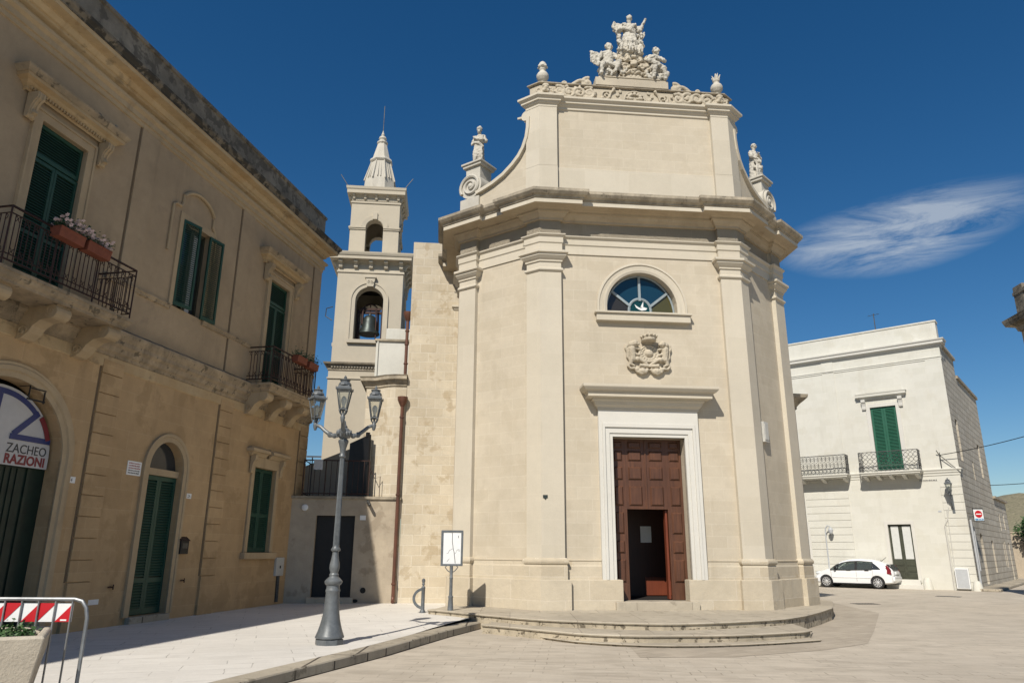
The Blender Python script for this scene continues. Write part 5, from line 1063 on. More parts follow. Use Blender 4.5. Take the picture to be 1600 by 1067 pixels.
# fittings on the palazzo wall
def fit(name, mbx, mat, s, z, label, cat, group=None, bevel=0.0, y=0.0):
    o_ = mbx.obj(name, mat, None, bevel=bevel); o_.matrix_world = PF @ Matrix.Translation((s, y, z)); tag(o_, label, cat, group); return o_
nt_ = thing('notice', 'white notice with faded red and black lettering beside the arched green house door', 'notice', PF @ Matrix.Translation((-7.76, 0, 3.38)))
MB().box(-0.215, 0.215, -0.012, 0.0, -0.15, 0.15).obj('notice_board', 'whitep', nt_)
for k in range(5):
    r_ = random.Random(k); ln = MB(); x = -0.18
    while x < 0.16: w_ = r_.uniform(0.012, 0.03); ln.box(x, x + w_, -0.0135, -0.012, 0.09 - k * 0.052, 0.122 - k * 0.052 - r_.uniform(0, .008)); x += w_ + r_.uniform(.006, .014)
    ln.obj('lettering', 'inkred' if k < 3 else 'ink', nt_)
for s, z, tx, lb in ((-9.44, 2.98, '4', 'white house number 4 tile right of the arched shop doorway'), (-5.75, 2.93, '2A', 'small white house number tile right of the arched green house door')):
    n_ = thing('house_number', lb, 'number tile', PF @ Matrix.Translation((s, 0, z))); MB().box(-0.095, 0.095, -0.014, 0, -0.06, 0.06).obj('tile', 'whitep', n_); text_mesh('numeral', tx, 0.10, 'ink', n_, (0, -0.0145, -0.036), align='CENTER', ext=0.0005)
mb_ = thing('mailbox', 'dark letter box fixed right of the arched green house door', 'mailbox', PF @ Matrix.Translation((-5.78, 0, 1.76))); MB().box(-0.15, 0.15, -0.10, 0, -0.18, 0.16).obj('box', 'black', mb_, bevel=0.008); MB().prism([(-0.13, 0.12), (0.0, 0.22), (0.0, 0.16)], 'x', -0.17, 0.17).obj('lid', 'iron', mb_); MB().box(-0.1, 0.1, -0.106, -0.10, -0.05, 0.07).obj('name_plate', 'giron', mb_)
for s, z, lb in ((-7.95, 0.93, 'iron T shaped wall hook left of the arched green house door'), (-5.62, 0.98, 'iron T shaped wall hook right of the arched green house door')):
    m_ = MB(); m_.tube([(0, 0, 0), (0, -0.09, 0)], 0.016, 6); m_.tube([(0, -0.09, 0), (0.0, -0.09, -0.001)], 0.02, 6); m_.tube([(-0.10, -0.05, 0), (0.05, -0.05, 0)], 0.014, 6); m_.tube([(0.05, -0.05, -0.05), (0.05, -0.05, 0.05)], 0.014, 6); fit('wall_hook', m_, 'iron', s, z, lb, 'hook')
mb_ = thing('meter_box', 'pale wall meter box under the ground floor window near the palazzo corner', 'box', PF @ Matrix.Translation((-1.14, 0, 1.22))); MB().box(-0.22, 0.22, -0.08, 0, -0.27, 0.25).obj('box', 'pipe', mb_, bevel=0.01); MB().box(-0.03, 0.03, -0.09, -0.08, -0.06, 0.02).obj('latch', 'black', mb_); MB().tube([(0, -0.04, -0.27), (0.02, -0.04, -1.0)], 0.05, 8).obj('conduit', 'giron', mb_)
m_ = MB(); m_.box(-0.05, 0.05, -0.03, 0, -0.07, 0.07); fit('door_bell', m_, 'giron', -9.70, 2.05, 'small grey door bell on the jamb of the arched shop doorway', 'bell push')
m_ = MB(); m_.box(-0.14, 0.14, -0.015, 0, -0.05, 0.05); fit('plate', m_, 'whitep', -8.35, 0.66, 'small white plate low on the palazzo wall behind the barrier', 'plate')
# flower boxes hooked over the rails
def flower_box(mtx, label, full=True):
    t = thing('flower_box', label, 'flower box', mtx, 'terracotta flower boxes on the balconies')
    b = MB(); b.prism([(-0.10, 0), (0.10, 0), (0.12, 0.165), (0.13, 0.165), (0.13, 0.195), (-0.13, 0.195), (-0.13, 0.165), (-0.12, 0.165)], 'x', -0.29, 0.29); b.obj('trough', 'terra', t, bevel=0.006)
    MB().box(-0.29, 0.29, -0.115, 0.115, 0.18, 0.185).obj('soil', 'soil', t)
    p = thing('potted_flowers', label.replace('terracotta flower box', 'pale flowers growing in the terracotta box' if full else 'leafy plant growing in the terracotta box'), 'plant', mtx, 'plants in the balcony flower boxes')
    lf = MB(); fl = MB(); r_ = random.Random(int(mtx.translation.x * 100) & 1023)
    for i in range(420 if full else 300):
        x = r_.uniform(-0.33, 0.33); y = r_.gauss(0, 0.08); z = 0.20 + abs(r_.gauss(0, 0.10)); s = r_.uniform(0.02, 0.04); a = r_.uniform(0, 6.3); d = Vector((math.cos(a), math.sin(a), r_.uniform(-.3, .8))) * s; q = d.orthogonal().normalized() * s * 0.5
        c = Vector((x, y, z)); lf.add([c - d, c + q, c + d, c - q], [(0, 1, 2, 3)])
    lf.obj('foliage', 'leaf', p)
    if full:
        for i in range(70):
            x = r_.uniform(-0.34, 0.34); y = r_.gauss(-0.03, 0.09); z = 0.25 + abs(r_.gauss(0, 0.09)); fl.cur = 0
            Q = Matrix.Translation((x, y, z)) @ Matrix.Rotation(r_.uniform(-1.2, 0.2), 4, 'X') @ Matrix.Rotation(r_.uniform(0, 6), 4, 'Z')
            for k in range(5): a = 2 * PI * k / 5; fl.add([(0, 0, 0), (0.034 * math.cos(a - .5), 0.034 * math.sin(a - .5), 0.006), (0.042 * math.cos(a), 0.042 * math.sin(a), 0.0), (0.034 * math.cos(a + .5), 0.034 * math.sin(a + .5), 0.006)], [(0, 1, 2, 3)], Q)
        fl.obj('blossom', 'petal' if r_.random() < 0.5 else 'petalw', p)
flower_box(PF @ Matrix.Translation((-11.52, -0.97, 7.02)), 'left terracotta flower box on the rail of the nearer palazzo balcony')
flower_box(PF @ Matrix.Translation((-10.86, -0.97, 7.02)), 'right terracotta flower box on the rail of the nearer palazzo balcony')
flower_box(PF @ Matrix.Translation((-2.50, -0.84, 7.04)), 'left terracotta flower box on the rail of the farther palazzo balcony', False)
flower_box(PF @ Matrix.Translation((-1.76, -0.84, 7.03)), 'right terracotta flower box on the rail of the farther palazzo balcony', False)
# ============================================================ PALE BUILDING on the right
RBF = frame(22.28, 36.12, R(-39))
rb = thing('pale_building', 'pale limestone two storey corner house with bright green shutters behind the white car', 'building', RBF)
RX0 = -16.0
mb = MB(); mb.wall(rect(RX0, 0, 0, 5.6), [rect(-3.60, -2.52, 0.44, 3.12), arch(-8.55, 0.92, 0.0, 2.9, 3.8, 14)], y=0, depth=0.2); mb.obj('ground_floor_wall', 'right', rb)
mb = MB(); mb.wall(rect(RX0, 0, 5.55, 12.3), [rect(-3.70, -2.44, 5.86, 9.24), rect(-9.1, -7.95, 5.86, 9.24)], y=0, depth=0.16); mb.obj('upper_wall', 'right', rb)
# side wall (x = 0 plane, running back)
SWH = [(1.6, 6.3, 8.45, 0.75), (5.3, 5.6, 6.6, 0.32), (8.9, 6.0, 7.95, 0.8)]
MS = Matrix.Rotation(PI / 2, 4, 'Z')   # local x -> back
sw_ = MB(); holes = [rect(s - w / 2, s + w / 2, z0, z1) for s, z0, z1, w in SWH] + [arch(3.7, 0.45, 0.2, 2.3, 2.75, 10), rect(7.5, 8.2, 0.7, 2.4)]
sw_.wall([(0, 0), (11.9, 0), (11.9, 11.2), (4.3, 11.2), (4.3, 12.2), (0, 12.2)], holes, y=0, depth=0.25, M_=MS); sw_.obj('side_wall', 'rside', rb)
mb = MB()
for h in holes: xs = [p[0] for p in h]; zs = [p[1] for p in h]; mb.box(min(xs), max(xs), 0.2, 0.24, min(zs), max(zs), MS)
mb.obj('side_window_panes', 'wglass', rb)
mb = MB(); mb.box(RX0, -0.02, 0.2, 11.8, 10.9, 11.15); mb.box(RX0, -0.02, 11.8, 11.9, 0, 11.1); mb.obj('roof', 'weath', rb)
MB().box(-0.1, 0.12, 0.3, 4.3, 12.15, 12.3, None).obj('side_coping', 'rside', rb); MB().box(-0.1, 0.10, 4.3, 12.0, 11.15, 11.32).obj('side_coping', 'weath', rb)
FPt = [(RX0, 0), (0, 0), (0, 0.6)]
MB().sweep(FPt, [(0, 11.40), (0.03, 11.42), (0.03, 11.48), (0.06, 11.52), (0.06, 11.56), (0, 11.57)]).obj('frieze_moulding', 'right', rb)
MB().sweep(FPt, [(0, 12.08), (0.05, 12.10), (0.08, 12.18), (0.20, 12.22), (0.22, 12.24), (0.22, 12.34), (0.27, 12.40), (0.28, 12.46), (0, 12.50)]).obj('cornice', 'white', rb)
MB().sweep(FPt, [(-0.02, 12.48), (-0.02, 13.42), (0.02, 13.44), (0.02, 13.52), (-0.4, 13.53), (-0.4, 12.3)]).obj('parapet', 'right', rb)
for q_ in ((-5.95, -5.32, -0.03, 5.6, 12.1), (-0.75, 0.0, -0.025, 5.6, 11.45)): MB().box(q_[0], q_[1], q_[2], 0.03, q_[3], q_[4]).obj('pilaster_strip', 'right', rb)
MB().sweep([(RX0, 0), (0, 0), (0, 0.5)], [(0, 5.46), (0.03, 5.48), (0.03, 5.56), (0.07, 5.62), (0.07, 5.68), (0.11, 5.74), (0.11, 5.79), (0, 5.84)]).obj('string_course', 'right', rb)
for x0, x1, z1 in ((-16, -5.32, 4.95), (-0.95, 0.0, 5.0)):
    q = MB(); z = 0.0
    while z < z1 - 0.1:
        if x0 < -10: q.box(-7.55, x1, -0.03, 0.03, z + 0.010, min(z + 0.368, z1)); q.box(-16, -9.65, -0.03, 0.03, z + 0.010, min(z + 0.368, z1)); 
        else: q.box(x0, x1, -0.03, 0.03, z + 0.010, min(z + 0.368, z1))
        z += 0.375
    q.obj('quoin_strip', 'right', rb, bevel=0.006)
# green shuttered window with hood
f_ = MB(); w0, w1, zb, zt = -3.70, -2.44, 5.86, 9.24
f_.prism([(w0 - 0.20, zb), (w0, zb), (w0, zt), (w1, zt), (w1, zb), (w1 + 0.20, zb), (w1 + 0.20, zt + 0.2), (w0 - 0.20, zt + 0.2)], 'y', -0.04, 0.02); f_.obj('window_surround', 'white', rb, bevel=0.006)
sl = MB(); xm = (w0 + w1) / 2
for a, b in ((w0 + 0.01, xm - 0.004), (xm + 0.004, w1 - 0.01)): shutter_leaf(a, b, zb + 0.05, zt - 0.01, 0.05, mb=sl, pitch=0.075, mull=0.10)
o = sl.obj('shutters', 'green2', rb); MB().box(w0, w1, 0.1, 0.12, zb, zt).obj('shutter_back', 'green', o)
hd = MB().sweep([(w0 - 0.42, 0.02), (w0 - 0.42, -0.06), (w1 + 0.42, -0.06), (w1 + 0.42, 0.02)], [(0, 9.66), (0.03, 9.68), (0.06, 9.76), (0.16, 9.80), (0.18, 9.82), (0.18, 9.92), (0.21, 9.98), (0, 10.03)]).obj('window_hood', 'right', rb)
for x in (w0 - 0.27, w1 + 0.27): b = MB(); b.prism(console_prof(0.55, 0.2), 'y', -0.1, 0.1, Matrix.Translation((x, -0.02, 9.68)) @ Matrix.Rotation(-PI / 2, 4, 'Z')); b.obj('console', 'white', hd, bevel=0.006)
def rb_balcony(x0, x1, e, lattice):
    b = MB().sweep([(x0, 0.02), (x0, -e), (x1, -e), (x1, 0.02)], [(-0.5, 5.56), (-0.02, 5.58), (0, 5.60), (0, 5.64), (0.05, 5.70), (0.05, 5.76), (-0.4, 5.78)]).obj('balcony', 'right', rb)
    MB().box(x0 + 0.02, x1 - 0.02, -e + 0.02, 0.02, 5.62, 5.76).obj('slab', 'right', b)
    n = 5
    for i in range(n):
        x = x0 + 0.18 + i * (x1 - x0 - 0.36) / (n - 1); k = MB(); k.prism([(0, 0), (e - 0.06, 0), (e - 0.06, -0.07), (e * 0.6, -0.16), (0.1, -0.24), (0, -0.24)], 'y', -0.09, 0.09, Matrix.Translation((x, 0, 5.60)) @ Matrix.Rotation(-PI / 2, 4, 'Z')); k.obj('balcony_bracket', 'right', b, bevel=0.006)
    r_ = MB(); z0, z1 = 5.82, 6.78; P_ = [(x0 + 0.02, 0), (x0 - 0.01, -e + 0.03), (x1 + 0.01, -e + 0.03), (x1 - 0.02, 0)]
    zm = z0 + 0.24
    for z, t in ((z0, 0.014), (z1, 0.02), (zm, 0.012)): r_.tube([(p[0], p[1], z) for p in P_], t, 4)
    for p in P_[1:3]: r_.tube([(p[0], p[1], 5.78), (p[0], p[1], z1)], 0.018, 4)
    def run_(A, B):
        L = (Vector(B) - Vector(A)).length; n_ = max(2, int(L / 0.2)); P = lambda t, z: (A[0] + (B[0] - A[0]) * t, A[1] + (B[1] - A[1]) * t, z)
        for i in range(n_):
            t0, t1, tm = i / n_, (i + 1) / n_, (i + .5) / n_
            if lattice:
                for s in (0, 1):
                    pts = []
                    for k in range(13): u = k / 12; off = 0.5 + 0.5 * math.cos(PI * 3 * u + PI * s); pts.append(P(t0 + (t1 - t0) * off, zm + (z1 - zm) * u))
                    r_.tube(pts, 0.010, 4)
            else:
                for zc, rz in ((zm + 0.18, 0.17), (zm + 0.53, 0.17)):
                    r_.tube([P(tm + (t1 - t0) * 0.45 * math.cos(a), zc + rz * math.sin(a)) for a in [2 * PI * k / 12 for k in range(13)]], 0.009, 4); r_.tube([P(tm + (t1 - t0) * 0.22 * math.cos(a), zc + 0.08 * math.sin(a)) for a in [2 * PI * k / 8 for k in range(9)]], 0.012, 4)
                r_.tube([P(t0, zm), P(t0, z1)], 0.008, 4)
            r_.tube([P(tm + (t1 - t0) * 0.42 * math.cos(a), z0 + 0.12 + 0.10 * math.sin(a)) for a in [2 * PI * k / 10 for k in range(11)]], 0.011, 4)
    run_(P_[0], P_[1]); run_(P_[1], P_[2]); run_(P_[2], P_[3]); r_.obj('railing', 'giron', b)
rb_balcony(-4.40, -1.62, 0.75, True); rb_balcony(-9.9, -5.10, 0.70, False)
o = MB().box(-9.1, -7.95, 0.06, 0.1, 5.86, 9.24).obj('shutters', 'green2', rb)
# shop door with two white panes over green boards
dr = MB(); dr.box(-3.60, -2.52, 0.12, 0.17, 0.44, 3.12); dd = dr.obj('house_door', 'olive', rb)
for a, b in ((-3.50, -3.15), (-2.97, -2.60)): MB().box(a, b, 0.105, 0.12, 1.42, 3.04).obj('door_pane', 'pane', dd)
pb = MB(); 
for a, b in ((-3.52, -3.12), (-2.98, -2.58)):
    for k in range(3): pb.box(a, b, 0.10, 0.12, 0.52 + 0.29 * k, 0.77 + 0.29 * k)
pb.box(-3.09, -3.02, 0.09, 0.12, 0.44, 3.1); pb.obj('door_board', 'olive', dd, bevel=0.006)
mb = MB(); mb.prism([(-3.76, 0.3), (-3.60, 0.3), (-3.60, 3.12), (-2.52, 3.12), (-2.52, 0.3), (-2.36, 0.3), (-2.36, 3.30), (-3.76, 3.30)], 'y', -0.03, 0.02); mb.box(-3.7, -2.4, -0.25, 0.2, 0.0, 0.42); mb.box(-3.9, -2.25, -0.5, 0.0, 0.0, 0.2); mb.obj('door_surround', 'white', rb, bevel=0.006)
MB().prism(arch(-8.55, 0.92, 0.0, 2.9, 3.8, 14), 'y', 0.15, 0.17).obj('arched_door', 'dgreen', rb)
MB().strip(arcline(-8.55, 0.92, 2.9, 3.8, 16, 0), [(0, 0), (0, 0.04), (-0.14, 0.04), (-0.14, 0)]).obj('arch_surround', 'white', rb)
mb = MB(); mb.tube([(-1.0, -0.05, 0), (-1.0, -0.05, 3.05), (-0.85, -0.05, 3.3), (-0.72, -0.05, 3.9)], 0.03, 6); mb.tube([(-0.86, -0.04, 1.0), (-0.82, -0.04, 3.8)], 0.02, 6); mb.tube([(-0.5, -0.12, 0.0), (0.10, -0.06, 5.4)], 0.001, 3); mb.obj('conduits', 'pipe', rb)
mb = MB(); mb.tube([(0.08, 0.25, 3.3), (0.08, 0.25, 0.0)], 0.05, 8); mb.tube([(0.08, 0.9, 3.0), (0.08, 0.9, 0.9)], 0.03, 6); mb.obj('drainpipes', 'greyp', rb)
mb = MB(); mb.box(-3.0, -2.96, 0.5, 0.54, 13.4, 14.6); mb.tube([(-3.3, 0.5, 14.5), (-2.7, 0.55, 14.55)], 0.01, 4)
for k in range(4): mb.tube([(-3.2 + .14 * k, 0.35, 14.53), (-3.2 + .14 * k, 0.7, 14.53)], 0.006, 4)
o = mb.obj('antenna', 'giron', None); o.matrix_world = RBF; tag(o, 'thin television antenna on the roof of the pale corner house', 'antenna')
# things on and beside the pale house
def rbo(name, m_, mat, loc, label, cat, bevel=0.0, smooth=False):
    o_ = m_.obj(name, mat, None, bevel=bevel, smooth=smooth); o_.matrix_world = RBF @ Matrix.Translation(loc); return tag(o_, label, cat)
cb = thing('electric_cabinet', 'white electric cabinet at the street corner of the pale house', 'cabinet', RBF @ Matrix.Translation((-0.58, 0, 0))); MB().box(-0.29, 0.29, -0.22, -0.03, 0.08, 1.02).obj('cabinet_body', 'whitep', cb, bevel=0.01); MB().box(-0.25, 0.25, -0.23, -0.22, 0.12, 0.98).obj('cabinet_door', 'greyp', cb)
for x, lb, h in ((-2.12, 'rounded stone wheel guard right of the pale house door step', 0.55), (-0.02, 'rounded stone wheel guard at the street corner of the pale house', 0.46)):
    m_ = MB(); m_.lathe([(0.24, 0), (0.23, 0.1), (0.17, h * 0.8), (0.12, h * 0.96), (0.04, h)], seg=14); rbo('guard_stone', m_, 'right', (x, -0.12, 0), lb, 'guard stone', smooth=True)
mb = MB(); mb.box(-0.42, 0.42, -0.015, 0, -0.05, 0.05); sp_ = rbo('street_plaque', mb, 'right', (-1.45, -0.0, 5.26), 'pale street name plaque under the string course of the pale house', 'plaque')
r_ = random.Random(4); lt = MB(); x = -0.38
while x < 0.36: w_ = r_.uniform(.02, .045); lt.box(x, x + w_, -0.018, -0.015, -0.03, 0.03 - r_.uniform(0, .012)); x += w_ + r_.uniform(.012, .03)
lt.obj('lettering', 'ink', sp_)
mb = MB(); mb.box(-0.07, 0.07, -0.012, 0, -0.04, 0.04); rbo('number_tile', mb, 'greyp', (-1.13, 0, 3.72), 'tiny grey number tile left of the wall lamp on the pale house', 'number tile')
def lantern(parent, s=1.0, mtx=Matrix.Identity(4), n=4):
    """four sided street lantern standing on z=0"""
    k = lambda m_: m_
    f_ = MB(); zb, zt = 0.10, 0.46; rb_, rt_ = 0.085, 0.165
    for i in range(n):
        a = 2 * PI * i / n + PI / n; b = 2 * PI * (i + 1) / n + PI / n
        f_.tube([(rb_ * math.cos(a), rb_ * math.sin(a), zb), (rt_ * math.cos(a), rt_ * math.sin(a), zt)], 0.012, 4)
        f_.tube([(rb_ * math.cos(a), rb_ * math.sin(a), zb), (rb_ * math.cos(b), rb_ * math.sin(b), zb)], 0.014, 4)
        f_.tube([(rt_ * math.cos(a), rt_ * math.sin(a), zt), (rt_ * math.cos(b), rt_ * math.sin(b), zt)], 0.014, 4)
        f_.cap((rt_ * 1.13 * math.cos(a), rt_ * 1.13 * math.sin(a), zt + 0.0), (rt_ * 1.16 * math.cos(a), rt_ * 1.16 * math.sin(a), zt + 0.045), 0.012, 0.006, 5)
        f_.tube([(0.03 * math.cos(a), 0.03 * math.sin(a), 0.0), (0.07 * math.cos(a), 0.07 * math.sin(a), 0.04), (rb_ * math.cos(a), rb_ * math.sin(a), zb)], 0.012, 4)
        f_.ball((rb_ * math.cos(a), rb_ * math.sin(a), zb - 0.02), 0.016, 6)
    f_.lathe([(0.03, -0.02), (0.035, 0.0), (0.02, 0.03), (0.02, 0.10)], seg=8); f_.lathe([(0.06, 0.10), (0.03, 0.14)], seg=8)
    o_ = f_.obj('lantern', 'lamp', parent, local=mtx @ Matrix.Scale(s, 4))
    c_ = MB(); c_.lathe([(rt_ * 1.16, zt - 0.005), (rt_ * 1.18, zt + 0.015), (rt_ * 0.98, zt + 0.04), (0.115, zt + 0.09)], seg=n, sq=True); c_.lathe([(0.12, zt + 0.085), (0.115, zt + 0.11), (0.085, zt + 0.15), (0.075, zt + 0.16), (0.095, zt + 0.175), (0.095, zt + 0.187), (0.04, zt + 0.195), (0.025, zt + 0.215), (0.03, zt + 0.235), (0.012, zt + 0.262), (0.003, zt + 0.275)], seg=12)
    c_.obj('lantern_roof', 'lamp', o_)
    g_ = MB()
    for i in range(n):
        a = 2 * PI * i / n + PI / n; b = 2 * PI * (i + 1) / n + PI / n; g_.add([(rb_ * .96 * math.cos(a), rb_ * .96 * math.sin(a), zb), (rb_ * .96 * math.cos(b), rb_ * .96 * math.sin(b), zb), (rt_ * .96 * math.cos(b), rt_ * .96 * math.sin(b), zt), (rt_ * .96 * math.cos(a), rt_ * .96 * math.sin(a), zt)], [(0, 1, 2, 3)])
    g_.obj('lantern_glass', 'lglass', o_)
    b_ = MB(); b_.lathe([(0.02, 0.12), (0.022, 0.17), (0.05, 0.25), (0.052, 0.29), (0.03, 0.335), (0.004, 0.35)], seg=12); b_.obj('bulb', 'bulb', o_, smooth=True)
    return o_
wl = thing('wall_lamp', 'small lantern on a scrolled iron bracket at the corner of the pale house', 'lamp', RBF @ Matrix.Translation((-0.52, -0.48, 4.50)))
lantern(wl, 1.1)
m_ = MB(); m_.tube([(0, 0, 0), (0, 0.05, -0.12), (0, 0.28, -0.22), (0, 0.48, -0.15)], 0.025, 6); m_.tube([(0, 0.1, -0.12), (0, 0.25, -0.5), (0, 0.48, -0.75)], 0.022, 6); m_.tube([(0, p[0], p[1]) for p in spiral(0.26, -0.38, 0.14, 1.4, 1)], 0.018, 5); m_.box(-0.06, 0.06, 0.44, 0.48, -0.9, 0.0); m_.obj('lamp_bracket', 'lamp', wl)
# slender pale post lamp behind the car
pl = thing('post_lamp', 'slender pale grey lamp post with a curved head behind the white car', 'lamp', RBF @ Matrix.Translation((-6.62, -0.35, 0)))
m_ = MB(); m_.tube([(0, 0, 0), (0, 0, 2.75), (0.02, 0, 2.95), (0.12, 0, 3.10), (0.24, 0, 3.08), (0.28, 0, 2.98)], 0.032, 8); m_.lathe([(0.07, 0), (0.07, 0.3), (0.05, 0.35)], seg=10); m_.obj('post', 'greyp', pl, smooth=True); MB().lathe([(0.05, 0.3), (0.13, 0.22), (0.14, 0.18), (0.08, 0.0), (0.05, -0.02)], (0.28, 0, 2.70), 10).obj('lamp_head', 'greyp', pl, smooth=True)
# no entry sign on the corner pole
sg = thing('no_entry_sign', 'red and white no entry sign with a blue plate on the side street wall', 'sign', RBF @ Matrix.Translation((0.42, 0.55, 0.33)) @ Matrix.Rotation(R(35), 4, 'Z') @ Matrix.Translation((0, 0, 3.0)) @ Matrix.Scale(0.66, 4) @ Matrix.Translation((0, 0, -3.0)))
MB().box(-0.34, 0.34, -0.02, 0.0, 2.88, 3.70).obj('sign_plate', 'whitep', sg, bevel=0.01); MB().lathe([(0.26, 0), (0.26, 0.006)], seg=28, M_=Matrix.Translation((0.0, -0.021, 3.36)) @ Matrix.Rotation(PI / 2, 4, 'X')).obj('red_disc', 'red', sg); MB().box(-0.19, 0.19, -0.033, -0.027, 3.32, 3.40).obj('white_bar', 'whitep', sg)
mb = MB(); mb.box(-0.30, 0.30, -0.026, -0.021, 2.91, 3.04); mb.obj('blue_plate', 'bluep', sg); mb = MB(); mb.box(-0.38, 0.38, 0.0, 0.05, 2.84, 3.80); mb.obj('backing', 'giron', sg, bevel=0.01); mb = MB(); mb.prism([(-0.1, 2.94), (0.02, 2.94), (-0.04, 3.02)], 'y', -0.03, -0.026); mb.box(0.08, 0.2, -0.03, -0.026, 2.95, 3.0); mb.obj('pictogram', 'whitep', sg)
MB().tube([(0, 0.08, 3.2), (-0.2, 0.3, 3.2), (-0.5, 0.45, 3.2)], 0.03, 8).obj('arm', 'giron', sg)
mb = MB(); mb.tube([(-0.1, 0.2, 3.45), (1.05, 0.05, 0.0)], 0.03, 6)
# second house further down the side street
rb2 = thing('far_house', 'lower pale house with small deep windows further down the side street', 'building', RBF @ Matrix.Translation((0.0, 11.88, 0)) @ Matrix.Rotation(PI / 2, 4, 'Z'))
hs = [rect(1.0, 1.35, 0.9, 2.4), rect(1.8, 2.2, 0.9, 2.5), rect(1.4, 1.8, 3.1, 4.1), rect(3.9, 4.5, 0.1, 2.4), rect(3.6, 4.1, 3.2, 4.2)]
mb = MB(); mb.wall(rect(0, 6.2, 0, 5.0), hs, y=0, depth=0.22); mb.obj('front_wall', 'rside', rb2)
mb = MB()
for h in hs: xs = [p[0] for p in h]; zs = [p[1] for p in h]; mb.box(min(xs), max(xs), 0.18, 0.22, min(zs), max(zs))
mb.obj('window_panes', 'wglass', rb2); mb = MB(); mb.box(-0.1, 6.35, -0.15, 0.1, 4.98, 5.12); mb.box(0, 6.2, 0.23, 7, 4.6, 4.95); mb.box(6.1, 6.2, 0, 7, 0, 4.95); mb.obj('roof_edge', 'weath', rb2)
mb = MB(); mb.box(-12.2, 6.4, -0.9, 0.05, 0.0, 0.12); o = structure(mb.obj('pavement', 'kerb', None, bevel=0.02)); o.matrix_world = rb2.matrix_world.copy()
# cables
def cable(a, b, sag, label):
    n = 14; pts = [Vector(a) + (Vector(b) - Vector(a)) * (i / n) - Vector((0, 0, sag * 4 * (i / n) * (1 - i / n))) for i in range(n + 1)]
    o_ = MB().tube(pts, 0.018, 4).obj('cable', 'black', None); tag(o_, label, 'cable')
A_ = RBF @ Vector((-0.72, -0.25, 6.45)); cable(A_, (27.2, 31.0, 8.2), 0.25, 'black cable from the pale house corner across the side street')
A_ = RBF @ Vector((0.2, 9.5, 5.6)); cable(A_, (30.0, 36.0, 5.6), 0.1, 'thin lower cable crossing the sky beside the far house')
m_ = MB(); m_.tube([(-0.75, -0.04, 6.6), (-0.72, -0.2, 6.45), (0.1, -0.05, 5.5)], 0.02, 5); m_.tube([(-0.75, -0.04, 5.7), (-0.72, -0.2, 6.45)], 0.02, 5); m_.tube([(-0.78, -0.04, 6.5), (-0.85, -0.2, 6.7)], 0.02, 5); rbo('cable_bracket', m_, 'giron', (0, 0, 0), 'iron cable bracket on the corner of the pale house', 'bracket')
# hill, tree and gate at the end of the side street
hb = MB(); n = 24; vs = []; fs = []
for j in range(9):
    for i in range(n + 1):
        x = 206 + 190 * i / n; y = 300 + 25 * j; h = (1 - ((i - n * 0.62) / (n * 0.62)) ** 2) * 38 * math.sin(PI * min(1, (j + .0) / 8)); vs.append((x, y, max(-0.5, h * (0.9 + 0.2 * rnd.random()))))
for j in range(8):
    for i in range(n): fs.append((j * (n + 1) + i, j * (n + 1) + i + 1, (j + 1) * (n + 1) + i + 1, (j + 1) * (n + 1) + i))
hb.add(vs, fs); M['hill'] = stone('dry_hill', (0.30, 0.25, 0.18), (0.10, 0.11, 0.055), (0.2, 0.2, 0.2), 0, 0, blotch=0.5, pit=0.2); structure(hb.obj('hill', 'hill', None, smooth=True, angle=180))
def tree(name, x, y, h, r, label):
    t = thing(name, label, 'tree', Matrix.Translation((x, y, 0))); tr = MB(); tr.tube([(0, 0, 0), (0.05, 0, h * 0.3), (0, 0.1, h * 0.6)], lambda u: 0.16 - 0.08 * u, 8)
    for k in range(6): a = k * 1.05; tr.tube([(0, 0, h * 0.35), (r * 0.4 * math.cos(a), r * 0.4 * math.sin(a), h * 0.55), (r * .7 * math.cos(a), r * .7 * math.sin(a), h * 0.75)], lambda u: 0.07 - 0.05 * u, 5)
    tr.obj('trunk', 'iron', t); cr = MB(); q_ = random.Random(9); cl = [(q_.gauss(0, r * .45), q_.gauss(0, r * .45), h * 0.62 + q_.gauss(0, h * .16), q_.uniform(.35, .6) * r * .6) for i in range(26)]
    for cx, cy, cz, rr in cl:
        for i in range(90):
            d = Vector((q_.gauss(0, 1), q_.gauss(0, 1), q_.gauss(0, 1))).normalized() * rr * q_.uniform(.5, 1); c = Vector((cx, cy, cz)) + d; u = Vector((q_.gauss(0, 1), q_.gauss(0, 1), q_.gauss(0, 1))).normalized() * 0.13; w = u.orthogonal().normalized() * 0.06; cr.add([c - u, c + w, c + u, c - w], [(0, 1, 2, 3)])
    cr.obj('crown', 'leaf', t)
tree('tree', 39.0, 54.5, 4.9, 2.0, 'leafy green tree at the end of the side street')
gt = thing('gate', 'white barred gate at the end of the side street', 'gate', Matrix.Translation((35.2, 50.0, 0)) @ Matrix.Rotation(R(-40), 4, 'Z')); m_ = MB()
for i in range(9): m_.box(-0.2 + i * 0.62, 0.0 + i * 0.62, -0.05, 0.05, 0.1, 2.3)
m_.box(-0.2, 5.2, -0.03, 0.03, 0.3, 0.45); m_.box(-0.2, 5.2, -0.03, 0.03, 2.0, 2.15); m_.obj('gate_bars', 'whitep', gt); MB().box(-0.3, 5.3, 0.06, 0.08, 0.1, 2.1).obj('gate_sheet', 'greyp', gt)
wl_ = thing('garden_wall', 'pale garden wall behind the white gate', 'wall', Matrix.Translation((37.0, 56.5, 0)) @ Matrix.Rotation(R(-30), 4, 'Z')); m_ = MB(); m_.box(-6, 14, 0, 0.3, 0, 3.2); m_.box(-6.05, 14.05, -0.05, 0.35, 3.2, 3.3); m_.obj('wall_body', 'annexwall', wl_, bevel=0.01)
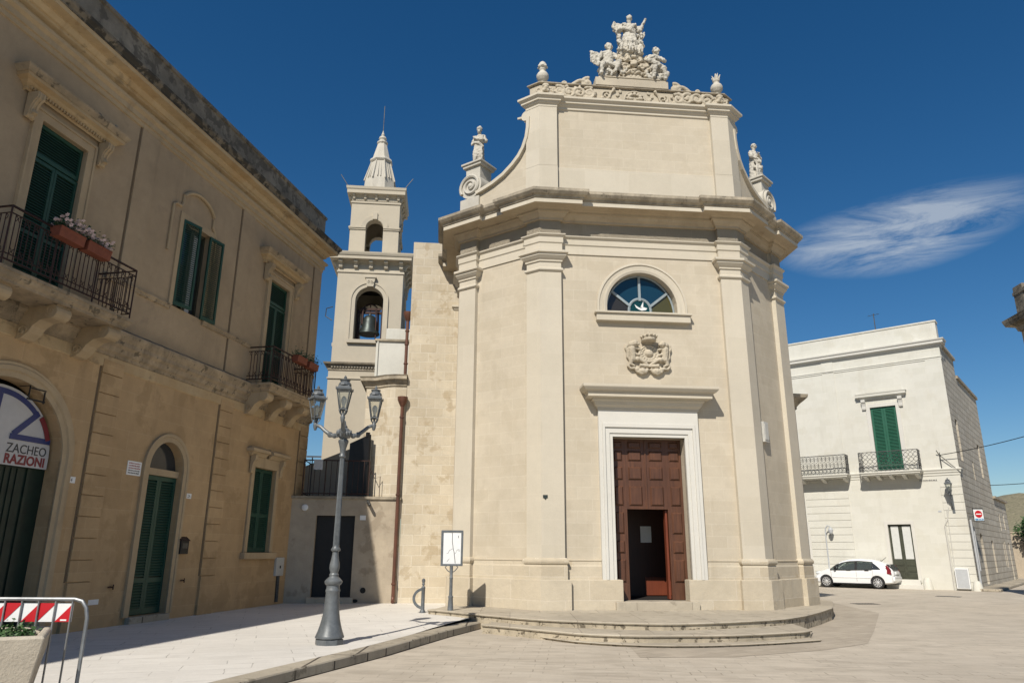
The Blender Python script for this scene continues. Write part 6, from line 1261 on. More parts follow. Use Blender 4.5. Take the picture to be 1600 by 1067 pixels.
# corner of a house at the right edge of the picture
eh = thing('corner_house', 'corner cornice and parapet of a house at the right edge', 'building', Matrix.Translation((19.62, 26.5, 0)) @ Matrix.Rotation(R(-6), 4, 'Z'))
m_ = MB(); m_.box(0.0, 12, 0.0, -9.0, 0.0, 10.4); m_.obj('house_wall', 'paltrim', eh)
MB().sweep([(0.0, 0.0), (0.0, -9)][::1], [(0, 9.9), (0.08, 9.95), (0.12, 10.1), (0.35, 10.2), (0.40, 10.35), (0.42, 10.45), (0, 10.5)]).obj('cornice', 'weath', eh)
MB().sweep([(6.0, 0.0), (0.0, 0.0), (0.0, -9)], [(0, 9.9), (0.08, 9.95), (0.12, 10.1), (0.35, 10.2), (0.40, 10.35), (0.42, 10.45), (0, 10.5)]).obj('cornice', 'weath', eh)
m_ = MB(); m_.box(0.05, 12, -0.05, -9.0, 10.4, 11.35); m_.box(-0.05, 12, 0.05, -9.0, 11.35, 11.5); m_.box(-0.02, 0.6, 0.02, -0.6, 10.4, 11.7); m_.obj('parapet', 'lichen', eh, bevel=0.02)

# ============================================================ WHITE HATCHBACK
CARF = frame(*(lambda a, b: ((a[0] + b[0]) / 2, (a[1] + b[1]) / 2))((16.253, 39.095), (18.185, 37.398)), R(-41.3 + 180))
CARF = CARF @ Matrix.Translation((0, -0.78, 0))      # local: +x = front, right wheels' contact line is y = +-0.72
car = thing('parked_car', 'small white five door hatchback parked along the pale house', 'car', CARF)
LF, LR = 1.23, -1.23
def cs(x):
    a = cs0(x); zb = a[2] * 0.96; return (a[0], a[1], zb, a[3], zb + (a[4] - a[2]) * 0.90, a[5])
def cs0(x):
    """section of the body at station x: (half width low, half width belt, belt z, roof half width, roof z, bottom z)"""
    K = [(-1.96, .60, .64, .72, .50, .80, .34), (-1.88, .74, .76, .84, .56, 1.00, .26), (-1.70, .80, .82, .93, .54, 1.16, .24), (-1.45, .825, .835, .95, .55, 1.33, .22), (-1.0, .83, .84, .945, .585, 1.475, .20), (-0.4, .835, .84, .93, .615, 1.53, .19), (0.1, .835, .84, .915, .60, 1.50, .19),
         (0.45, .83, .835, .905, .57, 1.395, .19), (0.75, .83, .83, .90, .55, 1.21, .19), (1.02, .825, .82, .885, .60, 0.99, .20), (1.2, .82, .80, .86, .62, .94, .21), (1.5, .80, .74, .78, .55, .86, .22), (1.72, .74, .66, .66, .46, .745, .23), (1.84, .64, .56, .54, .40, .60, .25), (1.90, .5, .46, .44, .36, .46, .30)]
    if x <= K[0][0]: return K[0][1:]
    for a, b in zip(K, K[1:]):
        if x <= b[0]:
            t = (x - a[0]) / (b[0] - a[0]); return tuple(a[i] + (b[i] - a[i]) * t for i in range(1, 7))
    return K[-1][1:]
def ring(x, off=0.0):
    wl_, wb, zb, wr, zr, z0 = cs(x); h = zr - zb
    return [(0, z0), (wl_ * .85, z0), (wl_ * .97, z0 + .06), (wl_, z0 + .25), (wb * 1.005, (z0 + zb) / 2 + .12), (wb, zb - .06), (wb * .985, zb), (wb * .96 + (wr - wb * .96) * .45, zb + h * .42), (wb * .96 + (wr - wb * .96) * .82, zb + h * .78), (wr * .98, zb + h * .93), (wr * .75, zb + h * .99), (0, zr)]
xs = [-1.96, -1.93, -1.88, -1.8, -1.7, -1.58, -1.45, -1.3, -1.15, -1.0, -.8, -.6, -.4, -.15, .1, .28, .45, .6, .75, .88, 1.02, 1.1, 1.2, 1.35, 1.5, 1.62, 1.72, 1.79, 1.84, 1.88, 1.90]
cb_ = MB(); rr_ = [ring(x) for x in xs]; m = len(rr_[0])
ARCH = 0.335
for s in (1, -1):
    vs = [(x, s * p[0], p[1]) for x, r__ in zip(xs, rr_) for p in r__]; fs = []
    for i in range(len(xs) - 1):
        for j in range(m - 1):
            fs.append((i * m + j, i * m + j + 1, (i + 1) * m + j + 1, (i + 1) * m + j))
    # leave the side glass of the cabin open: it is glazed below
    def keep(f):
        c = [sum(vs[k][a] for k in f) / 4 for a in range(3)]; jm = min(k % m for k in f)
        if jm in (6, 7) and -1.03 < c[0] < 0.98: return False
        if jm in (9, 10) and 0.45 < c[0] < 0.98: return False
        if jm in (8,) and 0.6 < c[0] < 0.98: return False
        return True
    cb_.add(vs, [f for f in fs if keep(f)])
for k in (0, len(xs) - 1): cb_.add([(xs[k], p[0], p[1]) for p in rr_[k]] + [(xs[k], -p[0], p[1]) for p in rr_[k]], [tuple(range(m)) + tuple(range(2 * m - 1, m - 1, -1))])
body = cb_.obj('body', 'carpaint', car, smooth=True, angle=40)
# wheel wells cut with a boolean, applied here
cut = MB()
for x in (LF, LR):
    for s in (1, -1): cut.lathe([(ARCH, -0.14), (ARCH, 0.14)], seg=28, M_=Matrix.Translation((x, s * 0.80, 0.305)) @ Matrix.Rotation(PI / 2, 4, 'X'))
co = cut.obj('cut_raw', 'rubber', None); co.matrix_world = CARF
for o_ in (body,):
    bpy.context.view_layer.update()
    md = o_.modifiers.new('b', 'BOOLEAN'); md.object = co; md.operation = 'DIFFERENCE'; md.solver = 'EXACT'; md.use_self = True
    dg = bpy.context.evaluated_depsgraph_get(); me = bpy.data.meshes.new_from_object(o_.evaluated_get(dg)); o_.modifiers.clear()
    if len(me.polygons) > 200: o_.data = me
bpy.data.objects.remove(co)
def side_pt(x, t, s, out=0.004):
    a = ring(x); p0, p1, p2 = Vector(a[6]), Vector(a[7]), Vector(a[8]); q = p0 + (p1 - p0) * (t * 2) if t < .5 else p1 + (p2 - p1) * (t * 2 - 1); return (x, s * (q.x + out), q.y)
def glaze(x0, x1, s, t0=0.0, t1=1.0, out=0.0, n=8, tf=None):
    g = MB(); vs = []
    for i in range(n + 1):
        x = x0 + (x1 - x0) * i / n
        for k in range(4): t = t0 + (t1 - t0) * k / 3; vs.append(side_pt(x, t, s, out))
    g.add(vs, [(i * 4 + k, i * 4 + k + 1, i * 4 + 5 + k, i * 4 + 4 + k) for i in range(n) for k in range(3)]); return g
for s in (1, -1):
    for x0, x1 in ((-1.02, -0.32), (-0.22, 0.62), (0.64, 0.96)): glaze(x0, x1, s).obj('side_window', 'carglass', body)
    for x0, x1 in ((-1.06, -1.0), (-0.33, -0.21), (0.60, 0.66)): glaze(x0, x1, s, -0.02, 1.02, 0.003, 2).obj('window_pillar', 'black', body)
    q4 = MB(); vs = []
    for i in range(7):
        u = i / 6
        for k in range(3): vs.append(side_pt(-1.02 - 0.42 * u, (1 - u) ** 0.8 * k / 2 * 0.98, s, 0.005))
    q4.add(vs, [(i * 3 + k, i * 3 + k + 1, i * 3 + 4 + k, i * 3 + 3 + k) for i in range(6) for k in range(2)]); q4.obj('side_window', 'wglass', body)
    glaze(-1.02, 0.99, s, -0.06, 0.03, 0.004, 14).obj('window_trim', 'black', body); glaze(-1.03, 0.8, s, 0.94, 1.03, 0.004, 14).obj('window_trim', 'black', body)
    for x in (-0.78, 0.08): MB().box(x - 0.10, x + 0.10, s * 0.835, s * 0.865, 0.845, 0.875).obj('door_handle', 'black', body, bevel=0.008)
    for x in (-0.28, 0.95, -1.05): MB().box(x - 0.004, x + 0.004, s * 0.832, s * 0.8445, 0.34, 0.90).obj('door_gap', 'giron', body)
    MB().box(-0.95, 0.9, s * 0.835, s * 0.855, 0.50, 0.55).obj('rub_strip', 'carpaint', body, bevel=0.006); MB().box(-0.95, 0.95, s * 0.80, s * 0.825, 0.19, 0.25).obj('sill', 'black', body)
    mi = MB(); mi.ball((0.70, s * 0.93, 0.97), (0.07, 0.10, 0.07), 10); mi.box(0.66, 0.74, s * 0.80, s * 0.90, 0.92, 0.96); mi.obj('wing_mirror', 'black', body, smooth=True)
    tl = MB(); tl.prism([(-1.70, 0.72), (-1.90, 0.70), (-1.87, 0.88), (-1.73, 1.12), (-1.67, 1.10), (-1.72, 0.92)], 'y', min(s * .62, s * .825), max(s * .62, s * .825)); tl.obj('tail_light', 'tail', body)
    hl = MB(); hl.ball((1.60, s * 0.62, 0.70), (0.20, 0.10, 0.09), 12); hl.obj('headlight', 'lens', body, smooth=True)
    sd2 = MB(); sd2.box(1.80, 1.87, s * .30, s * .42, .32, .40)
rw = MB(); P_ = lambda x, w, z: (x, w, z)
rw.add([(-1.86, .52, 1.02), (-1.86, -.52, 1.02), (-1.63, -.52, 1.36), (-1.63, .52, 1.36)], [(0, 1, 2, 3)]); rwv = [(-1.90, .55, .99), (-1.90, -.55, .99), (-1.665, -.53, 1.335), (-1.665, .53, 1.335)]
MB().prism([(-1.955, .92), (-1.725, 1.17), (-1.64, 1.165), (-1.85, .92)], 'y', -.52, .52).obj('rear_window', 'wglass', body)
MB().box(-1.99, -1.90, -.26, .26, .70, .82).obj('number_plate', 'whitep', body); bp = MB(); bp.box(-2.0, -1.85, -.66, .66, .36, .60); bp.obj('rear_bumper', 'carpaint', body, bevel=0.06)
bp = MB(); bp.box(1.78, 1.93, -.60, .60, .27, .46); bp.obj('front_bumper', 'carpaint', body, bevel=0.06); gr = MB(); gr.box(1.86, 1.945, -.40, .40, .30, .38); gr.obj('grille', 'black', body)
wsn = MB(); vs = []; nn = 7
for i in range(nn):
    x = 0.45 + 0.55 * i / (nn - 1); r__ = ring(x)
    for y in (-1, -.6, 0, .6, 1): w__ = r__[9][0] * y; z = r__[11][1] if y == 0 else (r__[10][1] + .01 if abs(y) < 1 else r__[9][1]); vs.append((x, w__, z + 0.003))
wsn.add(vs, [(i * 5 + k, i * 5 + k + 1, i * 5 + 6 + k, i * 5 + 5 + k) for i in range(nn - 1) for k in range(4)]); wsn.obj('windscreen', 'carglass', body, smooth=True)
mb = MB(); mb.tube([(-1.30, 0, 1.31), (-1.55, 0, 1.50)], 0.012, 5); mb.lathe([(0.04, 0), (0.02, 0.03)], (-1.28, 0, 1.32), 8); mb.obj('aerial', 'black', body)
it = MB()
for s in (-.36, .36):
    it.box(-.35, .15, s - .24, s + .24, .35, .60); it.prism([(-.42, .55), (-.22, .55), (-.38, 1.12), (-.50, 1.10)], 'y', s - .22, s + .22); it.box(-.50, -.40, s - .12, s + .12, 1.08, 1.20)
it.box(-1.35, -.75, -.6, .6, .35, .60); it.prism([(-1.36, .55), (-1.2, .55), (-1.32, 1.05), (-1.44, 1.03)], 'y', -.6, .6); it.box(.75, 1.0, -.7, .7, .6, .92); it.box(-1.7, 1.0, -.7, .7, .26, .34); it.obj('seats', 'seat', body, bevel=0.02)
def wheel(x, s):
    Mw = Matrix.Translation((x, s * 0.735, 0.30)) @ Matrix.Rotation(-s * PI / 2, 4, 'X')
    t_ = MB().lathe([(0.19, -0.085), (0.27, -0.09), (0.295, -0.06), (0.30, 0.0), (0.295, 0.06), (0.27, 0.09), (0.205, 0.088), (0.195, 0.06)], seg=28).obj('wheel', 'rubber', car, smooth=True, local=Mw)
    r_ = MB(); r_.lathe([(0.205, 0.05), (0.205, 0.085), (0.185, 0.088), (0.18, 0.04)], seg=28); r_.lathe([(0.06, 0.04), (0.06, 0.085), (0.03, 0.095)], seg=14)
    for k in range(10): r_.box(0.05, 0.19, -0.020, 0.020, 0.045, 0.078, Matrix.Rotation(2 * PI * k / 10, 4, 'Z'))
    r_.obj('rim', 'rim', t_); MB().lathe([(0.19, 0.02), (0.19, 0.04)], seg=24).obj('brake_disc', 'black', t_)
for x in (LF, LR):
    for s in (1, -1): wheel(x, s)

# ============================================================ STREET FURNITURE
LX, LY, LZ = -3.09, 13.25, 0.15
lamp = thing('street_lamp', 'grey cast iron street lamp with three lanterns on curled arms', 'street lamp', Matrix.Translation((LX, LY, LZ)))
def pxr(w): return w * 0.01115 / 2
b_ = MB(); b_.lathe([(pxr(43), -0.02), (pxr(43), 0.085)], seg=8); bo = b_.obj('base', 'lamp', lamp, bevel=0.006)
bb = MB(); bb.lathe([(pxr(37), 0.085), (pxr(38), 0.10), (pxr(43.5), 0.105), (pxr(44), 0.125), (pxr(42), 0.15), (pxr(37), 0.22), (pxr(32), 0.31), (pxr(28), 0.40), (pxr(25), 0.50), (pxr(23), 0.62), (pxr(21.5), 0.76), (pxr(21), 0.84), (pxr(22.5), 0.86), (pxr(22.5), 0.88), (pxr(20.5), 0.90), (pxr(20.5), 0.955), (pxr(25), 0.975), (pxr(27.5), 1.0), (pxr(27.5), 1.025), (pxr(22), 1.06), (pxr(14), 1.10), (pxr(13), 1.12)], seg=20); bb.obj('bell_base', 'lamp', bo, smooth=True)
cr_ = MB(); cr_.prism([(-.07, .50), (0, .44), (.07, .50), (.07, .70), (.05, .74), (-.05, .74), (-.07, .70)], 'y', -0.150, -0.11, Matrix.Rotation(R(8), 4, 'Z') @ Matrix.Rotation(R(-6), 4, 'X') @ Matrix.Translation((0, 0.065, 0))); cr_.prism([(-.035, .53), (.035, .53), (.03, .67), (-.03, .67)], 'y', -0.165, -0.14, Matrix.Rotation(R(8), 4, 'Z') @ Matrix.Rotation(R(-6), 4, 'X') @ Matrix.Translation((0, 0.065, 0))); cr_.obj('crest_plate', 'lamp', bo, bevel=0.004)
sh_ = MB(); sh_.lathe([(pxr(13.5), 1.10), (pxr(15), 1.13), (pxr(12), 1.16), (pxr(13), 1.18), (pxr(16), 1.24), (pxr(15.5), 1.30), (pxr(12.5), 1.38), (pxr(10), 1.47), (pxr(9.5), 1.52), (pxr(14.5), 1.535), (pxr(15), 1.56), (pxr(11), 1.59), (pxr(10), 1.61), (pxr(10), 1.63)], seg=18); sh_.obj('baluster', 'lamp', lamp, smooth=True)
tb = MB(); n = 16; prof = []
vs = []; fs = []
for j, (r_, z) in enumerate(((pxr(10.0), 1.62), (pxr(7.4), 3.18))):
    for k in range(n * 2): a = PI * k / n; q = r_ * (1.0 if k % 2 else 0.86); vs.append((q * math.cos(a), q * math.sin(a), z))
tb.add(vs, [(k, (k + 1) % (n * 2), n * 2 + (k + 1) % (n * 2), n * 2 + k) for k in range(n * 2)]); tb.obj('shaft', 'lamp', lamp)
hd = MB(); hd.lathe([(pxr(8), 3.16), (pxr(11), 3.18), (pxr(11), 3.20), (pxr(8.5), 3.22), (pxr(8.5), 3.26), (pxr(11), 3.34), (pxr(15), 3.42), (pxr(17), 3.45), (pxr(16.5), 3.48), (pxr(12), 3.50), (pxr(12), 3.52)], seg=16); hd.ball((0, 0, 3.61), (0.125, 0.125, 0.115), 16); hd.lathe([(0.05, 3.70), (0.06, 3.73), (0.03, 3.77), (0.02, 3.83), (0.0, 3.85)], seg=10)
for k in range(14):
    a = k * 2 * PI / 14; hd.ball((0.118 * math.cos(a), 0.118 * math.sin(a), 3.61 + 0.035 * math.sin(k * 2.4)), (0.03, 0.03, 0.05), 6)
hd.obj('arm_boss', 'lamp', lamp, smooth=True)
for dx, dy in ((-0.60, 0.22), (0.50, 0.22), (0.10, -0.62)):
    L_ = math.hypot(dx, dy); ux, uy = dx / L_, dy / L_; zl = 3.84
    pts = [(0.10, 3.60), (0.20, 3.575), (0.30, 3.60), (0.42, 3.68), (0.52, 3.76), (0.60, 3.79), (0.64, 3.80)]
    pts = [(a * L_ / 0.64, z) for a, z in pts]
    am = MB(); am.tube([(ux * a, uy * a, z) for a, z in pts], lambda u: 0.042 - 0.014 * u, 8); am.ball((ux * pts[2][0], uy * pts[2][0], pts[2][1]), 0.055, 8); am.ball((ux * pts[1][0], uy * pts[1][0], pts[1][1]), 0.05, 8)
    am.lathe([(0.02, 3.70), (0.035, 3.74), (0.045, 3.80), (0.035, 3.83), (0.03, 3.85)], (dx, dy, 0), 10); am.obj('arm', 'lamp', lamp, smooth=True)
    lantern(lamp, 0.98, Matrix.Translation((dx, dy, zl)) @ Matrix.Rotation(R(38) if dx < -0.3 else R(4), 4, 'Z'))
# map board on a post
sgn = thing('map_board', 'small white town map board in a grey frame on a post by the church', 'sign', Matrix.Translation((-1.442, 18.42, 0.20)) @ Matrix.Scale(0.975, 4) @ Matrix.Rotation(R(2), 4, 'Z'))
m_ = MB(); m_.lathe([(0.10, 0), (0.10, 0.03), (0.075, 0.08), (0.065, 0.25), (0.055, 0.40), (0.062, 0.42), (0.062, 0.45), (0.042, 0.47), (0.04, 0.85), (0.045, 0.87), (0.045, 0.89), (0.038, 0.9), (0.038, 1.18)], seg=14)
for s in (-1, 1): m_.tube([(s * 0.04, 0, 1.02), (s * 0.10, 0, 1.06), (s * 0.16, 0, 1.14), (s * 0.12, 0, 1.17)], 0.012, 5)
m_.obj('post', 'lamp', sgn, smooth=True); m_ = MB()
for x0, x1, z0, z1 in ((-.275, .275, 1.165, 1.215), (-.275, .275, 1.985, 2.03), (-.275, -.225, 1.215, 1.985), (.225, .275, 1.215, 1.985)): m_.box(x0, x1, -.04, .04, z0, z1)
m_.obj('board_frame', 'lamp', sgn, bevel=0.004); MB().box(-.225, .225, -.02, .03, 1.215, 1.985).obj('board_panel', 'whitep', sgn)
m_ = MB(); L3 = lambda pts, t: m_.tube([(a, -0.0205, b) for a, b in pts], t, 4)
L3([(0.0, 1.97), (0.005, 1.75), (0.02, 1.66), (0.03, 1.58), (0.055, 1.50), (0.075, 1.35), (0.09, 1.23)], 0.007); L3([(-.13, 1.46), (-.09, 1.48), (-.06, 1.54), (0.0, 1.57), (.03, 1.585)], 0.0035); L3([(.07, 1.46), (.10, 1.48), (.12, 1.55), (.20, 1.52)], 0.0035); L3([(.14, 1.57), (.2, 1.55)], 0.004); L3([(-.12, 1.27), (-.06, 1.34)], 0.004); m_.box(.15, .165, -.0215, -.02, 1.84, 1.90); m_.obj('map_drawing', 'ink', sgn)
# hoop bollard
bl = thing('hoop_bollard', 'grey post with a round cap and a half round hoop on its left side', 'bollard', Matrix.Translation((-2.195, 19.17, 0.19)) @ Matrix.Scale(0.97, 4))
m_ = MB(); m_.lathe([(0.075, 0), (0.075, 0.04), (0.055, 0.08), (0.048, 0.10), (0.046, 0.60), (0.052, 0.61), (0.052, 0.63), (0.03, 0.66), (0.025, 0.69), (0.04, 0.70), (0.04, 0.72), (0.028, 0.74), (0.048, 0.79), (0.04, 0.83), (0.012, 0.855)], seg=14); m_.obj('post', 'lamp', bl, smooth=True)
m_ = MB(); n = 18; o_ = [(0.03 - 0.30 * math.sin(PI * i / n), 0.36 + 0.27 * math.cos(PI * i / n)) for i in range(n + 1)]; i_ = [(0.03 - 0.235 * math.sin(PI * i / n), 0.36 + 0.20 * math.cos(PI * i / n)) for i in range(n + 1)]; m_.prism(o_ + i_[::-1], 'y', -0.025, 0.025); m_.obj('hoop', 'lamp', bl, bevel=0.004)
# barrier
BXF = Matrix.Translation((-3.465, 6.3, 0.13)) @ Matrix.Rotation(R(1), 4, 'Z')
bar = thing('crowd_barrier', 'galvanised crowd barrier with a red and white striped board', 'barrier', BXF)
m_ = MB(); W_ = 2.1
m_.tube([(0.0, 0, 0.06), (0.0, 0, 1.02), (-0.02, 0, 1.10), (-0.06, 0, 1.15), (-0.12, 0, 1.165), (-W_, 0, 1.165)], 0.0155, 8)
m_.tube([(-0.09, 0, 0.06), (-0.09, 0, 0.34), (-0.12, 0, 0.40), (-0.18, 0, 0.425), (-W_, 0, 0.425)], 0.0145, 8)
for i in range(14): m_.tube([(-0.137 - i * 0.137, 0, 0.42), (-0.137 - i * 0.137, 0, 1.16)], 0.008, 5)
m_.box(0.0, 0.06, -0.015, 0.015, 0.40, 0.45); m_.tube([(0.05, 0, 0.42), (0.03, -0.02, 0.25), (0.01, -0.01, 0.16)], 0.006, 4); m_.obj('frame', 'galv', bar, smooth=True)
MB().tube([(-0.09, 0, 0.06), (-0.09, 0, 0.3)], 0.021, 8).obj('leg', 'black', bar); MB().tube([(0, 0, 0.06), (0, 0, 0.36)], 0.023, 8).obj('leg', 'black', bar); mb = MB(); mb.tube([(-0.05, -0.3, 0.03), (-0.05, 0.3, 0.03)], 0.02, 6); mb.tube([(-0.05, -0.3, 0.03), (-0.05, -0.3, 0.0)], 0.02, 6); mb.obj('foot', 'galv', bar)
bz0, bz1 = 0.99, 1.135; bd = MB().box(-W_ + 0.1, -0.132, 0.012, 0.018, bz0, bz1).obj('striped_board', 'whitep', bar)
w_ = 0.137; k = 0; x = -0.134
while x > -W_ + 0.25:
    t_ = MB()
    if k % 2 == 0: t_.prism([(x, bz0), (x - w_ + 0.004, bz0), (x, bz1)], 'y', 0.0085, 0.0115)
    else: t_.prism([(x - 0.002, bz1), (x - w_, bz1), (x - w_, bz0)], 'y', 0.0085, 0.0115)
    t_.obj('red_stripe', 'red', bd); x -= w_; k += 1
MB().box(-0.22, -0.17, 0.006, 0.0085, bz0 + 0.008, bz0 + 0.02).obj('sticker', 'whitep', bd)
# planter
PLF = Matrix.Translation((-4.01, 5.91, 0.13)) @ Matrix.Rotation(R(28), 4, 'Z')
pt = thing('planter', 'square tapered rough concrete planter in front of the crowd barrier', 'planter', PLF)
h, a, b = 0.945, 0.42, 0.27; q = MB(); vs = []
for hw, z in ((b, 0), (a - 0.01, h - 0.1), (a, h - 0.02), (a - 0.012, h), (a - 0.06, h), (a - 0.08, h - 0.08)):
    vs += [(-hw, -hw, z), (hw, -hw, z), (hw, hw, z), (-hw, hw, z)]
fs = [(0, 3, 2, 1)] + [(j * 4 + k, j * 4 + (k + 1) % 4, j * 4 + 4 + (k + 1) % 4, j * 4 + 4 + k) for j in range(5) for k in range(4)]
q.add(vs, fs); q.obj('trough', 'conc', pt, bevel=0.012); MB().box(-a + 0.075, a - 0.075, -a + 0.075, a - 0.075, h - 0.12, h - 0.07).obj('soil', 'soil', pt)
wd = thing('weeds', 'low green weeds growing at the right back of the concrete planter', 'plant', PLF); lf = MB(); r_ = random.Random(5)
for i in range(900):
    u = r_.random(); cx = 0.14 if u < .7 else r_.uniform(-.3, .3); x = cx + r_.gauss(0, .10); y = r_.gauss(.08, .13); 
    if abs(x) > .36 or abs(y) > .36: continue
    z = h - 0.07 + abs(r_.gauss(0, .055 if u < .7 else .02)); s = r_.uniform(.012, .028); d = Vector((r_.gauss(0, 1), r_.gauss(0, 1), r_.uniform(-.2, 1))).normalized() * s; w2 = d.orthogonal().normalized() * s * .5; c = Vector((x, y, z)); lf.add([c - d, c + w2, c + d, c - w2], [(0, 1, 2, 3)])
lf.obj('foliage', 'leaf', wd)
# ============================================================ STATUES
def head(m, c, r, face=(0, -1, 0), hair=1.0, curls=False, seed=1):
    """small carved head: skull, jaw, nose, brow, ears and hair"""
    f = Vector(face).normalized(); up = Vector((0, 0, 1)); sd = f.cross(up).normalized(); C = Vector(c)
    P = lambda a, b, z: C + f * (a * r) + sd * (b * r) + up * (z * r)
    m.ball(C, (r * .86, r * .92, r * 1.08), 12); m.cap(P(.25, 0, -.35), P(.42, 0, -.85), r * .52, r * .32, 9); m.cap(P(.85, 0, .15), P(1.06, 0, -.22), r * .11, r * .16, 6)
    m.cap(P(.82, -.4, .26), P(.82, .4, .26), r * .13, r * .13, 6); m.cap(P(.80, -.18, -.52), P(.80, .18, -.52), r * .11, r * .11, 6)
    for s in (-1, 1): m.ball(P(0, s * .88, -.05), r * .2, 6)
    if hair:
        r_ = random.Random(seed)
        for i in range(60 if curls else 40):
            d = Vector((r_.gauss(0, 1), r_.gauss(0, 1), r_.gauss(0, 1))).normalized()
            if d.x > .45 and d.z < .75: continue
            if d.z < -.55: continue
            m.ball(P(d.x * .84, d.y * .90, d.z * 1.02), r * (r_.uniform(.18, .30) if curls else .2), 6)
    m.cap(P(-.1, 0, -.7), P(-.15, 0, -1.5), r * .5, r * .58, 9)
def arm(m, a, b, c, r=1.0):
    m.cap(a, b, .058 * r, .048 * r, 8); m.cap(b, c, .047 * r, .034 * r, 8); c = Vector(c); d = (c - Vector(b)).normalized(); m.cap(c, c + d * .05 * r, .034 * r, .03 * r, 7); q = d.orthogonal().normalized()
    for k in range(4): o = q * ((k - 1.5) * .016 * r); m.cap(c + d * .05 * r + o, c + d * (.10 + .012 * (1.5 - abs(k - 1.5))) * r + o * 1.2, .011 * r, .009 * r, 5)
    w = d.cross(q); m.cap(c + d * .02 * r + w * .025 * r, c + d * .06 * r + w * .05 * r, .011 * r, .009 * r, 5)
def leg(m, a, b, c, r=1.0, toe=(0, -1, 0)):
    m.cap(a, b, .085 * r, .062 * r, 9); m.cap(b, c, .062 * r, .038 * r, 9); c = Vector(c); t = Vector(toe).normalized(); m.cap(c + Vector((0, 0, -.015)), c + t * .10 * r + Vector((0, 0, -.03)), .036 * r, .026 * r, 7)
def wing(m, root, tip, w, n=6):
    a = Vector(root); b = Vector(tip); d = b - a; q = Vector((0, .0, -1))
    for i in range(n):
        t = (i + .6) / n; p = a + d * t; m.cap(p, p + q * w * (1.0 - .35 * abs(t - .6)) + d.normalized() * .03, .045, .018, 6)
    m.cap(a, b, .05, .04, 7)
def folds(m, pts, r=.03): m.tube([(p[0], p[1] - .025, p[2]) for p in pts], lambda u: 1.25 * r * (1 - .4 * abs(2 * u - 1)), 6)
def place(name, mb_, s, z, y, label, rz=0.0, sc=1.0, voxel=.015, rough=.06, extra=None, group=None):
    o = sculpt(name, mb_, 'statue', None, voxel, rough, 0, .06); o.matrix_world = CF @ Matrix.Translation((s, y, z)) @ Matrix.Rotation(rz, 4, 'Z') @ Matrix.Scale(sc, 4); return tag(o, label, 'statue', group)
# scrolled pedestal under the group
pd = MB()
pd.lathe([(0.50, 0), (0.50, .05), (.44, .08), (.40, .30), (.30, .55), (.27, .70), (.33, .80), (.36, .84), (.36, .88), (.30, .92)], seg=20, M_=Matrix.Diagonal((1, .6, 1, 1)))
for s in (-1, 1):
    pd.tube([(s * x, -.22, z) for x, z in ((.10, .42), (.22, .52), (.34, .50), (.38, .38), (.30, .30), (.24, .38))], lambda u: .05 - .02 * u, 7)
    pd.tube([(s * x, -.2, z) for x, z in ((.32, .82), (.40, .70), (.36, .56), (.44, .42), (.52, .28), (.50, .12), (.40, .08), (.36, .18))], lambda u: .06 - .02 * u, 7)
    pd.tube([(s * x, -.26, z) for x, z in ((.02, .20), (.12, .26), (.20, .20), (.30, .24), (.36, .16), (.26, .10))], .04, 7)
    pd.ball((s * .16, -.24, .66), (.11, .07, .09), 8); pd.ball((s * .30, -.2, .68), .07, 8); pd.tube([(p[0], -.24, p[1]) for p in spiral(s * .24, .44, .09, 1.3, s, 0)], .03, 6)
pd.ball((0, -.27, .52), (.10, .07, .12), 9); pd.ball((0, -.25, .30), (.08, .06, .07), 8); pd.cap((-.14, -.24, .08), (.14, -.24, .08), .05, .05, 7); pd.ball((0, -.25, .74), (.14, .07, .07), 8)
o = sculpt('statue_pedestal', pd, 'carved', None, .016, .09, 0, .06); o.matrix_world = CF @ Matrix.Translation((.06, .30, 14.58)) @ Matrix.Diagonal((1.12, 1.1, 1.02, 1)); tag(o, 'scrolled baroque stone pedestal under the woman statue on top of the church', 'pedestal')
# standing woman with raised arm
w = MB(); head(w, (0.02, -.06, 1.21), .085, (.35, -.9, .2), True)
w.cap((0, 0, .12), (-.01, -.02, .66), .25, .165, 14); w.cap((-.01, -.02, .62), (0, -.02, .92), .15, .135, 12); w.cap((-.13, -.01, 1.0), (.13, -.01, 1.0), .075, .075, 10); w.cap((0, -.03, 1.0), (.01, -.05, 1.14), .05, .042, 8)
arm(w, (.15, -.02, 1.0), (.29, -.06, .88), (.40, -.10, 1.10), 1.0); w.cap((.15, 0, .98), (.28, -.04, .86), .085, .08, 9); w.cap((.28, -.05, .86), (.33, -.07, .96), .08, .06, 9)
arm(w, (-.15, -.02, 1.0), (-.25, -.08, .84), (-.10, -.18, .82), 1.0); w.cap((-.15, 0, .98), (-.25, -.06, .84), .085, .08, 9)
for i in range(7): folds(w, [(-.2 + .06 * i, -.16, .10), (-.16 + .05 * i, -.20 + .012 * abs(i - 3), .40), (-.10 + .03 * i, -.15, .68)], .032)
folds(w, [(-.18, -.1, .98), (.0, -.17, .84), (.16, -.1, .76)], .05); folds(w, [(-.2, -.1, .86), (0, -.18, .74), (.2, -.08, .62)], .055); folds(w, [(.18, -.08, 1.0), (.05, -.17, .88), (-.14, -.12, .78)], .04)
w.ball((-.30, .06, 1.0), (.10, .05, .17), 10, rot=Matrix.Rotation(.5, 3, 'Y')); w.ball((-.26, .05, .86), (.08, .06, .12), 9); folds(w, [(-.36, .05, 1.14), (-.40, .06, 1.0), (-.30, .04, .82), (-.22, 0, .66)], .045); folds(w, [(.24, .02, .78), (.27, -.02, .62), (.20, -.04, .46)], .05)
for i in range(14): a = i * 2.4; w.ball((.27 * math.cos(a), .20 * math.sin(a), .08 + .05 * (i % 3)), (.09, .08, .07), 7)
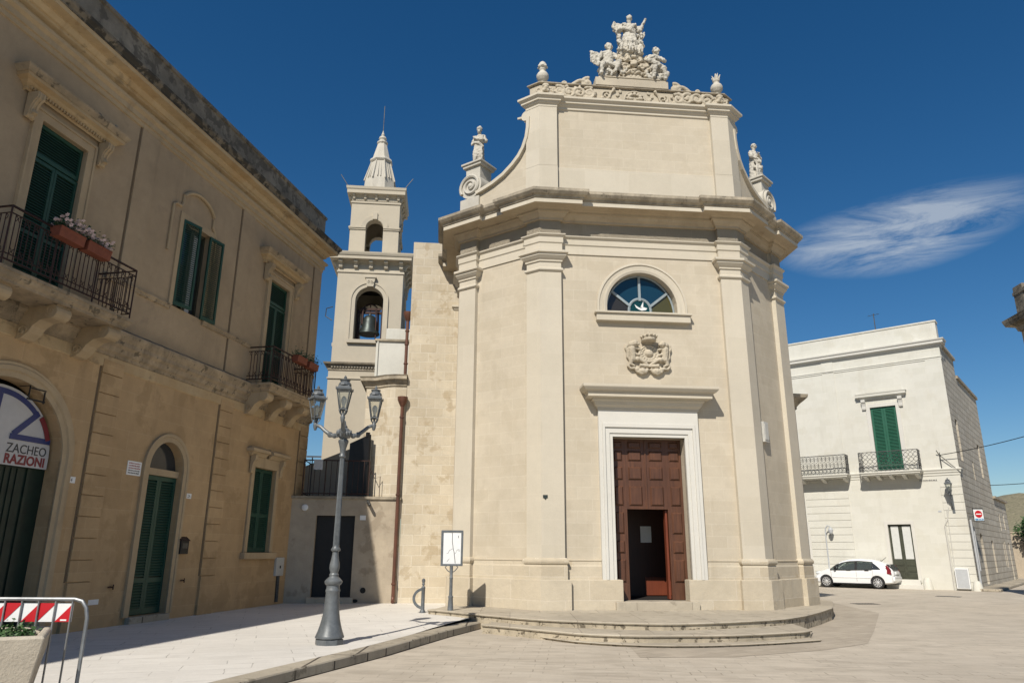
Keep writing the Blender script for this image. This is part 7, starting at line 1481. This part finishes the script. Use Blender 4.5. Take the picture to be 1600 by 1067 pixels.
place('woman_statue', w, .03, 15.47, .30, 'draped stone woman with one arm raised at the very top of the church', sc=1.13)
# putti round her feet
def putto(seed, lean=0.0):
    m = MB(); head(m, (lean * .6, -.03, .40), .072, (lean, -1, .1), True, True, seed); m.cap((0, 0, .10), (lean * .4, -.01, .27), .085, .08, 10); m.cap((lean * .3 - .07, -.01, .28), (lean * .3 + .07, -.01, .28), .045, .045, 8)
    arm(m, (.09 + lean * .3, -.02, .28), (.15, -.08, .19), (.12, -.15, .25), .72); arm(m, (-.09 + lean * .3, -.02, .28), (-.15, -.07, .18), (-.10, -.15, .12), .72)
    leg(m, (.06, -.03, .10), (.11, -.16, .10), (.10, -.16, -.05), .66); leg(m, (-.06, -.03, .10), (-.10, -.15, .07), (-.13, -.13, -.07), .66); m.ball((0, .02, .04), (.13, .10, .07), 9)
    return m
for i, (s, z, y, rz, l, sc) in enumerate(((-.26, 15.62, .14, .5, 'round headed putto sitting at the left feet of the top statue', 1.0), (.27, 15.50, .10, -.4, 'stone putto crouching low at the right feet of the top statue', .95), (.33, 15.96, .24, -.9, 'winged putto beside the right hip of the top statue', .72), (.0, 15.50, -.02, 0.1, 'stone putto in the middle below the robe of the top statue', .78))):
    m = putto(20 + i, (-.15, .1, .2, .0)[i])
    if i == 2: wing(m, (.06, .04, .30), (.20, .08, .50), .18, 5); wing(m, (-.05, .05, .3), (-.16, .10, .46), .16, 5)
    place('putto', m, s, z, y, l, rz, sc, .013, .035)
# two seated angels
a1 = MB(); head(a1, (.02, -.06, 1.0), .105, (.15, -1, -.1), True, True, 3); a1.cap((0, 0, .48), (0, -.02, .76), .14, .145, 12); a1.cap((-.13, -.02, .80), (.13, -.02, .80), .075, .075, 10); a1.ball((0, .02, .42), (.19, .16, .13), 10)
arm(a1, (.17, -.03, .80), (.25, -.10, .62), (.46, -.14, .60), 1.1); arm(a1, (-.17, -.03, .80), (-.27, -.03, .62), (-.30, -.10, .44), 1.1)
leg(a1, (-.10, -.06, .42), (-.22, -.24, .36), (-.27, -.20, .06), 1.12); leg(a1, (.09, -.06, .42), (.20, -.28, .42), (.08, -.24, .12), 1.12)
wing(a1, (-.10, .08, .80), (-.42, .10, .92), .34, 7); folds(a1, [(-.30, -.05, .48), (-.10, -.18, .40), (.15, -.20, .34), (.28, -.18, .16)], .05); folds(a1, [(.2, -.2, .3), (.3, -.2, .14), (.42, -.16, .3), (.46, -.12, .5)], .04)
for i in range(12): t = i * 1.7; a1.ball((.20 * math.cos(t), .02 + .14 * math.sin(t), .10 + .10 * (i % 3)), (.11, .10, .10), 7)
a1.tube([(-.08, -.2, .22), (.02, -.26, .10), (-.02, -.24, .0)], .04, 6); a1.ball((0, .02, .20), (.22, .18, .20), 10)
place('angel', a1, -.64, 14.60, .22, 'seated curly haired stone angel left of the pedestal with one arm stretched right', .1, 1.12)
a2 = MB(); head(a2, (.08, -.05, 1.0), .10, (.8, -.55, .0), True, True, 8); a2.cap((0, 0, .48), (.03, -.02, .76), .135, .14, 12); a2.cap((-.09, -.05, .80), (.15, .0, .80), .075, .075, 10); a2.ball((0, .02, .42), (.19, .16, .13), 10)
arm(a2, (.18, -.01, .79), (.28, -.10, .66), (.10, -.19, .66), 1.1); arm(a2, (-.13, -.06, .78), (-.20, -.16, .66), (-.06, -.22, .70), 1.05)
leg(a2, (.09, -.06, .42), (.24, -.20, .36), (.26, -.16, .04), 1.12); leg(a2, (-.08, -.06, .42), (-.02, -.28, .34), (-.06, -.22, .06), 1.12)
wing(a2, (-.06, .08, .80), (-.30, .06, .74), .26, 6); wing(a2, (.10, .10, .76), (.24, .14, .6), .22, 5); folds(a2, [(-.26, -.1, .70), (-.16, -.22, .58), (.1, -.2, .46), (.26, -.12, .42)], .055); folds(a2, [(.22, -.1, .4), (.33, -.12, .24), (.28, -.15, .06)], .05); folds(a2, [(-.2, -.1, .4), (-.24, -.16, .2), (-.14, -.2, .03)], .05)
for i in range(12): t = i * 1.7; a2.ball((.20 * math.cos(t), .02 + .14 * math.sin(t), .10 + .10 * (i % 3)), (.11, .10, .10), 7)
a2.ball((0, .02, .20), (.22, .18, .20), 10)
place('angel', a2, .70, 14.60, .22, 'seated stone angel right of the pedestal with arms folded and head turned away', -.1, 1.1)
# saints on the outer pedestals
def robe(m, h0=.0):
    m.cap((0, 0, .10), (0, 0, .62), .165, .135, 14); m.cap((0, 0, .60), (.0, -.01, .94), .135, .125, 12); m.cap((-.10, 0, .98), (.10, 0, .98), .07, .07, 10)
    for i in range(6): folds(m, [(-.14 + .055 * i, -.15, .02), (-.13 + .052 * i, -.185 + .01 * abs(i - 2.5), .35), (-.10 + .04 * i, -.15, .64)], .026)
s1 = MB(); robe(s1); head(s1, (0, -.05, 1.24), .095, (-.1, -1, .0), True, False, 4); s1.ball((0, -.1, 1.14), (.06, .06, .07), 8)
arm(s1, (-.13, -.01, .99), (-.21, -.02, .78), (-.20, -.12, .70), 1.05); s1.cap((-.12, 0, .96), (-.20, -.02, .80), .075, .065, 9); arm(s1, (.13, -.01, .99), (.21, -.05, .80), (.08, -.17, .80), 1.05); s1.cap((.12, 0, .96), (.20, -.05, .80), .075, .07, 9)
s1.box(.02, .17, -.24, -.17, .76, .92); folds(s1, [(-.17, -.1, .74), (.0, -.18, .68), (.17, -.12, .56)], .05); folds(s1, [(-.18, -.08, .96), (.02, -.17, .80), (.18, -.1, .70)], .04); folds(s1, [(-.02, -.18, .48), (-.04, -.2, .2), (-.1, -.19, .05)], .035)
s1.box(-.22, .22, -.2, .2, -.03, .03)
pL = on_ch(-1, 2.36, .34); o = sculpt('saint_statue', s1, 'statue', None, .015, .05, 0, .06); o.matrix_world = CF @ Matrix.Translation((pL[0], pL[1], 12.59)) @ Matrix.Rotation(R(-18), 4, 'Z') @ Matrix.Scale(.97, 4); tag(o, 'robed bearded stone saint standing on the left outer pedestal of the church', 'statue')
s2 = MB(); robe(s2); head(s2, (.02, -.04, 1.22), .095, (.7, -.7, .0), True, True, 6)
arm(s2, (.13, -.01, .99), (.17, -.12, .80), (.03, -.19, .86), 1.05); s2.cap((.12, 0, .96), (.17, -.12, .80), .075, .07, 9); arm(s2, (-.13, -.01, .99), (-.18, -.06, .78), (-.08, -.17, .72), 1.05); s2.cap((-.12, 0, .96), (-.18, -.06, .8), .075, .07, 9)
folds(s2, [(-.17, -.1, .62), (.0, -.2, .58), (.18, -.1, .72)], .055); folds(s2, [(-.18, -.08, .40), (.0, -.21, .36), (.18, -.12, .52)], .055); folds(s2, [(.16, .05, 1.0), (.20, .1, .7), (.16, .12, .3)], .06)
s2.box(-.22, .22, -.2, .2, -.03, .03)
pR = on_ch(1, 2.36, .34); o = sculpt('saint_statue', s2, 'statue', None, .015, .05, 0, .06); o.matrix_world = CF @ Matrix.Translation((pR[0], pR[1], 12.59)) @ Matrix.Rotation(R(30), 4, 'Z') @ Matrix.Scale(.97, 4); tag(o, 'robed stone saint with curly hair on the right outer pedestal of the church', 'statue')
